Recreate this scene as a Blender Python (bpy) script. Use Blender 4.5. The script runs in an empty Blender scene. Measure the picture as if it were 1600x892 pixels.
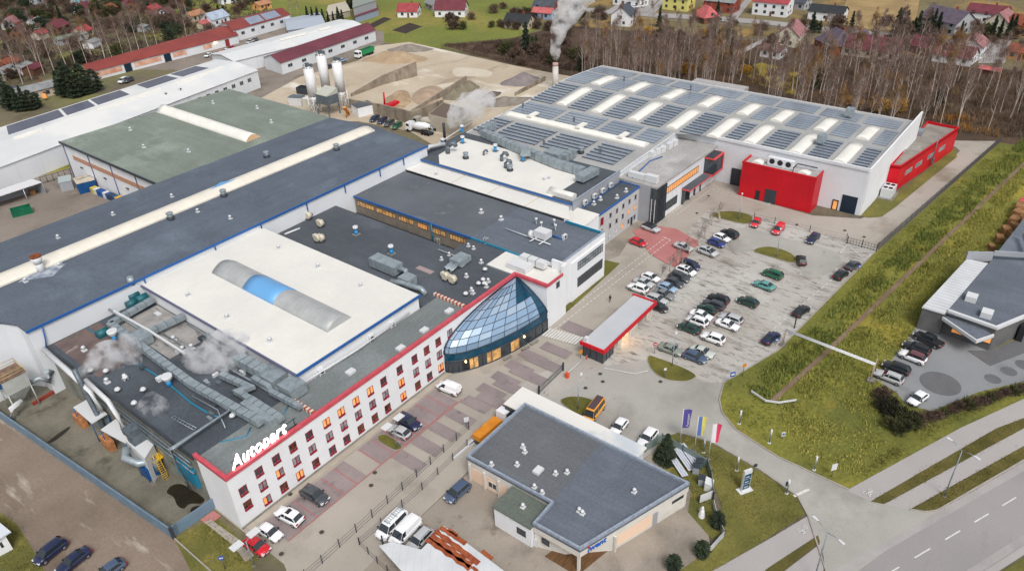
import bpy, bmesh, math, random
from mathutils import Vector, Matrix, noise
rnd = random.Random(7)
R = math.radians
scn = bpy.context.scene
COL = scn.collection

# ---------------------------------------------------------------- camera
F, DEP, ROL, YAW, CAMH = 1167.9, R(32.289), R(-2.2945), R(51.097), 84.0
_fw = Vector((math.sin(YAW) * math.cos(DEP), math.cos(YAW) * math.cos(DEP), -math.sin(DEP)))
_rt = Vector((math.cos(YAW), -math.sin(YAW), 0))
_up = _rt.cross(_fw)
_r2 = _rt * math.cos(ROL) + _up * math.sin(ROL)
_u2 = -_rt * math.sin(ROL) + _up * math.cos(ROL)
cd = bpy.data.cameras.new("camera")
cam = bpy.data.objects.new("camera", cd)
COL.objects.link(cam)
cam.matrix_world = Matrix((( _r2.x, _u2.x, -_fw.x, 0), (_r2.y, _u2.y, -_fw.y, 0), (_r2.z, _u2.z, -_fw.z, CAMH), (0, 0, 0, 1)))
cd.sensor_width = 36.0
cd.lens = F / 1600 * 36
cd.clip_start = 1.0
cd.clip_end = 6000
scn.camera = cam

def at(px, py, z=0.0):
    """Survey: the point at height z seen at photo position (px, py)."""
    v = _r2 * ((px - 800) / F) - _u2 * ((py - 446) / F) + _fw
    t = (z - CAMH) / v.z
    return Vector((v.x * t, v.y * t, z))
def at2(px, py, z=0.0):
    p = at(px, py, z); return (p.x, p.y)
def atY(px, py, Y):
    v = _r2 * ((px - 800) / F) - _u2 * ((py - 446) / F) + _fw
    t = Y / v.y
    return Vector((v.x * t, Y, CAMH + v.z * t))
def polypx(pts, z=0.0): return [at2(x, y, z) for x, y in pts]
def head(px, py, dx, dy):
    a = at(px, py); b = at(px + dx, py + dy)
    return math.atan2(b.y - a.y, b.x - a.x)

# ---------------------------------------------------------------- sky, sun, exposure
SUN_EL, SUN_AZ = R(52), R(215)          # azimuth clockwise from +Y
wd = bpy.data.worlds.new("World"); scn.world = wd; wd.use_nodes = True
nt = wd.node_tree; nt.nodes.clear()
sky = nt.nodes.new("ShaderNodeTexSky"); sky.sky_type = 'NISHITA'; sky.sun_disc = False
sky.sun_elevation = SUN_EL; sky.sun_rotation = SUN_AZ
sky.air_density = 1.0; sky.dust_density = 4.0; sky.ozone_density = 1.2
hs = nt.nodes.new("ShaderNodeHueSaturation"); hs.inputs['Saturation'].default_value = 0.3
bg = nt.nodes.new("ShaderNodeBackground"); bg.inputs[1].default_value = 0.118
wo = nt.nodes.new("ShaderNodeOutputWorld")
nt.links.new(sky.outputs[0], hs.inputs['Color']); nt.links.new(hs.outputs[0], bg.inputs[0]); nt.links.new(bg.outputs[0], wo.inputs[0])
sl = bpy.data.lights.new("sun", 'SUN'); sl.energy = 1.5; sl.angle = R(20); sl.color = (1.0, 0.965, 0.92)
so = bpy.data.objects.new("sun", sl); COL.objects.link(so)
_sd = Vector((math.sin(SUN_AZ) * math.cos(SUN_EL), math.cos(SUN_AZ) * math.cos(SUN_EL), math.sin(SUN_EL)))
so.rotation_euler = _sd.to_track_quat('Z', 'Y').to_euler()
so.location = (0, 0, 200)
vs = scn.view_settings
vs.view_transform = 'Standard'; vs.look = 'None'; vs.exposure = 0.35; vs.gamma = 1.0; vs.use_curve_mapping = False
scn.cycles.volume_step_rate = 2.0
scn.cycles.volume_max_steps = 128
scn.cycles.max_bounces = 10
scn.cycles.volume_bounces = 8
scn.cycles.transparent_max_bounces = 12

# ---------------------------------------------------------------- mesh builder
class MB:
    def __init__(s): s.v = []; s.f = []; s.m = []; s.smooth = set()
    def pt(s, p): s.v.append(tuple(p)); return len(s.v) - 1
    def face(s, pts, mi=0, sm=False):
        i = [s.pt(p) for p in pts]; s.f.append(i); s.m.append(mi)
        if sm: s.smooth.add(len(s.f) - 1)
        return s
    def fi(s, idx, mi=0, sm=False):
        s.f.append(list(idx)); s.m.append(mi)
        if sm: s.smooth.add(len(s.f) - 1)
    def prism(s, poly, z0, z1, mi=0, mt=None, bottom=True, top=True):
        n = len(poly); mt = mi if mt is None else mt
        za = z0 if callable(z0) else (lambda x, y: z0)
        zb = z1 if callable(z1) else (lambda x, y: z1)
        a = [s.pt((x, y, za(x, y))) for x, y in poly]; b = [s.pt((x, y, zb(x, y))) for x, y in poly]
        for i in range(n):
            j = (i + 1) % n; s.fi((a[i], a[j], b[j], b[i]), mi)
        if top: s.fi(b, mt)
        if bottom: s.fi(a[::-1], mi)
        return s
    def sheet(s, poly, z, mi=0):
        s.face([(x, y, z) for x, y in poly], mi); return s
    def box(s, x0, y0, z0, x1, y1, z1, mi=0, mt=None):
        return s.prism([(x0, y0), (x1, y0), (x1, y1), (x0, y1)], z0, z1, mi, mt)
    def obox(s, cx, cy, z0, lx, ly, lz, rot=0, mi=0, mt=None):
        c, n = math.cos(rot), math.sin(rot); q = []
        for a, b in ((-1, -1), (1, -1), (1, 1), (-1, 1)):
            x, y = a * lx / 2, b * ly / 2; q.append((cx + c * x - n * y, cy + n * x + c * y))
        return s.prism(q, z0, z0 + lz, mi, mt)
    def ring(s, c, ax, r, n, up=None, sq=None):
        ax = Vector(ax).normalized(); up = Vector(up) if up else (Vector((0, 0, 1)) if abs(ax.z) < .9 else Vector((1, 0, 0)))
        u = up.cross(ax).normalized(); w = ax.cross(u)
        out = []
        for k in range(n):
            t = 2 * math.pi * (k + .5) / n
            if sq:   # rectangle (half width, half height)
                sx, sy = [(1, -1), (1, 1), (-1, 1), (-1, -1)][k]
                p = Vector(c) + u * sx * sq[0] + w * sy * sq[1]
            else: p = Vector(c) + u * math.cos(t) * r + w * math.sin(t) * r
            out.append(s.pt(p))
        return out
    def tube(s, pts, r, n=8, mi=0, cap=True, sq=None, sm=True):
        pts = [Vector(p) for p in pts]; rs = r if isinstance(r, (list, tuple)) else [r] * len(pts)
        prev = None; first = None
        for i, p in enumerate(pts):
            d1 = (pts[i] - pts[i - 1]).normalized() if i else None
            d2 = (pts[i + 1] - pts[i]).normalized() if i < len(pts) - 1 else None
            ax = (d1 + d2) if d1 and d2 and (d1 + d2).length > 1e-4 else (d1 or d2)
            k = 1.0
            if d1 and d2:
                cs = max(.35, ax.normalized().dot(d1)); k = 1 / cs
            if sq:
                rg = s.ring(p, ax, 0, 4, sq=(sq[0] * (k if abs(ax.normalized().z) < .5 else 1), sq[1]))
            else: rg = s.ring(p, ax, rs[i], n)
            if prev:
                m = len(rg)
                for a in range(m):
                    b = (a + 1) % m; s.fi((prev[a], prev[b], rg[b], rg[a]), mi, sm and not sq)
            else: first = rg
            prev = rg
        if cap: s.fi(first[::-1], mi); s.fi(prev, mi)
        return s
    def cyl(s, cx, cy, z0, z1, r0, r1=None, n=12, mi=0, mt=None):
        r1 = r0 if r1 is None else r1
        a = [s.pt((cx + r0 * math.cos(2 * math.pi * k / n), cy + r0 * math.sin(2 * math.pi * k / n), z0)) for k in range(n)]
        b = [s.pt((cx + r1 * math.cos(2 * math.pi * k / n), cy + r1 * math.sin(2 * math.pi * k / n), z1)) for k in range(n)]
        for k in range(n): j = (k + 1) % n; s.fi((a[k], a[j], b[j], b[k]), mi, True)
        s.fi(b, mi if mt is None else mt); s.fi(a[::-1], mi)
        return s
    def loft(s, rows, mi=0, sm=False, close=False):
        idx = [[s.pt(p) for p in r] for r in rows]
        for i in range(len(idx) - 1):
            n = len(idx[i])
            for k in range(n if close else n - 1):
                j = (k + 1) % n; s.fi((idx[i][k], idx[i][j], idx[i + 1][j], idx[i + 1][k]), mi, sm)
        return idx
    def build(s, name, mats, parent=None, label=None, cat=None, group=None, kind=None, recalc=True):
        me = bpy.data.meshes.new(name)
        off = Vector((0, 0, 0))
        p = parent
        while p is not None: off += p.location; p = p.parent
        me.from_pydata([(x - off.x, y - off.y, z - off.z) for x, y, z in s.v], [], s.f)
        if not isinstance(mats, (list, tuple)): mats = [mats]
        for m in mats: me.materials.append(m)
        me.polygons.foreach_set("material_index", s.m)
        if s.smooth:
            for i in s.smooth: me.polygons[i].use_smooth = True
        if recalc:
            bm = bmesh.new(); bm.from_mesh(me); bmesh.ops.recalc_face_normals(bm, faces=bm.faces); bm.to_mesh(me); bm.free()
        me.update()
        o = bpy.data.objects.new(name, me); COL.objects.link(o)
        if parent: o.parent = parent
        tag(o, label, cat, group, kind)
        return o

def tag(o, label=None, cat=None, group=None, kind=None):
    if label: o["label"] = label
    if cat: o["category"] = cat
    if group: o["group"] = group
    if kind: o["kind"] = kind
    return o
def thing(name, label, cat, loc=(0, 0, 0), group=None, rot=0):
    o = bpy.data.objects.new(name, None); COL.objects.link(o)
    o.location = loc; o.rotation_euler = (0, 0, rot); o.empty_display_size = .5
    return tag(o, label, cat, group)
def kids(o): return list(o.children)
def dup(root, loc, rot=0, label=None, group=None, scale=None):
    r = root.copy(); COL.objects.link(r); r.location = loc; r.rotation_euler = (0, 0, rot)
    if scale: r.scale = scale
    if label: r["label"] = label
    if group: r["group"] = group
    for ch in kids(root):
        c = ch.copy(); COL.objects.link(c); c.parent = r
        for g in kids(ch):
            d = g.copy(); COL.objects.link(d); d.parent = c
    return r

# ---------------------------------------------------------------- materials
def lin(c):
    return tuple(((x / 255) / 12.92 if x / 255 <= .04045 else ((x / 255 + .055) / 1.055) ** 2.4) for x in c)
def C(r, g, b, k=.8): return tuple(x * k for x in lin((r, g, b))) + (1,)
_mats = {}
def M(name, c1, c2=None, rough=.8, scale=.3, detail=5, lo=.35, hi=.65, fine=0, fscale=4, metal=0, spec=.4, bump=0, bscale=3,
      emit=0, ecol=None, stretch=None, patch=None, patch2=None, obj=False, brick=None, coat=0, alpha=None):
    if name in _mats: return _mats[name]
    m = bpy.data.materials.new(name); m.use_nodes = True; _mats[name] = m
    t = m.node_tree; N = t.nodes; L = t.links
    b = N["Principled BSDF"]
    b.inputs['Roughness'].default_value = rough; b.inputs['Metallic'].default_value = metal
    b.inputs['Specular IOR Level'].default_value = spec
    if coat: b.inputs['Coat Weight'].default_value = coat; b.inputs['Coat Roughness'].default_value = .08
    if len(c1) == 3: c1 = tuple(c1) + (1,)
    b.inputs['Base Color'].default_value = c1
    def pos(st=None):
        if obj: g = N.new("ShaderNodeTexCoord").outputs['Object']
        else: g = N.new("ShaderNodeNewGeometry").outputs['Position']
        if st:
            mp = N.new("ShaderNodeMapping"); L.new(g, mp.inputs[0]); mp.inputs['Scale'].default_value = st[:3]
            if len(st) > 3: mp.inputs['Rotation'].default_value = (0, 0, st[3])
            return mp.outputs[0]
        return g
    def nz(sc, dt=5, st=None, lo_=.35, hi_=.65, ro=.55):
        n = N.new("ShaderNodeTexNoise"); n.inputs['Scale'].default_value = sc; n.inputs['Detail'].default_value = dt; n.inputs['Roughness'].default_value = ro
        L.new(pos(st), n.inputs['Vector'])
        mr = N.new("ShaderNodeMapRange"); mr.inputs[1].default_value = lo_; mr.inputs[2].default_value = hi_; L.new(n.outputs['Fac'], mr.inputs[0])
        return mr.outputs[0]
    def mix(fac, a, bb, mode='MIX'):
        x = N.new("ShaderNodeMix"); x.data_type = 'RGBA'; x.blend_type = mode
        if isinstance(fac, float): x.inputs[0].default_value = fac
        else: L.new(fac, x.inputs[0])
        for sock, val in ((x.inputs[6], a), (x.inputs[7], bb)):
            if isinstance(val, tuple): sock.default_value = val if len(val) == 4 else val + (1,)
            else: L.new(val, sock)
        return x.outputs[2]
    col = c1
    if c2: col = mix(nz(scale, detail, stretch, lo, hi), c1, c2)
    if brick:      # (width, row height, mortar, mortar colour, rotation, tint)
        bt = N.new("ShaderNodeTexBrick"); L.new(pos((1, 1, 1, brick[4])), bt.inputs['Vector'])
        bt.inputs['Scale'].default_value = 1; bt.inputs['Brick Width'].default_value = brick[0]; bt.inputs['Row Height'].default_value = brick[1]
        bt.inputs['Mortar Size'].default_value = brick[2]; bt.inputs['Mortar Smooth'].default_value = .3
        bt.inputs['Color1'].default_value = (1, 1, 1, 1); bt.inputs['Color2'].default_value = (brick[5],) * 3 + (1,); bt.inputs['Mortar'].default_value = tuple(brick[3]) + (1,)
        col = mix(1.0, col, bt.outputs['Color'], 'MULTIPLY')
    for pp in (patch, patch2):
        if pp: col = mix(nz(pp[1], 6, pp[4] if len(pp) > 4 else None, pp[2], pp[3], .62), col, pp[0])
    if fine:
        n = nz(fscale, 4, None, .25, .75, .7)
        mr = N.new("ShaderNodeMapRange"); mr.inputs[3].default_value = 1 - fine; mr.inputs[4].default_value = 1 + fine; L.new(n, mr.inputs[0])
        vm = N.new("ShaderNodeVectorMath"); vm.operation = 'SCALE'; 
        if isinstance(col, tuple): vm.inputs[0].default_value = col[:3]
        else: L.new(col, vm.inputs[0])
        L.new(mr.outputs[0], vm.inputs['Scale']); col = vm.outputs[0]
    if not isinstance(col, tuple): L.new(col, b.inputs['Base Color'])
    if bump:
        n = N.new("ShaderNodeTexNoise"); n.inputs['Scale'].default_value = bscale; n.inputs['Detail'].default_value = 5; L.new(pos(), n.inputs['Vector'])
        bp = N.new("ShaderNodeBump"); bp.inputs['Strength'].default_value = min(1, bump); bp.inputs['Distance'].default_value = .3; L.new(n.outputs['Fac'], bp.inputs['Height']); L.new(bp.outputs[0], b.inputs['Normal'])
    if emit:
        b.inputs['Emission Color'].default_value = (ecol or c1); b.inputs['Emission Strength'].default_value = emit
    return m

felt = lambda n, c, rot, c2=None: M(n, c, c2 or tuple(x * .82 for x in c[:3]) + (1,), rough=.85, scale=.12, detail=6, lo=.3, hi=.7, fine=.22, fscale=2.5,
     brick=(9, 1.05, .035, (.76, .76, .77), rot, .9), patch=(tuple(x * 1.4 for x in c[:3]) + (1,), .07, .54, .78), patch2=(tuple(x * .68 for x in c[:3]) + (1,), .16, .56, .74, (1, .45, 1)), bump=.15, bscale=6)
m_slate = felt("slate_felt", C(88, 97, 109, 1.08), 0)
m_slate_b = felt("slate_felt_cross", C(92, 99, 109, 1.2), R(90))
m_darkfelt = felt("dark_felt", C(78, 83, 90, 1.05), R(90))
m_greyfelt = felt("grey_felt", C(110, 116, 116, 1.2), 0)
m_greenfelt = felt("green_felt", C(115, 124, 115, 1.2), R(90))
m_palegrey = felt("pale_grey_felt", C(162, 160, 158, 1.1), 0)
m_membrane = M("white_membrane", C(232, 230, 223, .86), C(224, 222, 216, .86), rough=.6, scale=.12, brick=(60, 1.6, .03, (.93, .93, .93), 0, .985), patch=(C(212, 208, 200), .5, .7, .9, (1, .25, 1)), fine=.04, fscale=1.5)
m_white = M("white_render", C(236, 238, 241, .88), C(228, 230, 233, .88), rough=.7, scale=.2, patch=(C(192, 192, 188), .6, .63, .9, (1, 1, .12)), fine=.02)
m_white2 = M("white_cladding", C(230, 233, 237, .86), C(218, 222, 227, .86), rough=.55, scale=.1, brick=(1.15, 60, .02, (.9, .9, .9), R(90), .99), patch=(C(196, 198, 198), .45, .62, .9, (1, 1, .12)), fine=.02)
m_cream = M("cream_strip", C(240, 234, 220, .85), C(228, 222, 208, .85), rough=.55, scale=.3, brick=(1.2, 60, .03, (.9, .9, .9), 0, .96))
m_greyclad = M("grey_cladding", C(170, 174, 180), C(160, 164, 170), rough=.5, scale=.2)
m_dgrey = M("dark_grey_metal", C(64, 70, 78), C(54, 60, 68), rough=.5, scale=.5)
m_black = M("black", (.02, .022, .025), rough=.5)
m_red = M("red_cladding", C(208, 14, 34, .9), C(188, 10, 30, .9), rough=.5, scale=.12, brick=(1.15, 60, .025, (.72, .7, .7), R(90), .97), patch=(C(170, 20, 36), .5, .6, .9, (1, 1, .15)), fine=.05, fscale=1.5)
m_redtrim = M("red_trim", C(214, 92, 104), C(200, 78, 90), rough=.5, scale=.8)
m_winred = M("window_red", C(150, 18, 44), rough=.5)
m_bluetrim = M("blue_trim", C(40, 98, 168), rough=.45)
m_tealtrim = M("teal_trim", C(36, 132, 165), rough=.45)
m_paleblue = M("pale_blue_flashing", C(164, 174, 188), C(138, 150, 168), rough=.5, scale=2)
m_gal = M("galvanised_duct", C(176, 187, 192), C(150, 163, 170), rough=.42, scale=1.2, metal=.35, fine=.06, fscale=6)
m_gal2 = M("galvanised_dark", C(120, 132, 140), C(100, 110, 118), rough=.45, scale=1.5, metal=.3)
m_pipe = M("pipe_white", C(222, 224, 226), rough=.4)
m_bluevent = M("blue_vent", C(48, 150, 216), rough=.4)
m_bluemetal = M("blue_metal", C(24, 88, 150), C(18, 72, 128), rough=.45, scale=.8)
m_skylight = M("skylight_acrylic", C(240, 238, 230, .88), C(230, 228, 219, .88), rough=.35, scale=.4)
m_glass = M("window_glass", (.035, .045, .055), rough=.08, spec=.8)
m_glasspale = M("window_blind", C(160, 168, 172), C(120, 130, 138), rough=.2, scale=.9, lo=.45, hi=.55, spec=.8)
m_lit = M("lit_window", (.62, .24, .06, 1), (.8, .46, .2, 1), rough=.3, scale=1.7, emit=.32, ecol=(1, .34, .06, 1))
m_litsoft = M("lit_interior", (.7, .42, .15, 1), (.25, .16, .08, 1), rough=.3, scale=.8, lo=.4, hi=.6, emit=.12, ecol=(1, .45, .15, 1))
m_sign = M("lit_sign", (1, .98, .95, 1), emit=3, ecol=(1, .9, .8, 1))
m_lampglow = M("lamp_glow", (1, .7, .3, 1), emit=9, ecol=(1, .62, .25, 1))
m_warm = M("warm_lit_wall", C(246, 214, 188), rough=.7)
m_conc = M("concrete", C(150, 146, 138), C(122, 118, 110), rough=.9, scale=.4, fine=.12, patch=(C(92, 88, 80), .5, .6, .8))
m_rust = M("rust", C(150, 84, 48), C(112, 58, 34), rough=.85, scale=1.5)
m_orange = M("orange_paint", C(232, 150, 40), C(210, 130, 35), rough=.5, scale=.8)
m_yellow = M("yellow_paint", C(225, 180, 40), rough=.5)
m_wood = M("wood", C(176, 132, 90), C(140, 100, 64), rough=.8, scale=2)
m_greenp = M("green_paint", C(20, 120, 84), C(16, 98, 70), rough=.5, scale=.6)
m_line = M("road_paint", C(226, 226, 222, .85), C(205, 204, 200, .85), rough=.7, scale=2)
# ---------------------------------------------------------------- ground, roads, markings
g_field = M("field_ground", C(122, 112, 88), C(104, 96, 84), rough=1, scale=.02, lo=.4, hi=.6, fine=.3, fscale=.8, patch=(C(126, 126, 76), .012, .5, .62), patch2=(C(78, 70, 64), .05, .55, .72))
g_drive = M("beige_pavers", C(182, 174, 163), C(168, 160, 150), rough=.9, scale=.08, fine=.1, fscale=5, patch=(C(146, 138, 128), .11, .54, .75), patch2=(C(104, 96, 86), .9, .7, .82, (.6, 1, 1)))
g_lot = M("parking_pavers", C(196, 193, 187), C(176, 171, 163), rough=.9, scale=.06, fine=.16, fscale=3, patch=(C(124, 117, 109), .5, .52, .72, (1.1, .3, 1)), patch2=(C(88, 82, 76), 1.5, .55, .72, (1, .28, 1)))
g_asph = M("service_asphalt", C(180, 177, 170), C(166, 163, 157), rough=.9, scale=.09, fine=.1, fscale=5, patch=(C(146, 142, 136), .06, .53, .7), patch2=(C(140, 134, 126), .5, .63, .8, (.5, 1, 1)))
g_apron = M("speckled_pavers", C(190, 186, 178), C(174, 168, 160), rough=.9, scale=.1, fine=.1, patch=(C(90, 80, 72), 1.3, .62, .74, (.5, 1, 1)))
g_road = M("main_road_asphalt", C(163, 158, 157), C(150, 146, 145), rough=.9, scale=.05, fine=.09, fscale=6, patch=(C(138, 134, 133), .22, .6, .8, (.25, 1.2, 1, R(28))), patch2=(C(176, 171, 169), .12, .58, .78, (.2, 1, 1, R(28))))
g_path = M("path_asphalt", C(180, 175, 173), C(172, 167, 165), rough=.9, scale=.08, fine=.06, fscale=5)
g_mauve = M("mauve_pavers", C(156, 143, 142), C(140, 128, 128), rough=.9, scale=.15, fine=.14, fscale=5, patch=(C(102, 95, 95), .35, .57, .75))
g_redpav = M("red_pavers", C(190, 128, 124), C(176, 112, 110), rough=.9, scale=.2, fine=.1)
g_redline = M("red_line", C(180, 112, 112), C(164, 116, 114), rough=.9, scale=1.5)
g_dirt = M("dirt_track", C(146, 130, 116), C(126, 112, 98), rough=1, scale=.09, fine=.18, fscale=2.5, patch=(C(92, 80, 68), .07, .54, .72, (1.8, .5, 1)), patch2=(C(190, 180, 166), .25, .58, .74, (1.8, .35, 1)))
g_yard = M("stained_concrete", C(134, 130, 116), C(110, 106, 94), rough=.95, scale=.2, fine=.18, fscale=3, patch=(C(76, 72, 60), .25, .55, .72), patch2=(C(160, 150, 138), .4, .64, .8))
g_wet = M("wet_stain", C(48, 42, 28), C(36, 32, 24), rough=.35, scale=.6)
g_apr2 = M("yard_pavers", C(170, 160, 148), C(156, 146, 134), rough=.95, scale=.1, fine=.14, fscale=4, patch=(C(96, 84, 64), .22, .6, .74), patch2=(C(132, 124, 114), .09, .5, .66))
g_sand = M("sand_yard", C(206, 193, 172), C(186, 170, 148), rough=1, scale=.035, fine=.12, fscale=1.2, patch=(C(164, 148, 128), .09, .53, .68, (.35, 1, 1, R(35))), patch2=(C(230, 223, 210), .07, .57, .7, (1, .4, 1)))
g_gravel = M("gravel_yard", C(150, 140, 130), C(130, 120, 110), rough=1, scale=.07, fine=.2, fscale=2, patch=(C(104, 94, 80), .12, .55, .72), patch2=(C(176, 166, 156), .1, .62, .76))
g_grass = M("lawn_grass", C(130, 124, 62, .75), C(104, 104, 50, .72), rough=1, scale=.12, fine=.3, fscale=3, patch=(C(168, 150, 84, .8), .35, .58, .76), bump=.4, bscale=5)
g_mead = M("meadow_grass", C(134, 132, 56, .75), C(106, 110, 48, .73), rough=1, scale=.05, lo=.38, hi=.62, fine=.38, fscale=1.6, patch=(C(176, 156, 62, .8), .04, .54, .72), patch2=(C(82, 84, 42, .7), .3, .6, .78), bump=.6, bscale=1.5)
g_far = M("far_meadow", C(136, 142, 62, .7), C(118, 126, 58, .7), rough=1, scale=.03, fine=.25, fscale=.6, patch=(C(160, 146, 76, .7), .02, .52, .66), patch2=(C(96, 98, 56, .7), .09, .6, .78))
g_wood = M("leaf_litter", C(98, 78, 62, .75), C(76, 62, 50, .75), rough=1, scale=.08, fine=.4, fscale=1.5, patch=(C(132, 94, 40, .7), .06, .58, .72), patch2=(C(52, 50, 34, .6), .12, .55, .7))
g_allot = M("allotment_ground", C(106, 98, 70, .75), C(80, 72, 58, .75), rough=1, scale=.04, lo=.42, hi=.58, fine=.35, fscale=.7, patch=(C(128, 128, 66, .75), .035, .55, .63), patch2=(C(70, 56, 50, .75), .07, .58, .7))
g_soil = M("tilled_soil", C(66, 56, 50), C(56, 47, 42), rough=1, scale=.3)
g_ditch = M("ditch_mud", C(142, 120, 100, .8), C(116, 94, 76, .8), rough=.9, scale=.25, patch=(C(150, 140, 128), .3, .62, .75))
g_kerb = M("kerb_stone", C(178, 172, 162), C(160, 154, 146), rough=.9, scale=.6)
g_puddle = M("pale_puddle", C(224, 212, 188), C(212, 198, 172), rough=.25, scale=.2)
g_pond = M("grey_pavers", C(150, 152, 154), C(140, 142, 145), rough=.9, scale=.1, fine=.1, patch=(C(126, 128, 131), .12, .55, .7))
g_darkpave = M("dark_pavers", C(112, 112, 114), C(104, 104, 106), rough=.9, scale=.4, fine=.15)

_z = [0.0]
def ground(name, poly, m, px=True, dz=.0016, kerb=0):
    _z[0] += dz
    p = polypx(poly) if px else poly
    mb = MB()
    mb.sheet(p, _z[0]) if not kerb else mb.prism(p, 0, _z[0] + kerb)
    return mb.build(name, m, kind='structure', recalc=bool(kerb))
def smoothpoly(p, n=2):
    for _ in range(n):
        q = []
        for i in range(len(p)):
            a, b = p[i], p[(i + 1) % len(p)]
            q += [(a[0] * .75 + b[0] * .25, a[1] * .75 + b[1] * .25), (a[0] * .25 + b[0] * .75, a[1] * .25 + b[1] * .75)]
        p = q
    return p
mb = MB(); mb.sheet([(-700, -700), (1500, -700), (1500, 1500), (-700, 1500)], 0); mb.build("ground", g_field, kind='structure', recalc=False)
# far zones
ground("allotment_gardens", [(-900, 160), (0, 150), (150, 95), (330, 52), (420, 25), (480, -60), (-1400, -60)], g_allot)
ground("back_meadow", [(590, 66), (640, 70), (700, 78), (790, 72), (842, 44), (880, 20), (870, 8), (1000, -20), (640, -60), (380, -40), (260, 20), (420, 24), (470, 50), (560, 40)], g_far)
ground("roadside_gardens", [(870, 8), (830, 40), (900, 45), (1200, 60), (1700, 120), (1900, 60), (1500, -70), (1000, -70)], M("garden_ground", C(134, 122, 86, .75), C(106, 96, 72, .75), rough=1, scale=.03, fine=.3, fscale=.8, patch=(C(160, 132, 76, .75), .03, .52, .62), patch2=(C(84, 74, 60, .7), .08, .58, .7)))
ground("woodland_floor", [(690, 70), (800, 60), (880, 40), (1200, 66), (1420, 90), (1750, 130), (1720, 250), (1600, 248), (1555, 222), (1470, 230), (1400, 220), (940, 150), (900, 122), (840, 112), (740, 86)], g_wood)
ground("meadow_strip", [(1180, 130), (1150, 110), (1190, 98), (1270, 120), (1240, 150)], M("yellow_grass", C(168, 146, 52, .75), C(140, 124, 50, .7), rough=1, scale=.1, fine=.35, fscale=1.2))
ground("gravel_yard", [(-60, 330), (-60, 260), (60, 245), (110, 222), (400, 112), (150, 108), (360, 30), (470, 28), (600, 50), (600, 68), (400, 165), (300, 210), (240, 300), (140, 360), (-60, 440)], g_gravel)
ground("grass_verge", [(-60, 262), (40, 246), (104, 228), (112, 262), (60, 276), (-60, 306)], g_mead)
ground("sand_yard", [(396, 160), (470, 120), (560, 95), (588, 72), (640, 66), (700, 80), (790, 100), (850, 112), (905, 122), (925, 135), (860, 190), (800, 215), (690, 235), (640, 205), (560, 190), (500, 190), (440, 190)], g_sand)
for poly in ([(705, 110), (716, 105), (740, 107), (765, 110), (772, 117), (758, 122), (735, 119), (712, 121)], [(676, 135), (700, 130), (718, 128), (700, 136), (684, 140)], [(770, 150), (790, 144), (832, 122), (850, 124), (820, 150), (790, 158)]):
    ground("puddle", smoothpoly(poly), g_puddle)
ground("soil_bed", [(570, 42), (600, 27), (612, 30), (582, 45)], g_soil)
ground("soil_bed", [(612, 48), (640, 36), (660, 42), (634, 53)], g_soil)
# right hand field and lots
ground("meadow", [(1118, 640), (1130, 598), (1215, 548), (1372, 391), (1562, 223), (1640, 235), (1760, 180), (2000, 500), (1700, 600), (1600, 640), (1330, 770), (1222, 718), (1150, 668)], g_mead)
ground("storage_yard", [(1560, 395), (1580, 360), (1640, 330), (1760, 330), (1760, 470), (1600, 470)], g_gravel)
ground("right_car_park", [(1430, 512), (1480, 500), (1560, 560), (1680, 500), (1760, 560), (1600, 596), (1530, 612), (1455, 642), (1416, 632), (1400, 612), (1364, 590), (1398, 556)], g_pond)
for c, r in (((1469, 599), 3.2), ((1551, 592), 1.3), ((1576, 580), 1.3), ((1600, 570), 1.4)):
    p = at(*c); ground("dark_paving_circle", [(p.x + r * math.cos(k * .2618), p.y + r * math.sin(k * .2618)) for k in range(24)], g_darkpave, px=False)
# pavings round the factory
ground("concrete_yard", [(24.7, 82.9), (31, 82.9), (31, 128), (29.6, 131), (28, 175), (18.2, 180), (21.6, 131)], g_yard, px=False)
for poly in ([(258, 770), (268, 757), (285, 755), (300, 765), (322, 779), (316, 787), (295, 786), (288, 796), (276, 790), (272, 775)], [(296, 796), (306, 789), (322, 792), (312, 802), (302, 808)], [(70, 693), (98, 672), (112, 664), (106, 674), (82, 692)]):
    ground("wet_stain", smoothpoly(poly), g_wet)
ground("dirt_track", [(24.5, 82.6), (21.3, 131.5), (18, 180), (-30, 190), (-30, 20), (30, 20), (30, 56), (26.5, 70)], g_dirt, px=False)
ground("grass_verge", [(-60, 770), (0, 800), (26, 818), (44, 846), (58, 870), (70, 892), (80, 930), (-100, 960)], g_grass)
ground("grass_verge", [(272, 841), (336, 805), (372, 838), (404, 872), (360, 960), (300, 895)], g_grass)
ground("driveway", [(30.8, 83.2), (30.8, 66), (27, 56.5), (60, 56.8), (98, 57.2), (98, 53), (114, 53), (114, 58.5), (178, 58.5), (178, 62), (176, 80), (125, 80), (96, 76)], g_drive, px=False)
ground("apron", [(30, 56.6), (58, 56.6), (71, 56.6), (88, 56.6), (92, 58), (92, 48), (71, 24), (50, 12), (26, 20), (26, 50)], g_apr2, px=False)
ground("parking_lot", [(1010, 470), (1030, 425), (1058, 388), (1082, 352), (1106, 330), (1140, 328), (1205, 343), (1371, 389), (1216, 547), (1131, 598), (1095, 597), (1010, 562), (955, 577), (905, 548)], g_lot)
ground("hall_forecourt", [(1112, 287), (1150, 304), (1270, 337), (1345, 342), (1400, 318), (1480, 255), (1500, 236), (1480, 220), (1556, 221), (1371, 389.5), (1205, 344), (1140, 327), (1106, 329), (1070, 350), (1046, 340)], M("forecourt_pavers", C(182, 174, 164), C(170, 162, 152), rough=.9, scale=.07, fine=.09, fscale=4, patch=(C(134, 122, 104), .06, .56, .74)))
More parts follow.
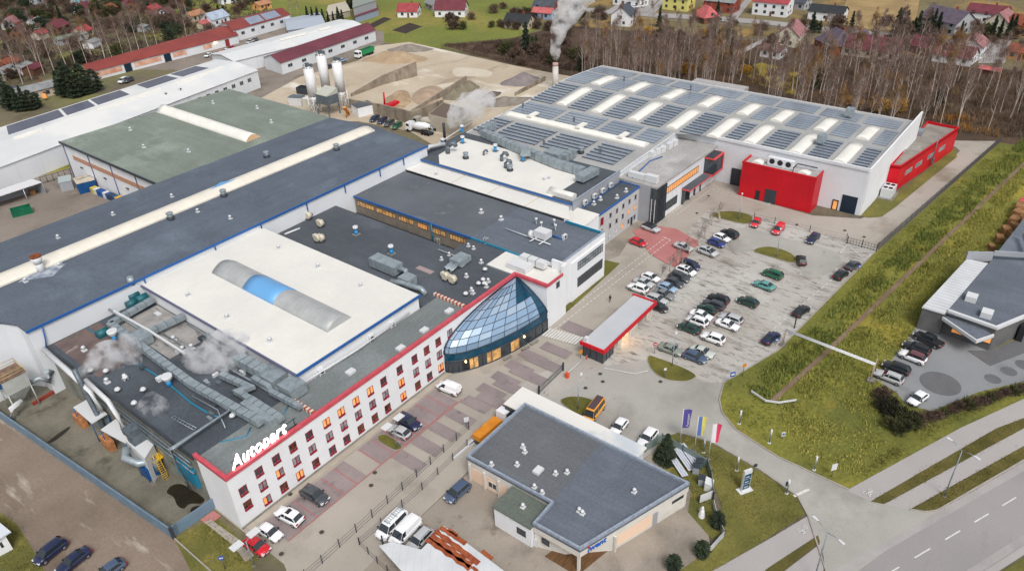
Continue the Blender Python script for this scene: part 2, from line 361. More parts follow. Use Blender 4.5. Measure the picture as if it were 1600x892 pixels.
ground("service_road", [(843, 583), (900, 572), (945, 572), (1010, 562), (1060, 580), (1096, 597), (1131, 598), (1124, 625), (1128, 645), (1150, 672), (1215, 714), (1328, 766), (1385, 785), (1440, 799), (1500, 785), (1380, 892), (1300, 960), (1285, 860), (1262, 806), (1246, 776), (1190, 736), (1110, 690), (1058, 676), (1000, 720), (860, 650), (790, 615)], g_asph)
ground("speckled_apron", [(843, 583), (880, 570), (918, 556), (945, 572), (920, 590), (880, 612), (840, 640), (795, 615)], g_apron)
a, b = at(1600, 719), at(1470, 793); d = (b - a).normalized(); n = Vector((d.y, -d.x, 0)); 
if n.y > 0: n = -n
W = 9.4
u0, u1 = a - d * 160, b + d * 90
ground("main_road", [(u0.x, u0.y), (u1.x, u1.y), (u1.x + n.x * W, u1.y + n.y * W), (u0.x + n.x * W, u0.y + n.y * W)], g_road, px=False)
ground("road_corner", [(1462, 799), (1500, 776), (1340, 892), (1290, 920), (1300, 880), (1380, 800)], g_asph)
for q0, q1 in ((.25, 1.3), (W - 1.1, W - .1)): ground("road_margin", [((u0 + n * q0).x, (u0 + n * q0).y), ((u1 + n * q0).x, (u1 + n * q0).y), ((u1 + n * q1).x, (u1 + n * q1).y), ((u0 + n * q1).x, (u0 + n * q1).y)], M("worn_asphalt", C(178, 173, 170), C(163, 158, 157), rough=.9, scale=.25, fine=.07, fscale=5), px=False, dz=.002)
for k in range(-16, 14):
    p = at(1500, 829) + d * (k * 5.95); q = p + d * 3.0
    w = n * .09
    ground("lane_dash", [(p.x - w.x, p.y - w.y), (q.x - w.x, q.y - w.y), (q.x + w.x, q.y + w.y), (p.x + w.x, p.y + w.y)], m_line, px=False, dz=.0004)
def band(name, pts, m, kerb=0): return ground(name, pts, m, kerb=kerb)
band("cycle_path", [(1322, 766.5), (1500, 669), (1600, 623), (1800, 530), (1800, 560), (1600, 653), (1557, 669), (1360, 783)], g_path)
band("sidewalk", [(1381, 788), (1600, 669), (1800, 570), (1800, 600), (1600, 696.5), (1420, 796.5)], g_path)
band("cycle_path", [(1262, 806), (1200, 843), (1090, 905), (1040, 960), (1100, 970), (1279, 835)], g_path)
band("sidewalk", [(1282, 849), (1227, 891), (1160, 950), (1230, 950), (1287, 890)], g_path)
g_verge = M("verge_grass", C(124, 112, 58, .66), C(96, 92, 44, .62), rough=1, scale=.2, fine=.3, fscale=3)
band("grass_verge", [(1360, 783.5), (1557, 669.5), (1600, 653.5), (1800, 562), (1800, 568), (1600, 668.5), (1381, 787.5)], g_verge)
band("grass_verge", [(1422, 796), (1600, 697.5), (1800, 601), (1800, 622), (1600, 718), (1470, 792), (1456, 798)], g_verge)
band("grass_verge", [(1278, 836), (1200, 887), (1150, 930), (1170, 940), (1227, 890), (1281, 847)], g_verge)
far = [(b + n * (W + 1.2) + d * 90), (a + n * (W + 1.2) - d * 160), (a + n * (W + 9) - d * 160), (b + n * (W + 9) + d * 90)]
ground("road_edge_strip", [(p.x, p.y) for p in ((b + n * W + d * 90), (a + n * W - d * 160), (a + n * (W + .9) - d * 160), (b + n * (W + .9) + d * 90))], g_path, px=False)
ground("grass_verge", [(p.x, p.y) for p in far], g_grass, px=False)
# lawns
ground("lawn", [(1028, 684), (1060, 677), (1110, 692), (1190, 738), (1245, 777), (1258, 803), (1185, 850), (1090, 905), (1010, 930), (1120, 850), (1128, 790), (1106, 735), (1060, 700)], g_grass)
ground("lawn", [(1066, 700), (1106, 720), (1114, 770), (1124, 835), (1112, 842), (1075, 800), (1080, 765), (1018, 718), (1030, 690)], g_grass)
g_isl = M("island_grass", C(128, 122, 54, .66), C(98, 98, 42, .62), rough=1, scale=.2, fine=.3, fscale=3)
ISL = ([(1012, 558), (1018, 556), (1091, 585), (1080, 595), (1062, 597), (1037, 593), (1020, 581), (1013, 568)], [(872, 628), (885, 621), (905, 620), (925, 625), (934, 632), (918, 655), (905, 650)],
       [(1107, 337.5), (1117, 333), (1136, 330.5), (1156, 332), (1178, 339), (1170, 352), (1148, 348), (1125, 342)], [(1176, 394), (1184, 388), (1204, 386), (1229, 393), (1242, 401), (1243, 413.6), (1214, 405), (1192, 399)],
       [(586, 686), (600, 677), (622, 692), (629, 700), (622, 704), (614, 703)])
for p in ISL:
    c = (sum(q[0] for q in p) / len(p), sum(q[1] for q in p) / len(p)); s = smoothpoly(p)
    ground("kerb", [(c[0] + (x - c[0]) * 1.03, c[1] + (y - c[1]) * 1.05) for x, y in s], g_kerb, kerb=.1)
    _z0 = _z[0]; _z[0] += .1
    ground("grass_island", s, g_isl); _z[0] = _z0
ground("grass_strip", [(868, 486), (886, 488), (969, 412), (946, 407), (934, 420)], g_isl)
ground("grass_strip", [(1342, 338), (1358, 341), (1378, 339), (1398, 325), (1495, 246), (1494, 235), (1489, 234), (1400, 304), (1376, 306)], g_grass)
ground("bare_ground", [(944, 408), (946, 376), (985, 350), (1004, 345), (1012, 352), (985, 372), (968, 400)], g_apr2)
ground("lot_lane", smoothpoly([(1128, 364), (1160, 353), (1240, 377), (1318, 394), (1306, 424), (1262, 440), (1250, 420), (1244, 400), (1204, 383), (1176, 391), (1150, 396), (1134, 384)]), g_asph)
ground("brown_pavers", [(313, 812), (334, 798), (346, 806), (326, 822)], g_redpav)
ground("paver_path", [(319, 816), (330, 812), (378, 846), (398, 868), (384, 878), (362, 850)], g_drive)
# kerbs beside roads
def kerbline(pts, w=.18, h=.12, px=True):
    P = [Vector((*q, 0)) for q in (polypx(pts) if px else pts)]
    mb = MB(); mb.tube([p + Vector((0, 0, h / 2 + _z[0] * .5)) for p in P], 0, sq=(w / 2, h / 2 + _z[0] * .5))
    mb.build("kerb", g_kerb, kind='structure')
kerbline([(1131, 598), (1124, 625), (1128, 645), (1150, 672), (1215, 714), (1328, 766)])
kerbline([(1290, 892), (1262, 806), (1246, 776), (1190, 736), (1110, 690), (1060, 676)])
kerbline([(1371, 390), (1216, 547.5), (1131, 598)])
kerbline([(1422, 796.5), (1445, 800), (1462, 798.5), (1474, 792), (1600, 719), (1800, 621)])
kerbline([(272, 841), (330, 893), (360, 925)])
# bays in front of the offices: mauve pavers and red lines
def rect(name, x0, y0, x1, y1, m, dz=.003): return ground(name, [(x0, y0), (x1, y0), (x1, y1), (x0, y1)], m, px=False, dz=dz * .5)
yb = at(560, 770).y
for x0, x1 in ((33.5, 48.3), (51.2, 69)): rect("parking_bay", x0, 68.6, x1, 73.9, g_mauve)
for x in [36, 38.6, 41.2, 43.8, 46.3, 51.3, 54, 56.6, 59.2, 61.8, 64.4, 67]: rect("red_line", x - .1, 68.6, x + .1, 73.9, g_redline)
rect("red_line", 33.5, 68.45, 69, 68.65, g_redline); rect("red_line", 57.3, 63.2, 57.5, 68.4, g_redline) if False else None
x = 53.2
for k in range(9):
    rect("mauve_band", x, 62.8, x + 2.2, 68.1, g_mauve); x += 4.0
rect("red_line", 53, 68.2, 70, 68.35, g_redline)
for k in range(5): rect("mauve_band", 71.5 + k * 4.4, 58.9 + k * .3, 73.9 + k * 4.4, 66.8 - k * .2, g_mauve)
rect("mauve_band", 96.5, 59.5, 99.5, 66.5, g_mauve)
ground("grey_walkway", [(31.5, 74.2), (74, 74.2), (74, 75.4), (31.5, 75.4)], M("walkway_pavers", C(186, 176, 162), C(172, 162, 148), rough=.9, scale=.3, fine=.08), px=False)
ground("red_paving", [(988, 361), (1013, 352), (1056, 358), (1093, 379), (1076, 400), (1058, 420), (1040, 412), (1016, 398)], g_redpav)
for pts in ([(978, 372), (1003, 380), (988, 361)],):
    pass
def stripe(p, q, w=.14, m=None, px=True, dz=.0006):
    a = at(*p) if px else Vector((*p, 0)); b = at(*q) if px else Vector((*q, 0))
    t = (b - a).normalized(); s = Vector((-t.y, t.x, 0)) * w / 2
    ground("painted_line", [(a.x + s.x, a.y + s.y), (b.x + s.x, b.y + s.y), (b.x - s.x, b.y - s.y), (a.x - s.x, a.y - s.y)], m or m_line, px=False, dz=dz)
def dashed(p, q, dash=.8, gap=.5, w=.14):
    a, b = at(*p), at(*q); L = (b - a).length; t = (b - a) / L; s = 0; 
    while s < L:
        e = min(L, s + dash); u, v = a + t * s, a + t * e
        stripe((u.x, u.y), (v.x, v.y), w, px=False, dz=.0001); s += dash + gap
dashed((861, 508), (1040, 372)); dashed((867, 515), (1049, 375)); stripe((1036, 371), (1048, 376))
dashed((1050, 333), (1104, 294)); dashed((1058, 336), (1110, 297)); dashed((1106, 293), (1152, 306)); stripe((1152, 306), (1200, 322)); stripe((1200, 322), (1203, 318)); dashed((1112, 298), (1160, 312))
stripe((944, 576), (992, 585), .2); stripe((992, 585), (1012, 580), .2); stripe((1240, 776), (1264, 765), .45)
stripe((1324, 383), (1367, 394)); stripe((1324, 383), (1312, 396)); stripe((1312, 396), (1350, 407)); stripe((1350, 407), (1367, 394)); stripe((1324, 383), (1350, 407)); stripe((1312, 396), (1367, 394))
dashed((1208, 515), (1304, 434), 1.2, .7); dashed((1180, 537), (1206, 519), 1.2, .7)
for p, q in (((1296, 440), (1313, 445)), ((1276, 456), (1292, 462)), ((1254, 474), (1268, 480)), ((1232, 495), (1247, 500)), ((1181, 538), (1198, 547)), ((1204, 517), (1220, 524))): stripe(p, q)
# zebra crossing between the glass entrance and the gatehouse
A0, B0 = at(851, 521), at(905, 536)
for k in range(12):
    p = A0.lerp(B0, (k + .3) / 12); rect("zebra_stripe", p.x - 1.0, p.y - .2, p.x + 1.9, p.y + .2, m_line, dz=.0003)
for px, py in ((1272, 774), (1255, 826)):   # bicycle symbols
    p = at(px + 1080 - 0 if False else px, py)
def bike(px, py):
    p = at(px, py); ang = math.atan2(d.y, d.x); mb = MB(); _z[0] += .001
    T = lambda x, y: (p.x + x * math.cos(ang) - y * math.sin(ang), p.y + x * math.sin(ang) + y * math.cos(ang), _z[0])
    for cx in (-.55, .55):
        for k in range(14):
            a0, a1 = k * .4488, (k + 1) * .4488
            mb.face([T(cx + .33 * math.cos(a0), .33 * math.sin(a0)), T(cx + .33 * math.cos(a1), .33 * math.sin(a1)), T(cx + .25 * math.cos(a1), .25 * math.sin(a1)), T(cx + .25 * math.cos(a0), .25 * math.sin(a0))])
    for x0, y0, x1, y1 in ((-.55, 0, -.2, .5), (-.2, .5, .4, .5), (.4, .5, .55, 0), (-.05, 0, -.25, .6), (-.05, 0, .4, .5), (.3, .65, .55, .65)):
        t = Vector((x1 - x0, y1 - y0)).normalized() * .09; mb.face([T(x0 - t.y, y0 + t.x), T(x1 - t.y, y1 + t.x), T(x1 + t.y, y1 - t.x), T(x0 + t.y, y0 - t.x)])
    mb.build("bicycle_marking", m_line, kind='structure', recalc=False)
bike(1356, 769); bike(1253, 827)
for px, py in ((586, 739), (580, 759), (503, 832), (454, 773), (440, 866), (1032, 597), (938, 585), (942, 597), (915, 607), (1010, 344), (1107, 307), (1089, 334), (1245, 352), (1320, 361), (1350, 371)):
    p = at(px, py); ground("manhole_cover", [(p.x + .35 * math.cos(k * .6283), p.y + .35 * math.sin(k * .6283)) for k in range(10)], M("cast_iron", C(74, 66, 60), rough=.8), px=False, dz=.0005)
ground("dry_meadow", [(1306, 46), (1330, -20), (1440, -20), (1428, 52), (1380, 48)], M("dry_grass", C(176, 150, 104, .8), C(150, 126, 86, .8), rough=1, scale=.1, fine=.3))
# roads among the houses at the back
g_backroad = M("back_road", C(172, 168, 166), C(160, 156, 154), rough=.9, scale=.05, fine=.06)
for poly in ([(880, 8), (905, 12), (960, 18), (1120, 26), (1200, 33), (1330, 47), (1480, 62), (1700, 82), (1700, 94), (1480, 71), (1330, 55), (1200, 40), (1110, 33), (960, 24), (880, 15)],
             [(1010, 22), (1040, -8), (1050, -8), (1022, 23)], [(1140, 28), (1172, -8), (1182, -8), (1152, 30)], [(948, 18), (990, -8), (1036, -8), (1012, 20)],
             [(1528, 100), (1545, 62), (1580, 64), (1570, 100)], [(1150, 82), (1200, 58), (1203, 62), (1158, 86)]):
    ground("back_road", poly, g_backroad)
# the ditch
dp = polypx([(1206, 628), (1290, 552), (1400, 447), (1600, 256), (1660, 198)])
def offset(P, w):
    out = []
    for i, p in enumerate(P):
        a = Vector(P[max(0, i - 1)]); b = Vector(P[min(len(P) - 1, i + 1)]); t = (b - a).normalized(); out.append((p[0] - t.y * w, p[1] + t.x * w))
    return out
ground("ditch", offset(dp, .42) + offset(dp, -.42)[::-1], g_ditch, px=False)
# ================================================================ the factory
def inset(poly, w):
    n = len(poly); out = []
    area = sum(poly[i][0] * poly[(i + 1) % n][1] - poly[(i + 1) % n][0] * poly[i][1] for i in range(n))
    sg = 1 if area > 0 else -1
    for i in range(n):
        a, b, c = Vector(poly[i - 1]), Vector(poly[i]), Vector(poly[(i + 1) % n])
        t1, t2 = (b - a).normalized(), (c - b).normalized()
        n1, n2 = Vector((-t1.y, t1.x)) * sg, Vector((-t2.y, t2.x)) * sg
        m = (n1 + n2); m = m / max(.3, m.dot(n1)) ; out.append(tuple(b + m * w))
    return out
def parapet(poly, z0, z1, w, mats, parent, name="parapet"):
    """coping ring around a flat roof"""
    inn = inset(poly, w); n = len(poly); mb = MB()
    for i in range(n):
        j = (i + 1) % n; a, b, c, d_ = poly[i], poly[j], inn[j], inn[i]
        mb.face([(*a, z0), (*b, z0), (*b, z1), (*a, z1)]); mb.face([(*d_, z0), (*c, z0), (*c, z1), (*d_, z1)]); mb.face([(*a, z1), (*b, z1), (*c, z1), (*d_, z1)])
    return mb.build(name, mats, parent)
def winrows(parent, name, mats, items, normal, frame=None, fm=None):
    pass
def wall_rect(mb, P, N, u, w0, h0, w1, h1, dep, mi=0):
    """box standing dep proud of a wall: P origin, u along wall, N outward"""
    pts = lambda dd: [P + u * w0 + N * dd + Vector((0, 0, h0)), P + u * w1 + N * dd + Vector((0, 0, h0)), P + u * w1 + N * dd + Vector((0, 0, h1)), P + u * w0 + N * dd + Vector((0, 0, h1))]
    a, b = pts(-.02), pts(dep)
    mb.face(b, mi)
    for i in range(4): j = (i + 1) % 4; mb.face([a[i], a[j], b[j], b[i]], mi)
def window(parent, P, N, u, w0, h0, w1, h1, glass, frame, nm=1, nt=0, fw=.09, dep=.06, name="window"):
    """framed window as a part; panes a sub-part"""
    P, N, u = Vector(P), Vector(N), Vector(u); mb = MB()
    for a0, a1, b0, b1 in ((w0, w1, h0, h0 + fw), (w0, w1, h1 - fw, h1), (w0, w0 + fw, h0, h1), (w1 - fw, w1, h0, h1)): wall_rect(mb, P, N, u, a0, b0, a1, b1, dep)
    for k in range(1, nm + 1):
        c = w0 + (w1 - w0) * k / (nm + 1); wall_rect(mb, P, N, u, c - fw / 2, h0 + fw, c + fw / 2, h1 - fw, dep - .005)
    for k in range(1, nt + 1):
        c = h0 + (h1 - h0) * k / (nt + 1); wall_rect(mb, P, N, u, w0 + fw, c - fw / 2, w1 - fw, c + fw / 2, dep - .01)
    o = mb.build(name, frame, parent)
    g = MB(); wall_rect(g, P, N, u, w0 + fw / 2, h0 + fw / 2, w1 - fw / 2, h1 - fw / 2, dep - .035)
    g.build("pane", glass, o)
    return o
SX, SY = Vector((1, 0, 0)), Vector((0, 1, 0))
def vent(parent, x, y, z, kind="cowl", s=1.0, base=None):
    mb = MB()
    if kind == "cowl":
        mb.box(x - .4 * s, y - .4 * s, z, x + .4 * s, y + .4 * s, z + .25 * s); mb.cyl(x, y, z + .25 * s, z + .75 * s, .2 * s, n=8); mb.cyl(x, y, z + .72 * s, z + .98 * s, .42 * s, .22 * s, n=8)
        return mb.build("roof_vent", m_pipe, parent)
    if kind == "blue":
        mb.cyl(x, y, z, z + 1.0, .42, .36, n=10); mb.cyl(x, y, z + 1.0, z + 1.5, .36, .5, n=10); mb.cyl(x, y, z + 1.5, z + 1.95, .62, .55, n=10, mi=1)
        mb.box(x - .7, y - .7, z, x + .7, y + .7, z + .12, 2)
        return mb.build("exhaust_fan", [m_bluevent, m_pipe, m_conc], parent)
    if kind == "funnel":
        mb.cyl(x, y, z, z + 1.0, .42, .42, n=12, mi=1); mb.cyl(x, y, z + 1.0, z + 1.5, .42, .85, n=12); mb.cyl(x, y, z + 1.5, z + 2.0, .85, .85, n=12)
        return mb.build("exhaust_stack", [m_pipe, m_bluevent], parent)
    if kind == "goose":
        mb.tube([(x, y, z), (x, y, z + 1.3 * s), (x + .4 * s, y - .3 * s, z + 1.9 * s), (x + 1.0 * s, y - .7 * s, z + 1.7 * s), (x + 1.2 * s, y - .8 * s, z + 1.1 * s)], .42 * s, 8)
        return mb.build("gooseneck_vent", m_gal2, parent)
    if kind == "box":
        mb.box(x - .8 * s, y - .6 * s, z, x + .8 * s, y + .6 * s, z + .45 * s)
        return mb.build("roof_hatch", m_pipe, parent)
    if kind == "drum":
        mb.cyl(x, y, z, z + .5, .8, .8, n=12, mi=1); mb.cyl(x, y, z + .5, z + 1.4, .62, .55, n=12); mb.cyl(x, y, z + 1.4, z + 1.6, .75, .7, n=12)
        return mb.build("roof_ventilator", [m_gal, m_dgrey], parent)
    if kind == "snail":
        mb.cyl(x, y, z, z + .3, .8, n=10, mi=1); mb.tube([(x - .5, y, z + .9), (x + .5, y, z + .9)], .75, 12); mb.box(x - .4, y - .2, z + .9, x + .4, y + 1.0, z + 1.5)
        mb.box(x + .5, y - .3, z + .6, x + 1.0, y + .3, z + 1.1, 1)
        return mb.build("blower", [M("beige_blower", C(214, 206, 186), rough=.5), m_dgrey], parent)
    if kind == "ac":
        mb.box(x - .55, y - .3, z + .2, x + .55, y + .3, z + 1.1); mb.box(x - .5, y - .28, z, x - .4, y + .28, z + .2); mb.box(x + .4, y - .28, z, x + .5, y + .28, z + .2)
        mb.tube([(x, y - .3, z + .65), (x, y - .33, z + .65)], .32, 12, mi=1)
        return mb.build("air_conditioner", [m_pipe, m_black], parent)
    if kind == "mushroom":
        mb.cyl(x, y, z, z + .55, .22, n=8, mi=1); mb.cyl(x, y, z + .5, z + .8, .55, .3, n=10)
        return mb.build("mushroom_vent", [m_pipe, m_gal2], parent)
def duct(parent, pts, w, h, mat=None, name="air_duct", ribs=1.5):
    mb = MB(); mb.tube(pts, 0, sq=(w / 2, h / 2))
    P = [Vector(p) for p in pts]
    if ribs:
        for a, b in zip(P[:-1], P[1:]):
            L = (b - a).length; n = int(L / ribs)
            for k in range(1, n):
                c = a.lerp(b, k / n); t = (b - a).normalized() * .04; mb.tube([c - t, c + t], 0, sq=(w / 2 + .05, h / 2 + .05), mi=1)
    return mb.build(name, [mat or m_gal, m_gal2], parent)
def pipe(parent, pts, r, mat=None, name="pipe"):
    mb = MB(); mb.tube(pts, r, 8); return mb.build(name, mat or m_gal, parent)
def barrel(parent, x0, x1, y0, y1, z, rise, along='x', mats=None, name="skylight", n=8, seg=0, kerb=.3, zf=None):
    """barrel-vault rooflight"""
    mb = MB(); rows = []
    zf = zf or (lambda x, y: z)
    S = max(2, int((x1 - x0 if along == 'x' else y1 - y0) / 2.0))
    for i in range(S + 1):
        r = []
        for k in range(n + 1):
            t = k / n; hgt = rise * math.sin(math.pi * t) + kerb
            x, y = (x0 + (x1 - x0) * i / S, y0 + (y1 - y0) * t) if along == 'x' else (x0 + (x1 - x0) * t, y0 + (y1 - y0) * i / S)
            r.append((x, y, zf(x, y) + hgt))
        x, y = r[0][:2]; xe, ye = r[-1][:2]
        rows.append([(x, y, zf(x, y) - .05)] + r + [(xe, ye, zf(xe, ye) - .05)])
    idx = mb.loft(rows, 0, False); mb.fi(idx[0]); mb.fi(idx[-1][::-1])
    for f in range(len(mb.f) - 2): mb.smooth.add(f) if f % (n + 2) not in (0, n + 1) else None
    if seg:
        for i in range(0, S + 1, seg):
            pass
    return mb.build(name, mats or m_skylight, parent)
def ladder(parent, x, y, z0, z1, N=(0, -1, 0), mat=None):
    mb = MB(); N = Vector(N); u = Vector((-N.y, N.x, 0)); p = Vector((x, y, 0))
    for s in (-.3, .3):
        q = p + u * s + N * .2; mb.tube([(q.x, q.y, z0), (q.x, q.y, z1 + 1.1), (q.x - N.x * .9, q.y - N.y * .9, z1 + 1.1), (q.x - N.x * .9, q.y - N.y * .9, z1)], .05, 5)
    zz = z0 + .3
    while zz < z1: a = p + u * -.3 + N * .2; b = p + u * .3 + N * .2; mb.tube([(a.x, a.y, zz), (b.x, b.y, zz)], .035, 5); zz += .4
    return mb.build("roof_ladder", mat or m_pipe, parent)

# ---------------------------------------------------------------- office wing with glass entrance, process roof
ZO = 9.6
off = thing("office_building", "long white three-storey office block with small red windows, red parapet and bulging glass entrance", "office building", (31, 75.6, 0))
plan = [(31, 75.6), (94.9, 75.6), (94.9, 68.3), (101.2, 68.3), (101.2, 70.6), (101.2, 82.8), (76.3, 82.8), (31, 82.8)]
mb = MB(); mb.prism(plan, 0, ZO, 0, 0, top=False); mb.build("wall", m_white, off)
mb = MB(); mb.prism([(31.02, 75.62), (94.92, 75.62), (94.92, 82.8), (31.02, 82.8)], ZO - .35, ZO, 0); mb.build("roof", m_greyfelt, off)
mb = MB(); mb.prism([(94.93, 68.4), (101.1, 68.4), (101.1, 82.7), (94.93, 82.7)], ZO - .35, ZO + .02, 0); mb.build("terrace_roof", m_membrane, off)
# red coping
mb = MB()
for x0, y0, x1, y1 in ((30.85, 75.42, 95.1, 76.0), (30.85, 76.0, 31.4, 83.2), (94.55, 68.1, 95.15, 75.42)): mb.box(x0, y0, ZO, x1, y1, 10.2)
mb.build("parapet", m_redtrim, off)
mb = MB(); mb.box(99.9, 68.05, ZO, 101.3, 68.6, 11.6); mb.box(100.8, 68.6, ZO, 101.3, 71.4, 11.6); mb.box(95.16, 68.05, ZO, 99.9, 68.3, 10.15, 1)
mb.build("corner_parapet", [m_white, m_redtrim], off)
# windows
lit3 = {47.9, 50.8, 53.8, 56.85}
N_, U_ = (0, -1, 0), (1, 0, 0)
WX = [35.7, 38.65, 41.6, 44.6, 47.9, 50.8, 53.8, 56.85, 59.75, 63.4, 66.9, 69.85, 72.75]
def office_window(x, zc, kind, h=1.5, w=1.28):
    P = Vector((x, 75.6, zc)); mb = MB()
    for a0, a1, b0, b1, dp in ((-w/2, w/2, -h/2 - .1, -h/2 + .2, .16), (-w/2, w/2, h/2 - .06, h/2, .05), (-w/2, -w/2 + .06, -h/2, h/2, .05), (w/2 - .1, w/2, -h/2, h/2, .05), (-.1, .06, -h/2, h/2, .06)):
        wall_rect(mb, P, Vector(N_), Vector(U_), a0, b0, a1, b1, dp)
    o = mb.build("window", m_winred, off)
    for s, (a0, a1) in (("l", (-w/2 + .05, -.1)), ("r", (.08, w/2 - .1))):
        g = MB(); wall_rect(g, P, Vector(N_), Vector(U_), a0, -h/2 + .25, a1, h/2 - .05, .02)
        mt = {"lit": m_lit, "dark": m_glass if (x * 7 + zc * 3) % 2 < 1 else M("dim_room", C(104, 88, 62), C(52, 46, 40), rough=.25, scale=1.1, lo=.4, hi=.6), "pale": m_glasspale, "half": m_lit if s == "l" else m_glasspale}[kind]
        g.build("pane", mt, o)
for x in WX:
    office_window(x, 7.4, "lit" if x in lit3 else "dark")
    office_window(x, 4.65, "lit" if x == 63.4 else ("half" if x == 38.65 else "pale"))
    office_window(x, 1.75, "lit" if x in (72.75, 63.4, 41.6) else ("half" if x == 35.7 else "dark"))
office_window(75.8, 7.45, "pale"); office_window(32.8, 6.2, "dark"); office_window(32.8, 3.4, "dark")
window(off, (97.3, 68.3, 0), (0, -1, 0), (1, 0, 0), 0.6, 7.6, 1.7, 8.9, m_glass, m_dgrey, 0)
# plinth strip
mb = MB(); mb.box(31.0, 75.36, 0, 73.4, 75.58, .35); mb.build("plinth", m_conc, off)
for x in (84.5, 89.5, 71): pass
# roof hatches on the grey strip
for px, py in ((548, 582), (626, 545), (663, 517), (702, 487)): p = at(px, py, ZO); vent(off, p.x, p.y, ZO, "box", .9)
# fire walls of brick-red and white tiles
for x in (46.6, 80.9):
    mb = MB(); k = 0; y = 76.1
    while y < 83.4: mb.box(x - .3, y, ZO, x + .3, y + .42, ZO + .55, k % 2); y += .42; k += 1
    mb.build("fire_wall", [M("brick_red", C(176, 84, 58), rough=.9), M("off_white_tile", C(220, 210, 200), rough=.8)], off)
# the glass entrance: a bulging glass shell closing the corner of the walls
CX, CY, RX, RY = 94.78, 75.5, 21.0, 7.35
def dome(t, s):          # t 0..1 along the base arc, s 0..1 up to the apex
    a = t * math.pi / 2; e = 1.2
    bx, by = RX * math.cos(a) ** e, RY * math.sin(a) ** e
    n_ = 2.2 - .9 * t + .45 * math.sin(math.pi * t); ph = s * math.pi / 2; k = max(0, math.cos(ph)) ** (2 / n_)
    return Vector((CX - bx * k, CY - by * k, 4.2 + 5.2 * math.sin(ph) ** (2 / n_)))
def arc(t): p = dome(t, 0); return Vector((p.x, p.y, 2.6))
NT, NS = 10, 8
m_dome = M("dome_glass", C(176, 200, 226), C(150, 182, 214), rough=.12, scale=.25, metal=.35, spec=1.0)  # pale blue base colour stands in for sky mirrored in the panes
m_domed = M("dome_glass_dark", C(16, 84, 112), rough=.1, spec=.9, metal=.3)  # teal glass of the band, also the painted dark reflection on the shell
gl = thing("x", None, None); bpy.data.objects.remove(gl)
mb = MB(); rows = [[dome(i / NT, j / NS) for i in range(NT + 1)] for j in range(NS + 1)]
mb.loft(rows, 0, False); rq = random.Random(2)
mb.m = [3 if i >= NT - 1 or (i >= NT - 3 and j > 3) else rq.choice((0, 1, 1, 2)) for j in range(NS) for i in range(NT)]  # dark panes by the right rim paint in a reflection
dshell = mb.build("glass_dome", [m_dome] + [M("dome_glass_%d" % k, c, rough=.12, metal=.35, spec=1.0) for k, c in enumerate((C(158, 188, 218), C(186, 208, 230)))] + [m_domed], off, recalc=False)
mb = MB()
for i in range(1, NT): mb.tube([dome(i / NT, j / NS) + Vector((-.02, -.03, .02)) for j in range(0, NS)], .055, 5)
for j in range(0, NS): mb.tube([dome(i / NT, j / NS) + Vector((-.02, -.03, .02)) for i in range(NT + 1)], .06 if j else .12, 5)
mb.build("glazing_bar", m_dgrey, dshell)
mb = MB(); mb.tube([dome(0, j / 20) + Vector((0, -.05, 0)) for j in range(21)], .16, 6); mb.tube([dome(1, j / 20) + Vector((-.05, 0, 0)) for j in range(21)], .16, 6)
mb.build("dome_rim", M("navy_rim", C(30, 44, 66), rough=.4), dshell)
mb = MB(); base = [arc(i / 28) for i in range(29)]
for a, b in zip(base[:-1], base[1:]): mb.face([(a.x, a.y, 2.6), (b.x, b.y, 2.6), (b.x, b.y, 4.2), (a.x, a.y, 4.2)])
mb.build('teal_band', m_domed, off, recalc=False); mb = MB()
for a, b in zip(base[:-1], base[1:]): mb.face([(a.x, a.y, 0), (b.x, b.y, 0), (b.x, b.y, 2.6), (a.x, a.y, 2.6)])
mb.m = [2 if 7 <= i <= 8 else (1 if i in (9, 10, 13, 14, 15, 18, 19) else 0) for i in range(28)]
mb.build("entrance_glazing", [m_glass, m_litsoft, m_black], off)
mb = MB()
for i in range(0, 29, 2): mb.tube([(base[i].x - .03, base[i].y - .04, 0), (base[i].x - .03, base[i].y - .04, 2.6)], .07, 5)
mb.tube([p + Vector((-.05, -.06, .02)) for p in base], .14, 6); mb.tube([Vector((p.x - .05, p.y - .06, .12)) for p in base], .12, 6)
mb.build("glazing_frame", m_dgrey, off)
for i in (8, 21):
    mb = MB(); p = base[i]; mb.cyl(p.x - .25, p.y - .3, 2.2, 2.5, .14, n=8); mb.build("entrance_lamp", m_lampglow, off)
# concrete benches along the curve
for k, (px, py) in enumerate(((793, 561), (821, 546), (835, 537))):
    p = at(px, py); a = head(px, py, 14, -8); t = thing("bench", "low pale concrete bench on the curve before the glass entrance", "bench", p, "benches before the glass entrance", a)
    mb = MB(); mb.box(-.9, -.25, .32, .9, .25, .48); b_ = mb.build("seat", m_conc); b_.parent = t
    for s in (-.6, .6): mb = MB(); mb.box(s - .15, -.22, 0, s + .15, .22, .32); b_ = mb.build("leg", m_conc); b_.parent = t
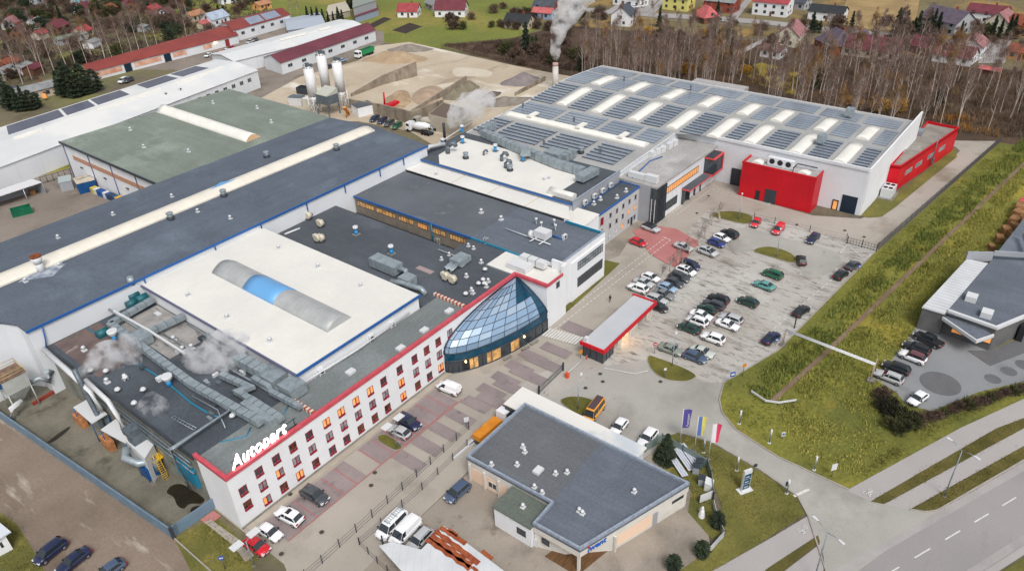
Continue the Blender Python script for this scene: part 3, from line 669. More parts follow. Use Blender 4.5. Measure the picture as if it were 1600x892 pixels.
# sign on the parapet
def text(name, body, size, mat, parent=None, ext=.05, mtx=None, shear=0, bold=.0, align='LEFT', spacing=1.0, xs=1.0):
    cu = bpy.data.curves.new(name, 'FONT'); cu.body = body; cu.size = size; cu.extrude = ext; cu.shear = shear; cu.offset = bold; cu.align_x = align; cu.space_character = spacing
    cu.resolution_u = 3; tmp = bpy.data.objects.new(name, cu); COL.objects.link(tmp)
    bpy.context.view_layer.update()
    me = bpy.data.meshes.new_from_object(tmp.evaluated_get(bpy.context.evaluated_depsgraph_get())); bpy.data.objects.remove(tmp)
    me.transform(Matrix.Diagonal((xs, 1, 1, 1))); me.materials.clear(); me.materials.append(mat); o = bpy.data.objects.new(name, me); COL.objects.link(o)
    if mtx is not None: o.matrix_world = mtx
    if parent:
        o.parent = parent; o.location = o.location - parent.location
    return o
def wallmtx(P, u, up=(0, 0, 1)):
    u = Vector(u).normalized(); v = Vector(up).normalized(); w = u.cross(v)
    return Matrix(((u.x, v.x, w.x, P[0]), (u.y, v.y, w.y, P[1]), (u.z, v.z, w.z, P[2]), (0, 0, 0, 1)))
sgn = thing("rooftop_sign", "glowing white slanted letters standing on the red parapet of the office", "sign", (32.5, 76.0, 10.2))
text("lettering", "Autopart", 3.0, m_sign, sgn, .1, wallmtx((32.4, 75.9, 10.25), (1, 0, 0)), shear=.3, bold=.0, spacing=1.06, xs=.76)
mb = MB(); mb.box(32.6, 76.05, 10.2, 43.4, 76.15, 10.35); mb.box(32.6, 76.05, 11.4, 43.4, 76.12, 11.5)
for x in (33.5, 37, 40.5, 43): mb.box(x, 76.05, 9.6, x + .1, 76.15, 11.5)
mb.build("support_frame", m_dgrey, sgn)

# ---------------------------------------------------------------- process wing (dark roof with ducts)
ZP = 9.45
pw = thing("process_wing", "dark flat-roofed process wing crowded with galvanised ducts and steaming vents", "factory wing", (31, 83, 0))
mb = MB(); mb.prism([(31, 83.2), (49.4, 83.2), (49.4, 127.9), (31, 127.9)], 0, ZP - .3, 0, top=False)
mb.build("wall", M("weathered_wall", C(150, 150, 140), C(118, 118, 108), rough=.9, scale=.4, patch=(C(84, 84, 74), .5, .55, .75)), pw)
mb = MB(); mb.prism([(31.0, 82.81), (49.4, 82.81), (49.4, 127.95), (31.0, 127.95)], ZP - .3, ZP); 
mb.build("roof", M("patched_felt", C(86, 93, 101), C(72, 78, 86), rough=.8, scale=.15, fine=.25, fscale=2, patch=(C(124, 106, 102), .09, .6, .72), patch2=(C(60, 64, 70), .2, .58, .8), brick=(9, 1.05, .02, (.8, .8, .8), R(90), .94)), pw)
mb = MB(); mb.box(30.75, 83.4, ZP - .45, 31.05, 128, ZP + .12); mb.build("gutter", m_dgrey, pw)
mb = MB(); mb.prism([(32, 112), (40, 112), (40, 127.6), (32, 127.6)], ZP, ZP + .015); mb.build("rusty_patch", M("rusty_gravel", C(122, 104, 98), C(100, 88, 86), rough=.95, scale=.5, fine=.3, patch=(C(182, 172, 166), .35, .62, .75)), pw)
mb = MB(); mb.prism([(41.5, 107), (49.2, 107), (49.2, 124), (41.5, 124)], ZP, ZP + .02); mb.build("pale_patch", M("pale_coating", C(176, 172, 168), C(140, 138, 136), rough=.8, scale=.3, patch=(C(100, 98, 98), .5, .58, .7, (3, .5, 1))), pw)
# main ducts: pixel surveyed along their tops
def P3(px, py, z): return at(px, py, z)
zt = ZP + 1.3
duct(pw, [P3(238, 468, zt), P3(172, 506, zt)], 1.1, .9)
duct(pw, [P3(172, 506, zt), P3(226, 545, zt), P3(300, 600, zt), P3(408, 660, zt)], 1.25, .9)
duct(pw, [P3(287, 494, zt), P3(216, 527, zt)], 1.1, .9)
duct(pw, [P3(178, 486, ZP + 1.9), P3(232, 516, ZP + 1.9), P3(288, 552, ZP + 1.9)], .35, .35, m_pipe, ribs=0)
mb = MB(); a = P3(224, 536, ZP); mb.obox(a.x, a.y, ZP + .3, 2.4, 3.4, 1.6, 0); mb.build("air_handling_unit", m_gal, pw)
duct(pw, [P3(345, 585, zt), P3(390, 605, zt), P3(372, 612, zt), P3(440, 655, zt)], .95, .8)
mb = MB(); 
for (px, py, lx, ly, lz) in ((425, 580, 3.4, 4.4, 2.0), (455, 598, 3.0, 3.2, 2.4)):
    a = P3(px, py, ZP + lz); mb.box(a.x - lx / 2, a.y - ly / 2, ZP + .4, a.x + lx / 2, a.y + ly / 2, ZP + lz)
mb.build("air_handling_unit", m_gal, pw)
duct(pw, [P3(372, 560, zt + .6), P3(415, 583, zt + .6)], 1.8, 1.6)
a = P3(410, 650, ZP); 
mb = MB(); mb.obox(a.x, a.y, ZP + .1, 2.2, 7, 1.5, 0); mb.build("air_handling_unit", m_gal, pw)
for dz_, o in ((0, 0), (0, .45), (.35, .2)): pipe(pw, [P3(281, 590, ZP + 1.0 + dz_) + Vector((o, 0, 0)), P3(357, 642, ZP + 1.0 + dz_) + Vector((o, 0, 0)), P3(276, 698, ZP + 1.0 + dz_) + Vector((0, o, 0)), P3(276, 698, ZP + 1.0 + dz_) + Vector((-.9, o, 0)), Vector((30.1, P3(276, 698, ZP + 1).y + o, 2.0))], .16)
pipe(pw, [P3(168, 482, ZP + 1.2), P3(228, 520, ZP + 1.2), P3(228, 520, ZP + .3)], .2)
for px, py in ((180, 531), (265, 602)): a = P3(px, py, ZP); vent(pw, a.x, a.y, ZP, "funnel")
for px, py in ((364, 653),): a = P3(px, py, ZP); vent(pw, a.x, a.y, ZP, "mushroom", 1)
for px, py in ((132, 548), (167, 583), (168, 598), (185, 612), (197, 593), (225, 612), (211, 633), (143, 582), (272, 532), (286, 548), (300, 545), (196, 592)): a = P3(px, py, ZP); vent(pw, a.x, a.y, ZP, "mushroom" if px % 2 else "cowl")
for pts in ([(210, 566), (240, 583), (262, 598), (300, 630), (330, 648), (345, 652)], [(135, 512), (160, 527)], [(345, 690), (385, 682), (392, 668)], [(405, 640), (440, 652), (452, 632)]):
    pipe(pw, [P3(x, y, ZP + .12) for x, y in pts], .14, m_tealtrim, "cable_tray")
mb = MB(); a, b = P3(270, 651, ZP + .3), P3(305, 670, ZP + .3)
for s in (-.25, .25): mb.tube([a + Vector((s, 0, 0)), b + Vector((s, 0, 0))], .06, 5)
for k in range(9): c = a.lerp(b, k / 8); mb.tube([c - Vector((.25, 0, 0)), c + Vector((.25, 0, 0))], .04, 4)
mb.build("cable_ladder", m_gal, pw)
for k, (px, py, z) in enumerate(((208, 462, ZP + 1.4), (222, 466, ZP + 1.4), (206, 474, ZP + .9), (160, 520, ZP + .6))):
    a = P3(px, py, z); mb = MB(); mb.tube([a + Vector((-1, 0, 0)), a + Vector((1, 0, 0))], .75, 10); mb.box(a.x - .8, a.y - .7, ZP, a.x + .8, a.y + .7, z - .3); mb.build("pump_motor", M("teal_motor", C(30, 110, 120), C(40, 90, 100), rough=.5), pw)
mb = MB(); a = P3(205, 440, ZP + 4); mb.cyl(a.x, a.y, ZP, ZP + 4.2, .35, n=8); mb.cyl(a.x, a.y, ZP + 3.5, ZP + 5.0, .8, .55, n=10); mb.build("exhaust_stack", m_gal, pw)
for q, r_ in (([(292, 505), (345, 540), (372, 552)], .12), ([(252, 520), (300, 548), (338, 572)], .16), ([(330, 560), (395, 596), (455, 632)], .2), ([(236, 560), (300, 602), (392, 655)], .12), ([(300, 618), (340, 640), (352, 668)], .1), ([(420, 600), (440, 612), (470, 606)], .25), ([(355, 575), (352, 590), (380, 600)], .3)): pipe(pw, [P3(x_, y_, ZP + .55) for x_, y_ in q], r_)
rb = random.Random(4)
for k in range(26):
    x_, y_ = rb.uniform(36, 48.5), rb.uniform(86, 122); w_, l_, h_ = rb.uniform(.3, 1.0), rb.uniform(.3, 1.4), rb.uniform(.2, .9)
    mb = MB(); mb.box(x_, y_, ZP, x_ + w_, y_ + l_, ZP + h_); mb.build("roof_box", rb.choice((m_gal, m_gal2, m_pipe, m_dgrey, m_conc)), pw)
duct(pw, [P3(395, 590, zt), P3(420, 604, zt), P3(424, 612, zt), P3(470, 636, zt)], .8, .7)
# pipes hanging on the yard wall
pipe(pw, [(30.2, 127.2, ZP + .2), (29.9, 117, ZP - .2), (29.9, 111, ZP - 1.0), (29.9, 110.4, 5)], .45, m_pipe)
pipe(pw, [(30.4, 113, ZP + .1), (30.2, 106, ZP - .6), (30.1, 104, ZP - 2.5), (30.0, 103.6, 4.5)], .4, m_pipe)
pipe(pw, [(29.6, 113.5, 12), (29.6, 113, 9), (29.4, 111, 4), (29.2, 110, 1)], .4, m_gal2)
mb = MB()
for z in (8.4, 7.4, 6.2): mb.tube([(30.5, 84, z), (30.5, 112, z)], .14, 6)
for y in range(85, 112, 4): mb.box(30.45, y, 5.5, 30.6, y + .12, 8.8)
mb.build("wall_pipe", m_gal2, pw)
mb = MB(); mb.box(30.5, 84.2, 3.0, 30.97, 89.5, 5.4); mb.box(30.5, 84.2, 6.0, 30.97, 89.5, 6.4); mb.build("wall_rack", m_tealtrim, pw)

# ---------------------------------------------------------------- white-roofed hall with barrel rooflight
ZW = 12.4
wh = thing("white_roof_hall", "production hall with bright white flat roof and one grey and blue barrel rooflight", "factory hall", (49.4, 83, 0))
mb = MB(); mb.prism([(49.45, 83), (76.2, 83), (76.2, 127.9), (49.45, 127.9)], 0, ZW - .12, 0, top=False); mb.build("wall", m_white, wh)
mb = MB(); mb.prism([(49.25, 82.8), (76.4, 82.8), (76.4, 127.95), (49.25, 127.95)], ZW - .12, ZW); mb.build("roof", m_membrane, wh)
mb = MB(); mb.box(49.1, 82.5, ZW - .3, 76.5, 82.79, ZW + .1); mb.build("blue_fascia", m_bluetrim, wh)
mb = MB(); mb.box(49.0, 82.8, ZW - .35, 49.24, 127.9, ZW + .06); mb.build("edge_trim", M("purple_grey_trim", C(110, 110, 140), rough=.6), wh)
a, b = at(350, 418, ZW), at(530, 508, ZW); xm = (a.x + b.x) / 2
ys = sorted((a.y, b.y)); print("barrel", a, b)
barrel(wh, xm - 2.6, xm + 2.6, ys[0], ys[1], ZW, 1.25, 'y', m_glasspale if False else M("grey_acrylic", C(186, 188, 188), C(170, 173, 174), rough=.35, scale=.4, brick=(60, 1.1, .03, (.75, .75, .75), 0, .97)), kerb=.25)
yb0, yb1 = at(452, 462, ZW).y, at(405, 438, ZW).y
barrel(wh, xm - 2.64, xm + 2.64, yb0, yb1, ZW + .02, 1.27, 'y', M("blue_sheet", C(110, 172, 226), rough=.4), name="blue_cover", kerb=.25)
for px, py in ((436, 389), (497, 418), (564, 448), (294, 463), (355, 497), (422, 534)): p = at(px, py, ZW); vent(wh, p.x, p.y, ZW, "cowl", .95)
for k, (px, py) in enumerate(((502, 581), (580, 528), (613, 507))):
    p = at(px, py, ZO + .5); vent(off, p.x, p.y, ZO, "ac")
pipe(off, [at(475, 597, ZO + 1.0), at(560, 545, ZO + .8), at(640, 488, ZO + .8)], .12, m_pipe)

# ---------------------------------------------------------------- dark-roofed low wing with blowers
ZD = 9.5
vw = thing("ventilator_wing", "low dark felt roof with blue exhaust fans, beige blowers and grey ducts between two halls", "factory wing", (76.5, 83, 0))
mb = MB(); mb.prism([(76.45, 82.85), (95.6, 82.85), (95.6, 127.9), (76.45, 127.9)], 0, ZD - .2, 0, top=False); mb.build("wall", m_white, vw)
mb = MB(); mb.prism([(76.45, 76.2), (94.5, 76.2), (94.5, 82.85), (95.7, 82.85), (95.7, 127.95), (76.45, 127.95)], ZD + .105, ZD + .13) if False else mb.prism([(76.45, 82.83), (95.7, 82.83), (95.7, 127.95), (76.45, 127.95)], ZD - .2, ZD + .1)
mb.build("roof", m_darkfelt, vw)
mb = MB(); mb.prism([(81.25, 76.05), (94.5, 76.05), (94.5, 82.78), (81.25, 82.78)], ZO, ZO + .03); mb.build("dark_felt_strip", m_darkfelt, off)
for px, py in ((557, 367), (612, 397)): p = at(px, py, ZD); vent(vw, p.x, p.y, ZD + .1, "blue")
zz = ZD + 1.6
mb = MB(); a, b = at(598, 405, ZD + 2), at(604, 420, ZD + 2); a = at(603, 412, ZD + 1.6)
mb.box(a.x - 1.3, a.y - 3.4, ZD + .5, a.x + 1.3, a.y + 3.4, ZD + 2.4)
for yy in (-2.5, 2.3): mb.box(a.x - 1.0, a.y + yy, ZD + .1, a.x - .8, a.y + yy + .2, ZD + .5); mb.box(a.x + .8, a.y + yy, ZD + .1, a.x + 1.0, a.y + yy + .2, ZD + .5)
mb.build("air_handling_unit", m_gal, vw)
pipe(vw, [(a.x, a.y - 3.2, zz), (a.x + .4, a.y - 5.0, zz), (a.x - .2, a.y - 5.6, ZD + .8), (a.x - .2, a.y - 5.7, ZD + .1)], .5)
b = at(628, 443, ZD + .8); pipe(vw, [(b.x - 1, b.y + 2, ZD + 1), (b.x, b.y, ZD + 1), (b.x + .3, b.y - 2.6, ZD + .9), (b.x + .4, b.y - 4.6, ZD + 1.1), (b.x + .5, b.y - 5.6, ZD + .2)], .55)
mb = MB(); c = at(637, 440, ZD + .7); mb.box(c.x - 1.2, c.y - 1.3, ZD + .1, c.x + 1.2, c.y + 1.3, ZD + 1.9); mb.build("fan_box", m_gal, vw)
a, b = at(700, 420, ZD + 1), at(722, 404, ZD + 1)
for s in (-.55, .55): pipe(vw, [(a.x, a.y + s, ZD + .2), (a.x + .2, a.y + s, ZD + .9), (b.x - 2, b.y + s, ZD + 1.0)], .5)
mb = MB(); mb.box(b.x - 2.2, b.y - 1.4, ZD + .5, b.x + 1.2, b.y + 1.4, ZD + 1.6); mb.build("duct_junction", m_gal, vw)
pipe(vw, [at(685, 390, ZD + .4), at(733, 408, ZD + .4), at(721, 417, ZD + .4)], .14, m_pipe)
for px, py in ((697, 438), (708, 443), (502, 355), (483, 343), (497, 378), (503, 378)): p = at(px, py, ZD); vent(vw, p.x, p.y, ZD + .1, "snail")
for px, py in ((729, 434), (752, 412), (758, 425), (737, 456), (739, 460), (728, 463), (748, 447), (755, 441), (757, 447), (763, 442), (760, 450)): p = at(px, py, ZD); vent(vw, p.x, p.y, ZD + .13, "mushroom" if py % 2 else "cowl", .9)
for px, py in ((690, 407), (702, 400), (732, 386), (740, 390)): p = at(px, py, ZD); vent(vw, p.x, p.y, ZD + .1, "cowl", .8)
mb = MB(); a, b = at(652, 417, ZD + .12), at(676, 426, ZD + .12); mb.obox((a.x + b.x) / 2, (a.y + b.y) / 2, ZD + .1, 1.2, (a - b).length, .02); mb.build("pink_patch", M("pale_patch_felt", C(170, 150, 148), rough=.9), vw)
pipe(vw, [at(445, 366, ZD + .3), at(468, 357, ZD + .3), at(468, 357, ZD + .2)], .2, m_pipe)
mb = MB(); mb.box(76.5, 82.9, ZD + .1, 76.8, 127.8, ZD + .3); mb.build("roof_edge", m_dgrey, vw)

# ---------------------------------------------------------------- wing with the lit window band and the white front
ZL = 9.9
lw = thing("lit_window_wing", "dark-roofed wing with a band of glowing windows facing a narrow alley and a white front", "factory wing", (101, 70, 0))
mb = MB(); mb.prism([(101.3, 70.4), (117.8, 70.4), (117.8, 127.9), (101.3, 127.9)], 0, ZL - .25, 0, top=False)
mb.build("wall", M("grey_beige_wall", C(150, 140, 128), C(132, 124, 114), rough=.9, scale=.6), lw)
mb = MB(); mb.prism([(101.3, 70.4), (117.9, 70.4), (117.9, 92), (101.3, 92)], ZL - .25, ZL + .003, 0); mb.build("front_roof", m_slate_b, lw)
mb = MB(); mb.prism([(101.3, 92), (117.9, 92), (117.9, 127.95), (101.3, 127.95)], ZL - .25, ZL, 0); mb.build("roof", M("smooth_grey_felt", C(106, 111, 118), C(94, 99, 106), rough=.75, scale=.1, fine=.12, fscale=2, patch=(C(150, 152, 156), .1, .6, .78), brick=(9, 1.05, .02, (.84, .84, .84), R(90), .96)), lw)
mb = MB(); mb.box(101.2, 69.9, 0, 117.9, 70.39, 10.4); mb.box(117.6, 70.39, 0, 117.92, 80, 10.4); mb.box(101.2, 70.39, ZL - .1, 101.5, 74, 10.4); mb.build("front_wall", m_white, lw)
mb = MB(); mb.box(105.1, 69.6, 0, 117.5, 69.9, 9.1); mb.build("front_panel", m_white, lw)
mb = MB(); mb.box(101.2, 69.92, 10.4, 117.95, 70.42, 10.5); mb.build("coping", m_paleblue, lw)
mb = MB(); mb.box(117.3, 70.43, ZL + .1, 117.59, 79.5, 10.5); mb.build("teal_parapet", m_tealtrim, lw)
mb = MB(); mb.box(101.0, 92.0, ZL - .32, 101.29, 127.9, ZL + .06); mb.box(101.0, 74, ZL - .32, 101.29, 92.0, ZL + .06, 1); mb.build("eave_trim", [m_bluetrim, m_tealtrim], lw)
for z0, z1 in ((6.6, 8.4), (2.6, 4.8)):
    window(lw, (107.2, 69.6, 0), (0, -1, 0), (1, 0, 0), 0, z0, 9.4, z1, m_glasspale if z0 > 5 else m_glass, m_dgrey, 9, 1, .12, .08)
for y0, y1 in ((121.5, 127.2), (114.5, 120.8), (108.8, 113.6), (104.8, 107.6), (99.4, 103.8), (93.6, 98.2)):
    window(lw, (101.3, 0, 0), (-1, 0, 0), (0, 1, 0), y0, ZL - 2.3, y1, ZL - 1.0, m_litsoft if y0 != 104.8 else m_lit, m_dgrey, 5, 0, .1, .06)
pipe(lw, [(101.0, 103.2, ZL), (101.0, 103.2, 5)], .14, m_tealtrim, "downpipe")
# alley bottom: a plain black slab above the ground
mb = MB(); mb.box(95.75, 82.9, 5.2, 101.2, 127.9, 5.6); mb.build("alley_bottom", m_black, lw)
mb = MB(); mb.box(95.8, 82.9, ZD - .6, 101.0, 92, ZD + .05); mb.build("link_roof", m_darkfelt, lw)
ladder(lw, 101.0, 88.0, ZD, ZL, (-1, 0, 0)); ladder(vw, 95.9, 96.5, 7, ZD + .1, (1, 0, 0))
# satellite/antenna cluster and AC
c = at(848, 366, ZL + 1); mb = MB()
mb.box(c.x - 1.2, c.y - 1.6, ZL + .5, c.x + 1.0, c.y + 1.4, ZL + 2.0); mb.tube([(c.x - 1.2, c.y + 1.6, ZL + 1), (c.x - 1.2, c.y + 2.4, ZL + 1)], .8, 12)
mb.build("air_handling_unit", m_pipe, lw)
for q in ([(790, 357), (860, 382)], [(828, 377), (846, 367)], [(842, 382), (858, 372)], [(823, 369), (838, 374)]):
    pipe(lw, [at(*q[0], ZL + .5), at(*q[1], ZL + .5)], .12, m_pipe, "steel_bracket")
for px, py in ((838, 352), (866, 354), (846, 358), (868, 362)): p = at(px, py, ZL); mb = MB(); mb.cyl(p.x, p.y, ZL, ZL + 1.5, .1, n=6); mb.cyl(p.x, p.y, ZL + 1.3, ZL + 1.7, .3, n=8); mb.build("pipe_vent", m_pipe, lw)
pipe(lw, [at(862, 368, ZL + .3), at(880, 373, ZL + .3)], .2, m_bluetrim)
p = at(882, 374, ZL); vent(lw, p.x, p.y, ZL, "ac")
for px, py in ((752, 333), (783, 344)): p = at(px, py, ZL); vent(lw, p.x, p.y, ZL, "cowl", 1.1)
# platform of white plant at the corner
a = at(815, 415, ZO + .6); mb = MB(); mb.box(a.x - 1.5, a.y - 2, ZO + .1, a.x + 1.2, a.y + 2.5, ZO + 1.1); mb.build("plant_cabinet", m_pipe, off)
a = at(838, 412, ZO + .9); duct(off, [(a.x, a.y - 2.2, ZO + 1.3), (a.x, a.y + 3.5, ZO + 1.3)], 1.4, 1.3, m_pipe)

# ---------------------------------------------------------------- white flat building with long ducts
ZH = 10.9
hv = thing("hvac_building", "white-roofed flat building with a long galvanised duct, gooseneck vents and blue fans", "factory building", (124, 82, 0))
mb = MB(); mb.prism([(124.2, 82.3), (146, 82.3), (146, 130.8), (124.2, 130.8)], 0, ZH - .2, 0, top=False); mb.build("wall", m_white2, hv)
mb = MB(); mb.prism([(124.1, 82.2), (146, 82.2), (146, 131), (124.1, 131)], ZH - .2, ZH); mb.build("roof", m_darkfelt, hv)
mb = MB(); mb.prism([(124.4, 88), (138, 88), (138, 86.5), (140, 86.5), (140, 100), (141, 100), (141, 128), (128.5, 126), (124.4, 122)], ZH, ZH + .04); mb.build("white_membrane", m_membrane, hv)
mb = MB(); mb.box(123.9, 82.1, ZH - .35, 124.09, 131, ZH + .08); mb.box(124.1, 131.01, ZH - .35, 128, 131.2, ZH + .08); mb.build("blue_fascia", m_bluetrim, hv)
mb = MB(); mb.box(124.1, 82.0, ZH - 2.2, 144, 82.19, ZH + .6, 0); mb.box(123.9, 81.85, ZH + .6, 144.2, 82.3, ZH + .7, 1); mb.build("front_parapet", [m_greyclad, m_paleblue], hv)
zt = ZH + 1.2
duct(hv, [P3(755, 208, zt), P3(810, 232, zt), P3(870, 256, zt), P3(912, 268, zt)], 1.6, 1.9, None, "air_duct", 2.0)
duct(hv, [P3(772, 195, zt), P3(752, 204, zt)], 1.8, 1.9)
duct(hv, [P3(880, 248, zt), P3(896, 238, zt)], 1.8, 1.9)
duct(hv, [P3(905, 279, zt + .2), P3(930, 266, zt + .2)], 2.4, 1.5, None, "air_duct", 0)
mb = MB(); a = P3(868, 238, ZH + 2); mb.box(a.x - 2, a.y - 2.2, ZH + .3, a.x + 2, a.y + 2.2, ZH + 2.4); mb.build("air_handling_unit", m_gal, hv)
duct(hv, [P3(818, 232, zt + 1), P3(822, 240, zt + 1)], 2.2, 1.6, None, "duct_riser", 0)
for px, py in ((692, 226), (723, 222), (774, 235), (817, 250), (722, 205)): p = at(px, py, ZH + .3); vent(hv, p.x, p.y, ZH, "blue")
for px, py, k, s in ((700, 240, "goose", 1.5), (728, 248, "drum", 1), (756, 243, "goose", .7), (784, 252, "goose", 1.1), (790, 263, "goose", 1.0), (797, 267, "drum", 1.1)): p = at(px, py, ZH); vent(hv, p.x, p.y, ZH, k, s)
for px, py in ((850, 282), (858, 280)): p = at(px, py, ZH); vent(hv, p.x, p.y, ZH, "cowl", .9)
barrel(hv, 125.2, 127.0, 83.0, 89.5, ZH, .5, 'y', m_membrane, "white_cover", kerb=1.0)
mb = MB(); p = at(694, 205, ZH + 2.0); mb.cyl(p.x, p.y, ZH - 2, ZH + 4.2, .38, n=10); mb.build("flue", m_black, hv)
for z in (ZH + .5, ZH + 1.0): pipe(hv, [at(668, 235, z), at(738, 190, z)], .14, m_pipe)
for k, x in enumerate((128, 132, 135.5, 139)): vent(hv, x, 81.4, ZH - 1.6, "ac")
pipe(hv, [(125, 81.3, ZH - 1.9), (144, 81.3, ZH - 1.9)], .12, m_bluetrim)

# ---------------------------------------------------------------- low white roof beside it
ZX = 10.2
lo = thing("white_lean_to", "narrow white lean-to roof with orange stains beside the blue-edged building", "factory wing", (118.6, 83, 0))
mb = MB(); mb.prism([(118.9, 83.2), (123.85, 83.2), (123.85, 127.9), (118.9, 127.9)], 0, ZX - .2, 0, top=False); mb.build("wall", m_conc, lo)
mb = MB(); mb.prism([(118.5, 79), (123.85, 83), (123.85, 127.95), (118.5, 127.95)], ZX - .2, ZX); mb.build("roof", m_membrane, lo)
mb = MB(); mb.tube([(118.4, 79.2, ZX - .15), (118.4, 127.9, ZX - .15)], .16, 6); mb.build("gutter", m_dgrey, lo)
for y in (91, 102, 113): mb = MB(); mb.prism([(118.6, y), (123.8, y), (123.8, y + .14), (118.6, y + .14)], ZX, ZX + .012); mb.build("roof_seam", M("orange_stain", C(214, 170, 130), rough=.9), lo)
vent(lo, 120, 119, ZX, "cowl", 1)
for z in (8.9, 8.4): pipe(lo, [(118.1, 80, z), (118.1, 127, z)], .13, m_gal2)
for k in range(5): mb = MB(); y = 80.5 + k * 1.5; mb.box(118.0, y, 7.6, 118.75, y + 1.0, 9.3); mb.build("orange_crate", m_wood, lo)
# white gable annex and three-storey strip
an = thing("white_gable_annex", "small white lean-to annex between the lit wing and the three-storey block", "annex", (118.5, 76, 0))
mb = MB(); mb.prism([(118.2, 76.4), (125.9, 76.4), (125.9, 82.9), (118.6, 78.9)], 0, lambda x, y: 8.6 + (x - 118) * .06, 0, top=False); mb.build("wall", m_white, an)
mb = MB(); mb.prism([(118.1, 76.3), (125.95, 76.3), (125.95, 82.9), (123.8, 82.9), (118.5, 78.95)], lambda x, y: 8.6 + (x - 118) * .06, lambda x, y: 8.8 + (x - 118) * .06); mb.build("roof", m_membrane, an)
window(an, (120.5, 76.4, 0), (0, -1, 0), (1, 0, 0), 0, 5.6, .9, 6.8, m_glass, m_winred, 0)
ts = thing("three_storey_block", "grey three-storey block with small square windows and a blue roof edge", "building", (126, 76.5, 0))
mb = MB(); mb.prism([(126, 76.5), (143.9, 76.5), (143.9, 81.8), (126, 81.8)], 0, 8.8, 0, top=False); mb.build("wall", M("pale_grey_render", C(206, 206, 206), C(194, 194, 195), rough=.8, scale=.3), ts)
mb = MB(); mb.prism([(126.1, 76.6), (143.8, 76.6), (143.8, 81.75), (126.1, 81.75)], 8.5, 8.8); mb.build("roof", m_darkfelt, ts)
mb = MB(); mb.box(125.9, 76.3, 8.7, 144.0, 76.6, 9.05); mb.box(125.9, 76.6, 8.7, 126.2, 81.8, 9.05); mb.box(143.7, 76.6, 8.7, 143.98, 81.8, 9.05); mb.build("blue_coping", m_bluetrim, ts)
for r, z in enumerate((6.8, 4.2, 1.6)):
    for c_, x in enumerate((127.4, 131, 133.8, 136.6, 139.4, 142.2)):
        if r == 0 and c_ == 0: window(ts, (x, 76.5, 0), (0, -1, 0), (1, 0, 0), -.6, z - .9, .6, z + .9, m_winred, m_winred, 0); continue
        g = m_lit if (r, c_) in ((1, 5), (1, 4), (2, 3)) else (m_bluemetal if (r, c_) == (2, 5) else m_glass)
        if r == 2 and c_ in (1, 2): g = m_pipe
        window(ts, (x, 76.5, 0), (0, -1, 0), (1, 0, 0), -.5, z - .65, .5, z + .65, g, m_greyclad, 0)
window(ts, (140.4, 76.5, 0), (0, -1, 0), (1, 0, 0), 0, 0, .9, 2.2, m_black, m_dgrey, 0, name="door")
for px, py in ((928, 320), (938, 313), (964, 310), (978, 300)): p = at(px, py, 8.8); vent(ts, p.x, p.y, 8.8, "cowl", 1)

# ---------------------------------------------------------------- grey office with glass tower
ZG = 9.6
go = thing("grey_office", "two-storey pale office with dark glass corner tower and orange-lit window band", "office building", (144, 72, 0))
mb = MB(); mb.prism([(144.1, 72.3), (174.9, 71.3), (174.9, 82), (144.1, 82)], 0, ZG - .3, 0, top=False); mb.build("wall", m_white2, go)
mb = MB(); mb.prism([(143.9, 72.0), (175, 71.1), (175, 82.1), (143.9, 82.1)], ZG - .3, ZG + .1); mb.build("roof", m_palegrey, go)
mb = MB(); mb.box(143.85, 73.4, 0, 144.08, 79, ZG - .3); mb.build("grey_side_wall", m_greyclad, go)
mb = MB(); mb.prism([(143.7, 71.9), (148.4, 71.75), (148.4, 72.3), (144.2, 72.4), (144.2, 73.4), (143.7, 73.4)], 0, ZG - .32); mb.build("glass_tower", m_glass, go)
mb = MB()
for k in range(7): x = 143.75 + k * .78; mb.box(x - .05, 71.62, 0, x + .05, 71.8, ZG - .3)
for z in (1, 3.2, 5.0, 7.0): mb.box(143.6, 71.7, z, 148.4, 71.74, z + .1); mb.box(143.62, 71.8, z, 143.72, 73.4, z + .1)
for y in (72.0, 72.9): mb.box(143.6, y, .3, 143.72, y + .14, 6.6, 1)
mb.build("tower_mullion", [m_dgrey, m_pipe], go)
uu = Vector((30.8, -1, 0)).normalized(); nn = Vector((uu.y, -uu.x, 0))
window(go, (148.6, 72.15, 0), nn, uu, .6, 5.9, 16.6, 7.7, m_lit, m_dgrey, 15, 0, .14, .08)
window(go, (148.6, 72.15, 0), nn, uu, .9, 1.4, 6.4, 3.6, m_glass, m_dgrey, 4, 2, .1, .08)
mb = MB(); c0, c1 = at(1062, 315), at(1124, 263)
mb.prism([(157, 71.85), (170, 71.4), (170, 69.2), (157, 69.6)], 4.1, 4.5, 0, 1); mb.build("entrance_canopy", [M("salmon_trim", C(226, 84, 84), rough=.5), m_darkfelt], go)
mb = MB()
for x in (157.3, 160.5, 163.7, 166.9): mb.box(x, 71.2, 0, x + .2, 71.8, 4.1)
mb.box(157.4, 71.75, 0, 170, 71.8, 4.0); mb.build("entrance_glazing", m_glass, go)
b0 = (169.6, 66.9 + 2); mb = MB(); mb.box(168.2, 68.9, 4.6, 173.4, 71.5, 8.6); mb.build("bay_window", m_glass, go)
mb = MB()
for x0, y0, z0, x1, y1, z1 in ((168.0, 68.7, 4.2, 173.7, 71.5, 4.6), (168.0, 68.7, 8.6, 173.7, 71.5, 8.95), (173.4, 68.7, 4.6, 173.75, 71.5, 8.6)): mb.box(x0, y0, z0, x1, y1, z1)
mb.build("bay_frame", M("salmon_trim", C(226, 84, 84)), go)
mb = MB()
for k in range(6): mb.box(168.5 + k * .85, 68.84, 4.6, 168.6 + k * .85, 68.9, 8.6)
mb.box(168.2, 69.2, 8.96, 173.2, 71.3, 9.1); mb.build("bay_mullion", m_dgrey, go)
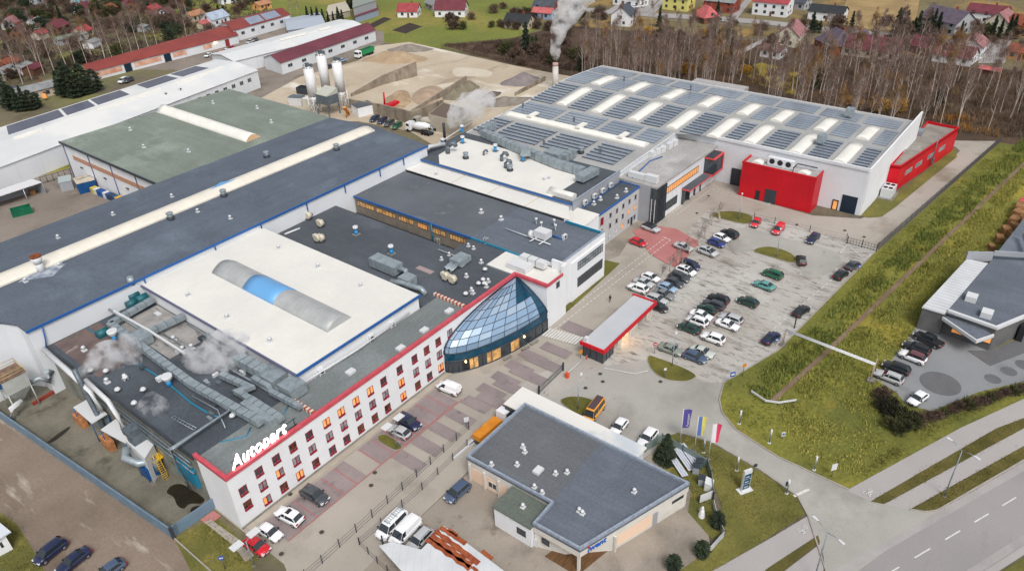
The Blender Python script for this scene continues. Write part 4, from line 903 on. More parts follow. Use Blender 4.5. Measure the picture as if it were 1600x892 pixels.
a = at(1003, 276, ZG + .8); mb = MB(); mb.box(a.x - .6, a.y - 1, ZG + .2, a.x + .6, a.y + 3.4, ZG + 1.5); mb.box(a.x - .7, a.y - 4.2, ZG + .2, a.x + .7, a.y - 1.1, ZG + 1.8); mb.build("air_handling_unit", m_pipe, go)
for k, (px, py) in enumerate(((1020, 241), (1027, 238), (1035, 234), (1046, 228), (1054, 224))):
    p = at(px, py, ZG + .8); mb = MB(); mb.box(p.x - 1, p.y - .5, ZG + .15, p.x + 1, p.y + .5, ZG + 1.7); mb.build("condenser", m_pipe, go)
pipe(go, [at(988, 278, ZG + .2), at(1005, 262, ZG + .2), at(1015, 252, ZG + .2), at(1035, 245, ZG + .2)], .16, m_bluetrim, "cable_tray")
# ---------------------------------------------------------------- long dark hall with a cream ridge light
dh = thing("long_dark_hall", "very long factory hall with slate-blue felt roof and cream ridge rooflight", "factory hall", (29, 128, 0))
ZE, ZR_ = 13.7, 15.0
def dz(y): return ZE + (ZR_ - ZE) * (1 - abs(y - 146.8) / 18.8)
mb = MB(); mb.prism([(29.2, 128.05), (126.6, 128.05), (126.6, 165), (-40, 165), (-40, 134), (27.8, 134), (29.2, 131.5)], 0, lambda x, y: dz(y) - .4, 0, top=False); mb.build("wall", m_white2, dh)
for nm, ya, yb_ in (("roof", 128.0, 146.8), ("roof", 146.8, 165.6)):
    mb = MB()
    if ya < 140: pl = [(29.1, 127.95), (126.8, 127.95), (126.8, 146.8), (-40, 146.8), (-40, 133.9), (27.6, 133.9), (29.0, 131.2)]
    else: pl = [(-40, 146.8), (126.8, 146.8), (126.8, 165.6), (-40, 165.6)]
    mb.prism(pl, lambda x, y: dz(y) - .4, lambda x, y: dz(y)); mb.build(nm, m_slate, dh)
mb = MB(); mb.box(29.0, 127.7, dz(128) - .35, 126.9, 127.94, dz(128) + .08); mb.build("blue_gutter", m_bluetrim, dh)
for x in (50, 65, 76, 88, 99, 110, 118): mb = MB(); mb.box(x - .1, 127.72, dz(128) - 2.2, x + .1, 127.93, dz(128) - .36); mb.build("downpipe", m_bluetrim, dh)
mb = MB(); mb.tube([(31.5, 127.7, 13.2), (31.2, 127.7, 11), (30.8, 127.6, 9.5)], .12, 6); mb.build("downpipe", m_bluetrim, dh)
barrel(dh, -40, 124.5, 144.4, 149.4, 0, .45, 'x', m_cream, zf=lambda x, y: dz(y))
p = at(348, 290, 15.3); mb = MB(); mb.prism([(p.x - 3.5, p.y - .3), (p.x - .5, p.y - .6), (p.x + .5, p.y - 1.0), (p.x + 3.5, p.y - .2), (p.x + 1.5, p.y + .3), (p.x + .3, p.y + 1.1), (p.x - 1, p.y + .6)], 15.68, 15.71); mb.build("blue_tarp", M("sky_blue_tarp", C(110, 170, 220), rough=.6), dh)
for px, py in ((91, 372), (177, 336), (269, 308), (417, 246), (93, 416)): p = at(px, py, dz(155)); p = at(px, py, dz(p.y)); vent(dh, p.x, p.y, dz(p.y) - .1, "drum" if px == 417 else "cowl", .9)
for px, py in ((267, 342), (350, 306), (309, 331), (360, 342), (526, 234), (40, 440)): p = at(px, py, dz(138)); p = at(px, py, dz(p.y)); vent(dh, p.x, p.y, dz(p.y) - .1, "drum" if px in (267, 350, 526) else "cowl", .9)
p = at(66, 426, 14.4); mb = MB(); mb.cyl(p.x, p.y, dz(p.y) - .2, 16.6, .7, n=12); mb.cyl(p.x, p.y, 16.4, 17.8, .7, 1.05, n=12); mb.cyl(p.x, p.y, 17.8, 18.1, 1.05, 1.0, n=12, mi=1); mb.build("exhaust_stack", [m_pipe, m_rust], dh)
mb = MB(); q = [(p.x + (3.4 + 1.3 * math.sin(k * 2.1)) * math.cos(k * .45), p.y - .6 + (2.1 + .8 * math.cos(k * 1.7)) * math.sin(k * .45)) for k in range(14)]; mb.prism(q, lambda x, y: dz(y) + .0, lambda x, y: dz(y) + .012); mb.build("white_dust", M("white_dust", C(196, 202, 210), C(120, 132, 150), rough=.9, scale=.6), dh)
mb = MB(); mb.tube([(126.9, 128, 13.2), (127.5, 128.2, 13.0), (133, 128, 12)], .5, 8); mb.build("white_pipe", m_pipe, dh)

# ---------------------------------------------------------------- green hall
ZN = 10.7
gh = thing("green_roof_hall", "white hall with grey-green felt roof, blue trim and one long arched rooflight", "factory hall", (78, 166, 0))
mb = MB(); mb.prism([(78.2, 165.1), (132.5, 165.1), (132.5, 222.6), (78.2, 222.6)], 0, ZN - .3, 0, top=False); mb.build("wall", m_white, gh)
mb = MB(); mb.prism([(77.8, 165.1), (132.8, 165.1), (132.8, 223), (77.8, 223)], ZN - .3, ZN); mb.build("roof", m_greenfelt, gh)
mb = MB(); mb.box(77.5, 165.7, ZN - .5, 77.79, 223.1, ZN + .12); mb.build("edge_trim", m_dgrey, gh)
for y in (222.5, 208.5, 196.5, 184, 172):
    mb = MB(); mb.box(78.05, y - .13, 0, 78.19, y + .13, ZN - .5)
    mb.build("blue_strip", M("navy_strip", C(60, 64, 140), rough=.5), gh)
mb = MB(); mb.box(78.1, 172, 6.2, 78.19, 218.5, 7.5); mb.build("wood_panel_band", M("pale_wood_band", C(206, 160, 132), C(188, 140, 112), rough=.8, scale=1.0), gh)
for y in (215, 202, 190.4, 178.5): mb = MB(); mb.box(77.9, y - .6, 4.5, 78.18, y + .6, 4.75); mb.build("wall_vent", m_dgrey, gh)
barrel(gh, 106.6, 111.2, 176.8, 224 - 2, ZN, 1.5, 'y', m_skylight, kerb=.25)
mb = MB(); mb.face([(106.7, 176.75, ZN + .1), (111.1, 176.75, ZN + .1), (110.4, 176.75, ZN + 1.1), (108.9, 176.75, ZN + 1.6), (107.4, 176.75, ZN + 1.1)]); mb.build("orange_end", M("peach_panel", C(232, 190, 150), rough=.6), gh)
for px, py in ((204, 204), (225, 231), (295, 238), (333, 162), (424, 192), (402, 170)): p = at(px, py, ZN); vent(gh, p.x, p.y, ZN, "cowl", 1.0)

# ---------------------------------------------------------------- solar hall
sh = thing("solar_hall", "huge white hall whose curved roof is covered in solar panels and white rooflights", "factory hall", (175, 72, 0))
PR = [(144.3, 10.9), (150, 11.2), (158, 11.35), (166, 11.5), (172, 11.7), (178, 12.15), (184, 12.65), (190, 13.0), (196, 13.0), (202, 12.75), (208, 12.35), (213.6, 11.9)]
def rz(x, y=131):
    return rz0(x) - .0135 * (131 - y) * max(0, math.sin(math.pi * min(1, max(0, (x - 174) / 44))))
def rz0(x):
    for (x0, z0), (x1, z1) in zip(PR[:-1], PR[1:]):
        if x <= x1: return z0 + (z1 - z0) * (x - x0) / (x1 - x0)
    return PR[-1][1]
xs = [x for x, _ in PR]
YF, YM, YB = 34.3, 72.0, 130.0
mb = MB()
# walls: front, side, back and rear following the roof line
mb.face([(175.2, YF, 0), (175.2, YM, 0), (175.2, YM, 11.95), (175.2, YF, 11.95)])
mb.box(174.95, YF - .1, 11.3, 175.45, YM + .6, 12.0)
mb.face([(213.5, YF, 0), (213.5, YB, 0), (213.5, YB, rz(213.5) - .2), (213.5, YF, rz(213.5, YF) - .2)])
for Y in (YB,):
    for a, b in zip(xs[:-1], xs[1:]): mb.face([(a, Y, 0), (b, Y, 0), (b, Y, rz(b) - .15), (a, Y, rz(a) - .15)])
for a, b in zip(xs[:4], xs[1:5]): mb.face([(a, 82.2, 8), (b, 82.2, 8), (b, 82.2, rz(b) - .15), (a, 82.2, rz(a) - .15)])
mb.face([(172, 82.2, 8), (175.2, 82.2, 8), (175.2, 82.2, 11.8), (172, 82.2, 11.6)])
mb.face([(175.2, YM, 8), (175.2, 82.2, 8), (175.2, 82.2, 11.85), (175.2, YM, 11.85)])
mb.build("wall", m_white2, sh)
mb = MB(); mb.prism([(175.2, 33.9), (215.6, 32.7), (215.6, 33.1), (175.2, 34.3)], 0, lambda x, y: 12.0 if x < 200 else 13.9); mb.build("side_wall", m_white, sh)
m_srof = M("solar_roof_sheet", C(178, 178, 176), C(164, 165, 165), rough=.7, scale=.12, fine=.06, patch=(C(150, 150, 150), .2, .6, .8, (.3, 2, 1)))
mb = MB(); xf = [175.3] + [x for x in xs if x > 175.3]
mb.loft([[(x, YF + .05, rz(x, YF)), (x, YM, rz(x, YM))] for x in xf]); 
xb = xs + []
mb.loft([[(x, 82.1 if x < 175.2 else YM, rz(x)), (x, YB + .2, rz(x))] for x in ([x for x in xs if x < 175.2] + [175.25])]); mb.loft([[(x, YM, rz(x, YM)), (x, YB + .2, rz(x))] for x in xf])
mb.build("roof", m_srof, sh)
for pts, sq_ in (([(x, YB + .2, rz(x) + .02) for x in xs], (.15, .12)), ([(213.7, YF, rz(213.6, YF)), (213.7, YB, rz(213.6))], (.15, .15)), ([(x, 82.1, rz(x) + .02) for x in xs if x < 176], (.15, .12))):
    mb = MB(); mb.tube(pts, 0, sq=sq_); mb.build("roof_edge", m_pipe, sh)
m_pv = M("solar_panel", C(150, 160, 171, .95), C(130, 142, 156, .95), rough=.25, scale=.08, spec=.9, brick=(1.7, 60, .05, (1.25, 1.25, 1.25), R(90), .95), metal=.15)
m_pvg = M("panel_gap", C(88, 94, 104), rough=.6)
m_pvd = M("solar_panel_dark", C(58, 70, 98), C(48, 60, 88), rough=.2, scale=.3, spec=.9)
def array(x0, x1, y0, y1, pitch=1.8, dep=1.62, tilt=.22, mat=None, skip=None):
    mb = MB(); x = x0
    while x + dep <= x1:
        if not skip or not skip(x):
            za, zb, zc, zd = rz(x, y0) + .08 + tilt, rz(x + dep, y0) + .1, rz(x + dep, y1) + .1, rz(x, y1) + .08 + tilt
            mb.face([(x, y0, za), (x + dep, y0, zb), (x + dep, y1, zc), (x, y1, zd)], 0)
            mb.face([(x, y0, za), (x, y1, zd), (x, y1, zd - tilt - .1), (x, y0, za - tilt - .1)], 1)
        x += pitch
    return mb.build("solar_array", [mat or m_pv, m_pvg], sh, recalc=False)
def loc_tag(o): return o
SKY = [119.8, 108.0, 96.0, 84.4, 72.8, 63.4, 51.8, 41.2]
for y in SKY:
    barrel(sh, 175.4 if y < 72 else 174.2, 188.5, y - 1.55, y + 1.55, 0, .32, 'x', m_skylight, zf=lambda x, yy: rz(x, yy), kerb=.35)
    barrel(sh, 192.8, 203.0, y - 1.55, y + 1.55, 0, .32, 'x', m_skylight, zf=lambda x, yy: rz(x, yy), kerb=.35)
edges = [(130.2, 122.6)] + [(a - 2.9, b + 2.9) for a, b in zip(SKY[:-1], SKY[1:])] + [(38.4, 35)]
for k, (a, b) in enumerate(edges):
    x0 = 175.8 if (a + b) / 2 < 72 else 173.5
    array(x0 + (0 if k < 5 else .3), 190.3, b, a, mat=m_pvd if k == 6 and False else None)
    array(191.5, 204.5, b, a, 1.75, 1.66, .06)
gaps = [(130.2, 115.5), (113.8, 102.5), (101, 91.5), (90, 80), (78, 69), (68, 57.5), (56, 46), (44.5, 36)]
for a, b in gaps: array(205, 213.2, b, a, 1.75, 1.66, .05)
# lower apron of the roof with the long white ridge light
for a, b in ((129.5, 116), (114.5, 102), (100.5, 91), (89.5, 83.5)): array(163.5, 172.3, b, a, 1.7, 1.58, .09)
for a, b in ((130, 124), (122.5, 109), (107.5, 96.5), (94.5, 85.5)): array(146.8, 158.4, b, a, 1.85, 1.6, .26)
barrel(sh, 159.6, 162.6, 84.5, 129.6, 0, .5, 'y', m_skylight, zf=lambda x, y: rz(x, y), kerb=.4, name="ridge_light")
for y in (120, 104, 91): mb = MB(); mb.box(160, y, 12.3, 164, y + 1.4, 12.75); mb.build("ridge_cap", m_skylight, sh)
for px, py in ((817, 166), (897, 188), (982, 208), (850, 222), (938, 236), (1079, 144), (975, 130)): p = at(px, py, 12); mb = MB(); mb.cyl(p.x, p.y, rz(p.x) - .1, rz(p.x) + 1.1, .2, n=6); mb.cyl(p.x, p.y, rz(p.x) + 1.0, rz(p.x) + 1.3, .35, n=8); mb.build("roof_vent", m_gal2, sh)
for px, py in ((1283, 222), (1327, 179)): p = at(px, py, 12.6); mb = MB(); mb.box(p.x - 1.2, p.y - .9, rz(p.x), p.x + 1.2, p.y + .9, rz(p.x) + 1.9); mb.build("air_handling_unit", m_gal, sh)
p = at(908, 238, 11.4); vent(sh, p.x, p.y, 11.2, "drum", 1)
mb = MB(); mb.prism([(213.7, 82), (220, 82), (220, 99), (213.7, 99)], 0, 11.2); mb.build("rear_annex", m_palegrey, sh)
# red box on the front, doors
mb = MB(); mb.prism([(170, 44.2), (175.1, 44.2), (175.1, 62.3), (170, 62.3)], 0, 8.7, 0, top=False)
mb.build("red_box", m_red, sh)
mb = MB(); mb.box(169.9, 44.1, 8.7, 170.2, 62.4, 9.3); mb.box(170.2, 44.1, 8.7, 175.0, 44.4, 9.3); mb.box(170.2, 62.1, 8.7, 175.0, 62.4, 9.3); mb.build("red_parapet", m_red, sh)
mb = MB(); mb.box(170.2, 44.4, 8.4, 175.0, 62.1, 8.72); mb.build("red_box_roof", m_palegrey, sh)
p = at(1216, 257, 9.4); mb = MB(); mb.box(172.3, 50.8, 8.8, 173.6, 57.0, 10.8); mb.build("fan_unit", m_white2, sh)
for y in (51.9, 53.9, 55.9): mb = MB(); mb.tube([(172.25, y, 9.9), (172.32, y, 9.9)], .68, 14); mb.build("fan", m_black, sh)
barrel(sh, 171.2, 173.8, 58, 60.6, 8.72, .4, 'x', m_skylight); barrel(sh, 171.2, 173.4, 46.4, 49.2, 8.72, .4, 'x', m_skylight)
mb = MB(); mb.tube([(171.5, 50.3, 8.8), (171.5, 50.3, 9.8), (174.4, 50.3, 9.8), (174.4, 45.6, 9.8)], .14, 6); mb.build("black_pipe", m_black, sh)
mb = MB(); mb.box(169.88, 52.8, 0, 169.99, 55.6, 3.6); mb.build("roller_door", m_dgrey, sh)
mb = MB(); mb.box(169.86, 56.9, 0, 169.98, 57.9, 2.6); mb.build("door", m_black, sh)
mb = MB(); mb.box(175.02, 62.6, 0, 175.18, 66.8, 4.6); mb.build("roller_door", m_dgrey, sh)
m_navy = M("navy_door", C(28, 48, 66), C(24, 40, 58), rough=.5)
mb = MB(); mb.box(175.05, 35.3, 0, 175.18, 38.8, 4.4); mb.build("roller_door", m_navy, sh)
mb = MB(); mb.box(175.04, 39.4, 0, 175.17, 40.8, 2.6); dd = mb.build("door", m_black, sh)
mb = MB(); mb.box(174.98, 39.65, .2, 175.03, 40.55, 2.3); mb.build("lit_panel", m_lit, dd)
# red annex behind
ra = thing("red_annex", "long low bright red annex with flat gravel roof and white wall lettering strips", "annex", (193.6, 31, 0))
ap = [(192.8, 33.3), (193.6, 31.0), (229.0, 25.0), (229.8, 33.2)]
mb = MB(); mb.prism(ap, 0, 6.6, 0, top=False); mb.build("wall", m_red, ra)
mb = MB(); mb.prism(inset(ap, .25), 5.8, 6.2); mb.build("roof", M("gravel_roof", C(158, 152, 144), C(136, 130, 122), rough=.9, scale=.3, fine=.15, patch=(C(186, 182, 176), .2, .6, .75)), ra)
parapet(ap, 6.0, 6.95, .25, m_red, ra, "coping")
u = Vector((35.4, -6, 0)).normalized(); nn = Vector((u.y, -u.x, 0))
for a in (4, 10, 17.5, 24.5): window(ra, (193.6, 31, 0), nn, u, a, 3.0, a + 4, 4.2, m_glasspale, m_greyclad, 2)
mb = MB(); q = Vector((193.6, 31, 0)) + u * 20 + nn * .5; mb.tube([(q.x, q.y, 1), (q.x, q.y, 8.8)], .14, 6); mb.box(q.x - .5, q.y - .4, 1.5, q.x + .5, q.y + .1, 3); mb.build("mast", m_gal2, ra)
p = at(1436, 208, 6.5); mb = MB(); mb.box(p.x - 1.6, p.y - 1, 6.2, p.x + 1.6, p.y + 1, 7.4); mb.build("air_handling_unit", m_gal, ra)
p = at(1412, 236, 6.5); vent(ra, p.x, p.y, 6.2, "ac", 1)
ch = thing("chiller", "white cooling unit with four black fans on a slab beside the red annex", "chiller", at(1386, 306), None, 0)
mb = MB(); mb.box(-2.2, -1.3, .3, 2.2, 1.3, 2.6); b_ = mb.build("housing", m_pipe); b_.parent = ch
for x in (-1.1, 1.1):
    for y in (-.6, .6): mb = MB(); mb.cyl(x, y, 2.6, 2.75, .5, n=12); b_ = mb.build("fan", m_black); b_.parent = ch
mb = MB(); mb.box(-3, -1.9, 0, 3, 1.9, .3); b_ = mb.build("slab", m_conc); b_.parent = ch

# ---------------------------------------------------------------- gatehouse
gt = thing("gatehouse", "flat-roofed gatehouse with red trim, dark glass booth and white brick pillars", "gatehouse", (91.5, 53.6, 0))
mb = MB(); mb.prism([(91.6, 53.7), (110.3, 53.9), (110.3, 58.4), (91.6, 58.4)], 2.95, 3.2); mb.build("roof", M("pale_roof_sheet", C(200, 203, 208), C(192, 195, 200), rough=.6, scale=.2), gt)
mb = MB(); mb.box(91.3, 53.4, 2.75, 91.62, 58.6, 3.45); mb.box(91.62, 53.4, 2.75, 110.5, 53.72, 3.45); mb.box(110.25, 53.72, 2.75, 110.55, 58.7, 3.45); mb.build("red_fascia", m_red, gt)
mb = MB(); mb.box(91.9, 54, 0, 95.4, 58.2, 2.8); mb.build("glass_booth", m_glass, gt)
mb = MB()
for x, y in ((91.9, 54), (93.1, 54), (94.3, 54), (95.4, 54), (91.9, 55.4), (91.9, 56.8), (91.9, 58.2)): mb.box(x - .07, y - .07, 0, x + .05, y + .05, 2.8)
mb.build("booth_mullion", m_dgrey, gt)
m_brickw = M("white_stone", C(226, 220, 208), C(196, 186, 172), rough=.9, scale=1.6, lo=.42, hi=.58)
for x0, x1 in ((97.2, 98.6), (101.0, 104.6), (108, 110.2)): mb = MB(); mb.box(x0, 54.1, 0, x1, 56.2, 2.9); mb.build("stone_pillar", m_brickw, gt)
mb = MB(); mb.box(95.5, 57.9, 0, 110.2, 58.2, 2.9); mb.build("rear_wall", m_brickw, gt)
for x in (96.2, 99.6): mb = MB(); mb.box(x, 55.2, 2.6, x + .6, 55.8, 2.75); mb.build("ceiling_lamp", m_lampglow, gt)
mb = MB(); mb.box(92, 57.6, 3.2, 92.8, 58.2, 4.0); mb.build("rooftop_unit", m_pipe, gt)
ld = bpy.data.lights.new("gate_lamp", 'POINT'); ld.energy = 180; ld.color = (1, .62, .3); ld.shadow_soft_size = .3; lo_ = bpy.data.objects.new("gate_lamp", ld); COL.objects.link(lo_); lo_.parent = gt; lo_.location = (8.3, .9, 2.3)

# ---------------------------------------------------------------- service building with the blue letters
ZV = 4.4
sv = thing("service_building", "low cream building with dark felt roof, pale blue coping and blue lettering", "building", (57, 55.8, 0))
vp = [(56.9, 55.8), (71.2, 55.8), (71.2, 27.2), (53.0, 33.4), (52.8, 40.7), (57.1, 40.8)]
mb = MB(); mb.prism([(57, 55.7), (71.1, 55.7), (71.1, 27.4), (58.5, 31.7), (54.2, 36.5), (53.0, 40.6), (57.2, 40.7)], 0, ZV - .1, 0, top=False)
m_crm = M("cream_render", C(226, 222, 214), C(212, 208, 200), rough=.85, scale=.4); mb.build("wall", m_crm, sv)
mb = MB(); mb.prism([vp[0], vp[1], (71.2, 41.5), vp[5]], ZV - .35, ZV); mb.build("grey_roof", felt("charcoal_felt", C(94, 97, 101, 1.15), R(90)), sv)
mb = MB(); mb.prism([vp[5], (71.2, 41.5), vp[2], vp[3], vp[4]], ZV - .35, ZV + .004); mb.build("slate_roof", m_slate_b, sv)
parapet(vp, ZV - .3, ZV + .45, .32, m_paleblue, sv, "coping")
mb = MB(); mb.prism([(53.0, 33.45), (71.15, 27.25), (71.2, 27.4), (53.1, 33.6)], ZV - 1.4, ZV + .1); mb.prism([(52.85, 40.6), (53.0, 33.5), (53.12, 33.6), (53, 40.6)], ZV - 1.4, ZV + .1); mb.build("fascia", m_crm, sv)
mb = MB(); mb.prism([(53.2, 33.7), (58.4, 31.95), (54.3, 36.4), (53.1, 39)], ZV - .6, ZV - .5); mb.build("soffit", m_crm, sv)
mb = MB(); mb.box(53.05, 33.5, 0, 53.4, 33.85, ZV - 1.3); mb.build("column", m_crm, sv); mb = MB(); mb.box(58.4, 31.3, 0, 58.7, 31.6, ZV - 1.3); mb.build("column", m_crm, sv)
u = (Vector((71.2, 27.2, 0)) - Vector((53.0, 33.4, 0))).normalized(); nn = Vector((u.y, -u.x, 0)); P0 = Vector((53.0, 33.4, 0))
text("sign_lettering", "iwent", 1.35, M("blue_letter", C(30, 100, 200), rough=.4), sv, .03, wallmtx(P0 + u * 1.2 + nn * .08 + Vector((0, 0, ZV - 1.15)), u), shear=.2, bold=.02)
mb = MB(); wall_rect(mb, P0, nn, u, 1.25, ZV - .35, 1.5, ZV - .1, .1); mb.build("red_dot", m_red, sv)
mb = MB(); wall_rect(mb, Vector((58.6, 31.68, 0)), nn, u, .6, .5, 6.8, 2.7, .03); mb.build("lit_wall_panel", m_warm, sv)
mb = MB(); wall_rect(mb, Vector((58.6, 31.68, 0)), nn, u, 6.9, 0, 7.8, 2.6, .05); mb.build("door", m_greyclad, sv)
mb = MB(); wall_rect(mb, Vector((58.6, 31.68, 0)), nn, u, 10.4, 2.2, 12.6, 2.8, .05); mb.build("strip_window", m_glass, sv)
mb = MB(); wall_rect(mb, Vector((57.0, 55.7, 0)), Vector((-1, 0, 0)), Vector((0, -1, 0)), .6, .2, 7.2, 2.7, .03); mb.build("peach_wall", m_warm, sv)
for y in (55.4, 52.6, 49.9): mb = MB(); mb.box(56.7, y - .25, 0, 57.0, y + .05, 3.4); mb.build("pilaster", m_crm, sv)
window(sv, (57.0, 52.2, 0), (-1, 0, 0), (0, -1, 0), .3, .9, 1.9, 2.1, m_glass, m_pipe, 1, dep=.09)
mb = MB(); mb.prism([(58.2, 32.2), (52.4, 33.4), (52.4, 38.5), (54, 38.2)], 0, .12); mb.build("deck", M("deck_boards", C(132, 96, 60), C(104, 74, 46), rough=.8, scale=.6, stretch=(1, 6, 1), brick=(8, .14, .02, (.6, .6, .6), R(-20), .85)), sv)
m_anx = felt("moss_felt", C(96, 104, 96, 1.05), R(90)); an2 = [(52.5, 47.1), (56.95, 47.1), (56.95, 40.85), (52.5, 40.75)]
mb = MB(); mb.prism(an2, 0, 3.75, 0, top=False); mb.build("annex_wall", m_white, sv)
mb = MB(); mb.prism([(52.3, 47.3), (56.9, 47.3), (56.9, 40.85), (52.3, 40.75)], 3.75, 3.95); mb.build("annex_roof", m_anx, sv)
window(sv, (52.5, 43.2, 0), (-1, 0, 0), (0, -1, 0), 0, 1.4, 1.5, 2.6, m_glass, m_dgrey, 1)
window(sv, (53.02, 40, 0), (-1, 0, 0), (0, -1, 0), .6, 1.6, 1.8, 2.6, m_glass, m_dgrey, 0)
mb = MB(); mb.box(52.9, 40.2, 0, 53.03, 40.7, 1.5); mb.build("meter_box", m_pipe, sv)
for px, py in ((817, 699), (820, 707), (768, 727), (808, 727), (886, 739), (868, 741), (835, 762), (847, 771), (910, 803), (905, 799), (991, 769), (817, 789)): p = at(px, py, ZV); vent(sv, p.x, p.y, ZV if py != 789 else 3.95, "cowl", .8)
p = at(841, 736, ZV); vent(sv, p.x, p.y, ZV, "box", .9)
wc = thing("white_canopy_shed", "long white sheet-roofed shed along the back of the service building", "shed", (71.4, 36, 0))
mb = MB(); mb.prism([(71.45, 36.2), (74.6, 36.2), (75, 58.9), (71.45, 59.0)], 0, 3.3, 0, top=False); mb.build("wall", m_white2, wc)
mb = MB(); mb.prism([(71.65, 35.9), (74.9, 35.9), (75.3, 59.4), (71.45, 59.4)], 3.3, 3.5); mb.prism([(71.45, 56), (71.45, 59.4), (70.2, 59.4), (70.2, 56)], 3.28, 3.48); mb.build("roof", M("white_sheet_roof", C(236, 234, 228), C(205, 212, 218), rough=.6, scale=.05, lo=.48, hi=.53), wc)
mb = MB(); mb.box(70.3, 56.2, 0, 71.4, 59.2, 3.2); mb.build("lean_to", m_dgrey, wc)

# ---------------------------------------------------------------- grey building on the right
gb = thing("grey_showroom", "dark grey angular building with slate roof, white edge trim and ribbed white roof strip", "building", (134.6, 8, 0))
mb = MB(); mb.prism([(134.7, 12), (134.7, 8.2), (135.8, 8.1), (134.6, .1), (160, -12), (190, -12), (190, 2), (158, 5.5), (157.5, 9.0)], 0, 4.6, 0, top=False); mb.build("wall", M("dark_grey_render", C(112, 112, 112), C(96, 97, 98), rough=.85, scale=.4), gb)
mb = MB(); mb.prism([(134.5, 12.1), (134.5, 8.3), (158.2, 5.4), (157.6, 9.1)], 4.6, 4.85); mb.build("ribbed_roof", M("ribbed_white", C(222, 225, 228), C(208, 211, 214), rough=.5, scale=.3, brick=(1.1, 60, .12, (.72, .72, .74), 0, .97)), gb)
mb = MB(); mb.prism([(135.2, 8.15), (134.9, .3), (160, -11.8), (190, -12), (190, 2), (158.1, 5.3)], 4.5, 4.82); mb.build("roof", m_slate_b, gb)
mb = MB(); mb.tube([(135.6, 8.0, 5.0), (134.6, .1, 5.0), (142, -3.6, 5.0)], 0, sq=(.3, .25)); mb.tube([(142, -3.6, 5.0), (160, -12, 5.0)], 0, sq=(.5, .3)); mb.build("edge_trim", m_pipe, gb)
mb = MB(); mb.prism([(157.5, 9.4), (160.2, 5.2), (159.9, 5.0), (157.2, 9.2)], 4.5, 6.6); mb.tube([(160, 5.1, 6.4), (163, -1, 6.4), (172, 1.6, 6.4)], 0, sq=(.2, .5)); mb.build("rear_wall", m_greyclad, gb)
mb = MB(); mb.prism([(134.3, 8.3), (130.2, 2.2), (133.6, .2), (135.2, 2.0), (135.8, 8)], 3.3, 3.9, 0, 0); mb.build("entrance_canopy", m_slate_b, gb)
mb = MB(); mb.tube([(134.3, 8.4, 3.9), (130.1, 2.2, 3.9), (133.6, .15, 3.9)], 0, sq=(.14, .3)); mb.build("canopy_edge", m_pipe, gb)
for px, py in ((1485, 541), (1533, 545)):
    p = at(px, py, 2.4); mb = MB(); mb.box(134.5, p.y - .9, 1.6, 134.72, p.y + .9, 2.6); mb.build("lit_sign_panel", m_lit, gb)
for px, py in ((1517, 468), (1541, 493)): p = at(px, py, 4.9); mb = MB(); mb.box(p.x - 1.0, p.y - .9, 4.8, p.x + 1.0, p.y + .9, 5.9); mb.build("roof_unit", m_pipe, gb)
mb = MB(); mb.box(140.5, -4.2, 0, 144, -3.2, 3.4); mb.build("dark_entrance", m_black, gb)
mb = MB(); mb.prism([(132.5, 3), (134.6, .0), (150, -8), (148, -11), (130, -1)], 0, .1); mb.build("terrace", g_darkpave, gb)

# ---------------------------------------------------------------- far left halls
def gable(name, label, cat, pts, zw, zr, wm, rm, group=None, ridge_along=0, over=.4, rm2=None):
    """hall on four ground points (a,b,c,d); ridge from mid(ab) to mid(cd) when ridge_along=1 else mid(bc)-mid(da)"""
    P = [Vector((x, y, 0)) for x, y in pts]
    t = thing(name, label, cat, P[0], group)
    if ridge_along: P = P[1:] + P[:1]
    a, b, c, d_ = P            # ridge parallel to a-b ; gables on b-c and d-a
    m1, m2 = (b + c) / 2, (d_ + a) / 2
    mb = MB(); Z = lambda p, z: (p.x, p.y, z)
    mb.face([Z(a, 0), Z(b, 0), Z(b, zw), Z(a, zw)]); mb.face([Z(c, 0), Z(d_, 0), Z(d_, zw), Z(c, zw)])
    mb.face([Z(b, 0), Z(c, 0), Z(c, zw), Z(m1, zr - .1), Z(b, zw)]); mb.face([Z(d_, 0), Z(a, 0), Z(a, zw), Z(m2, zr - .1), Z(d_, zw)])
    mb.build("wall", wm, t)
    u = (b - a).normalized() * over
    mb = MB()
    for e0, e1 in ((a, b), (d_, c)):
        o = (e0 - m2).normalized() * over; sl = (zr - zw) / max(.1, (e0 - m2).length) * over
        q = [e0 - u + o, e1 + u + o, m1 + u, m2 - u]; zs = [zw - sl, zw - sl, zr, zr]
        top = [Z(p, z + .12) for p, z in zip(q, zs)]; bot = [Z(p, z) for p, z in zip(q, zs)]
        mb.face(top, 0 if e0 is a else 1); mb.face(bot[::-1], 0)
        for i in range(4): j = (i + 1) % 4; mb.face([bot[i], bot[j], top[j], top[i]])
    mb.build("roof", [rm, rm2 or rm], t)
    t["_"] = 0; del t["_"]
    return t, (a, b, c, d_)
def quad(p0, p1, p2, z=0):      # three pixel corners -> parallelogram in plan
    a, b, c = at(*p0, z), at(*p1, z), at(*p2, z); return [(a.x, a.y), (b.x, b.y), (c.x, c.y), (a.x + c.x - b.x, a.y + c.y - b.y)]
m_redroof = M("red_sheet_roof", C(150, 70, 62), C(132, 60, 56), rough=.6, scale=.1, fine=.05, patch=(C(120, 58, 52), .2, .6, .75))
m_dredroof = M("maroon_roof", C(122, 62, 74), C(106, 54, 66), rough=.6, scale=.1, fine=.05)
m_whiteroof = M("white_roof_sheet", C(228, 230, 230), C(214, 217, 219), rough=.6, scale=.06, patch=(C(236, 236, 234), .03, .5, .6))
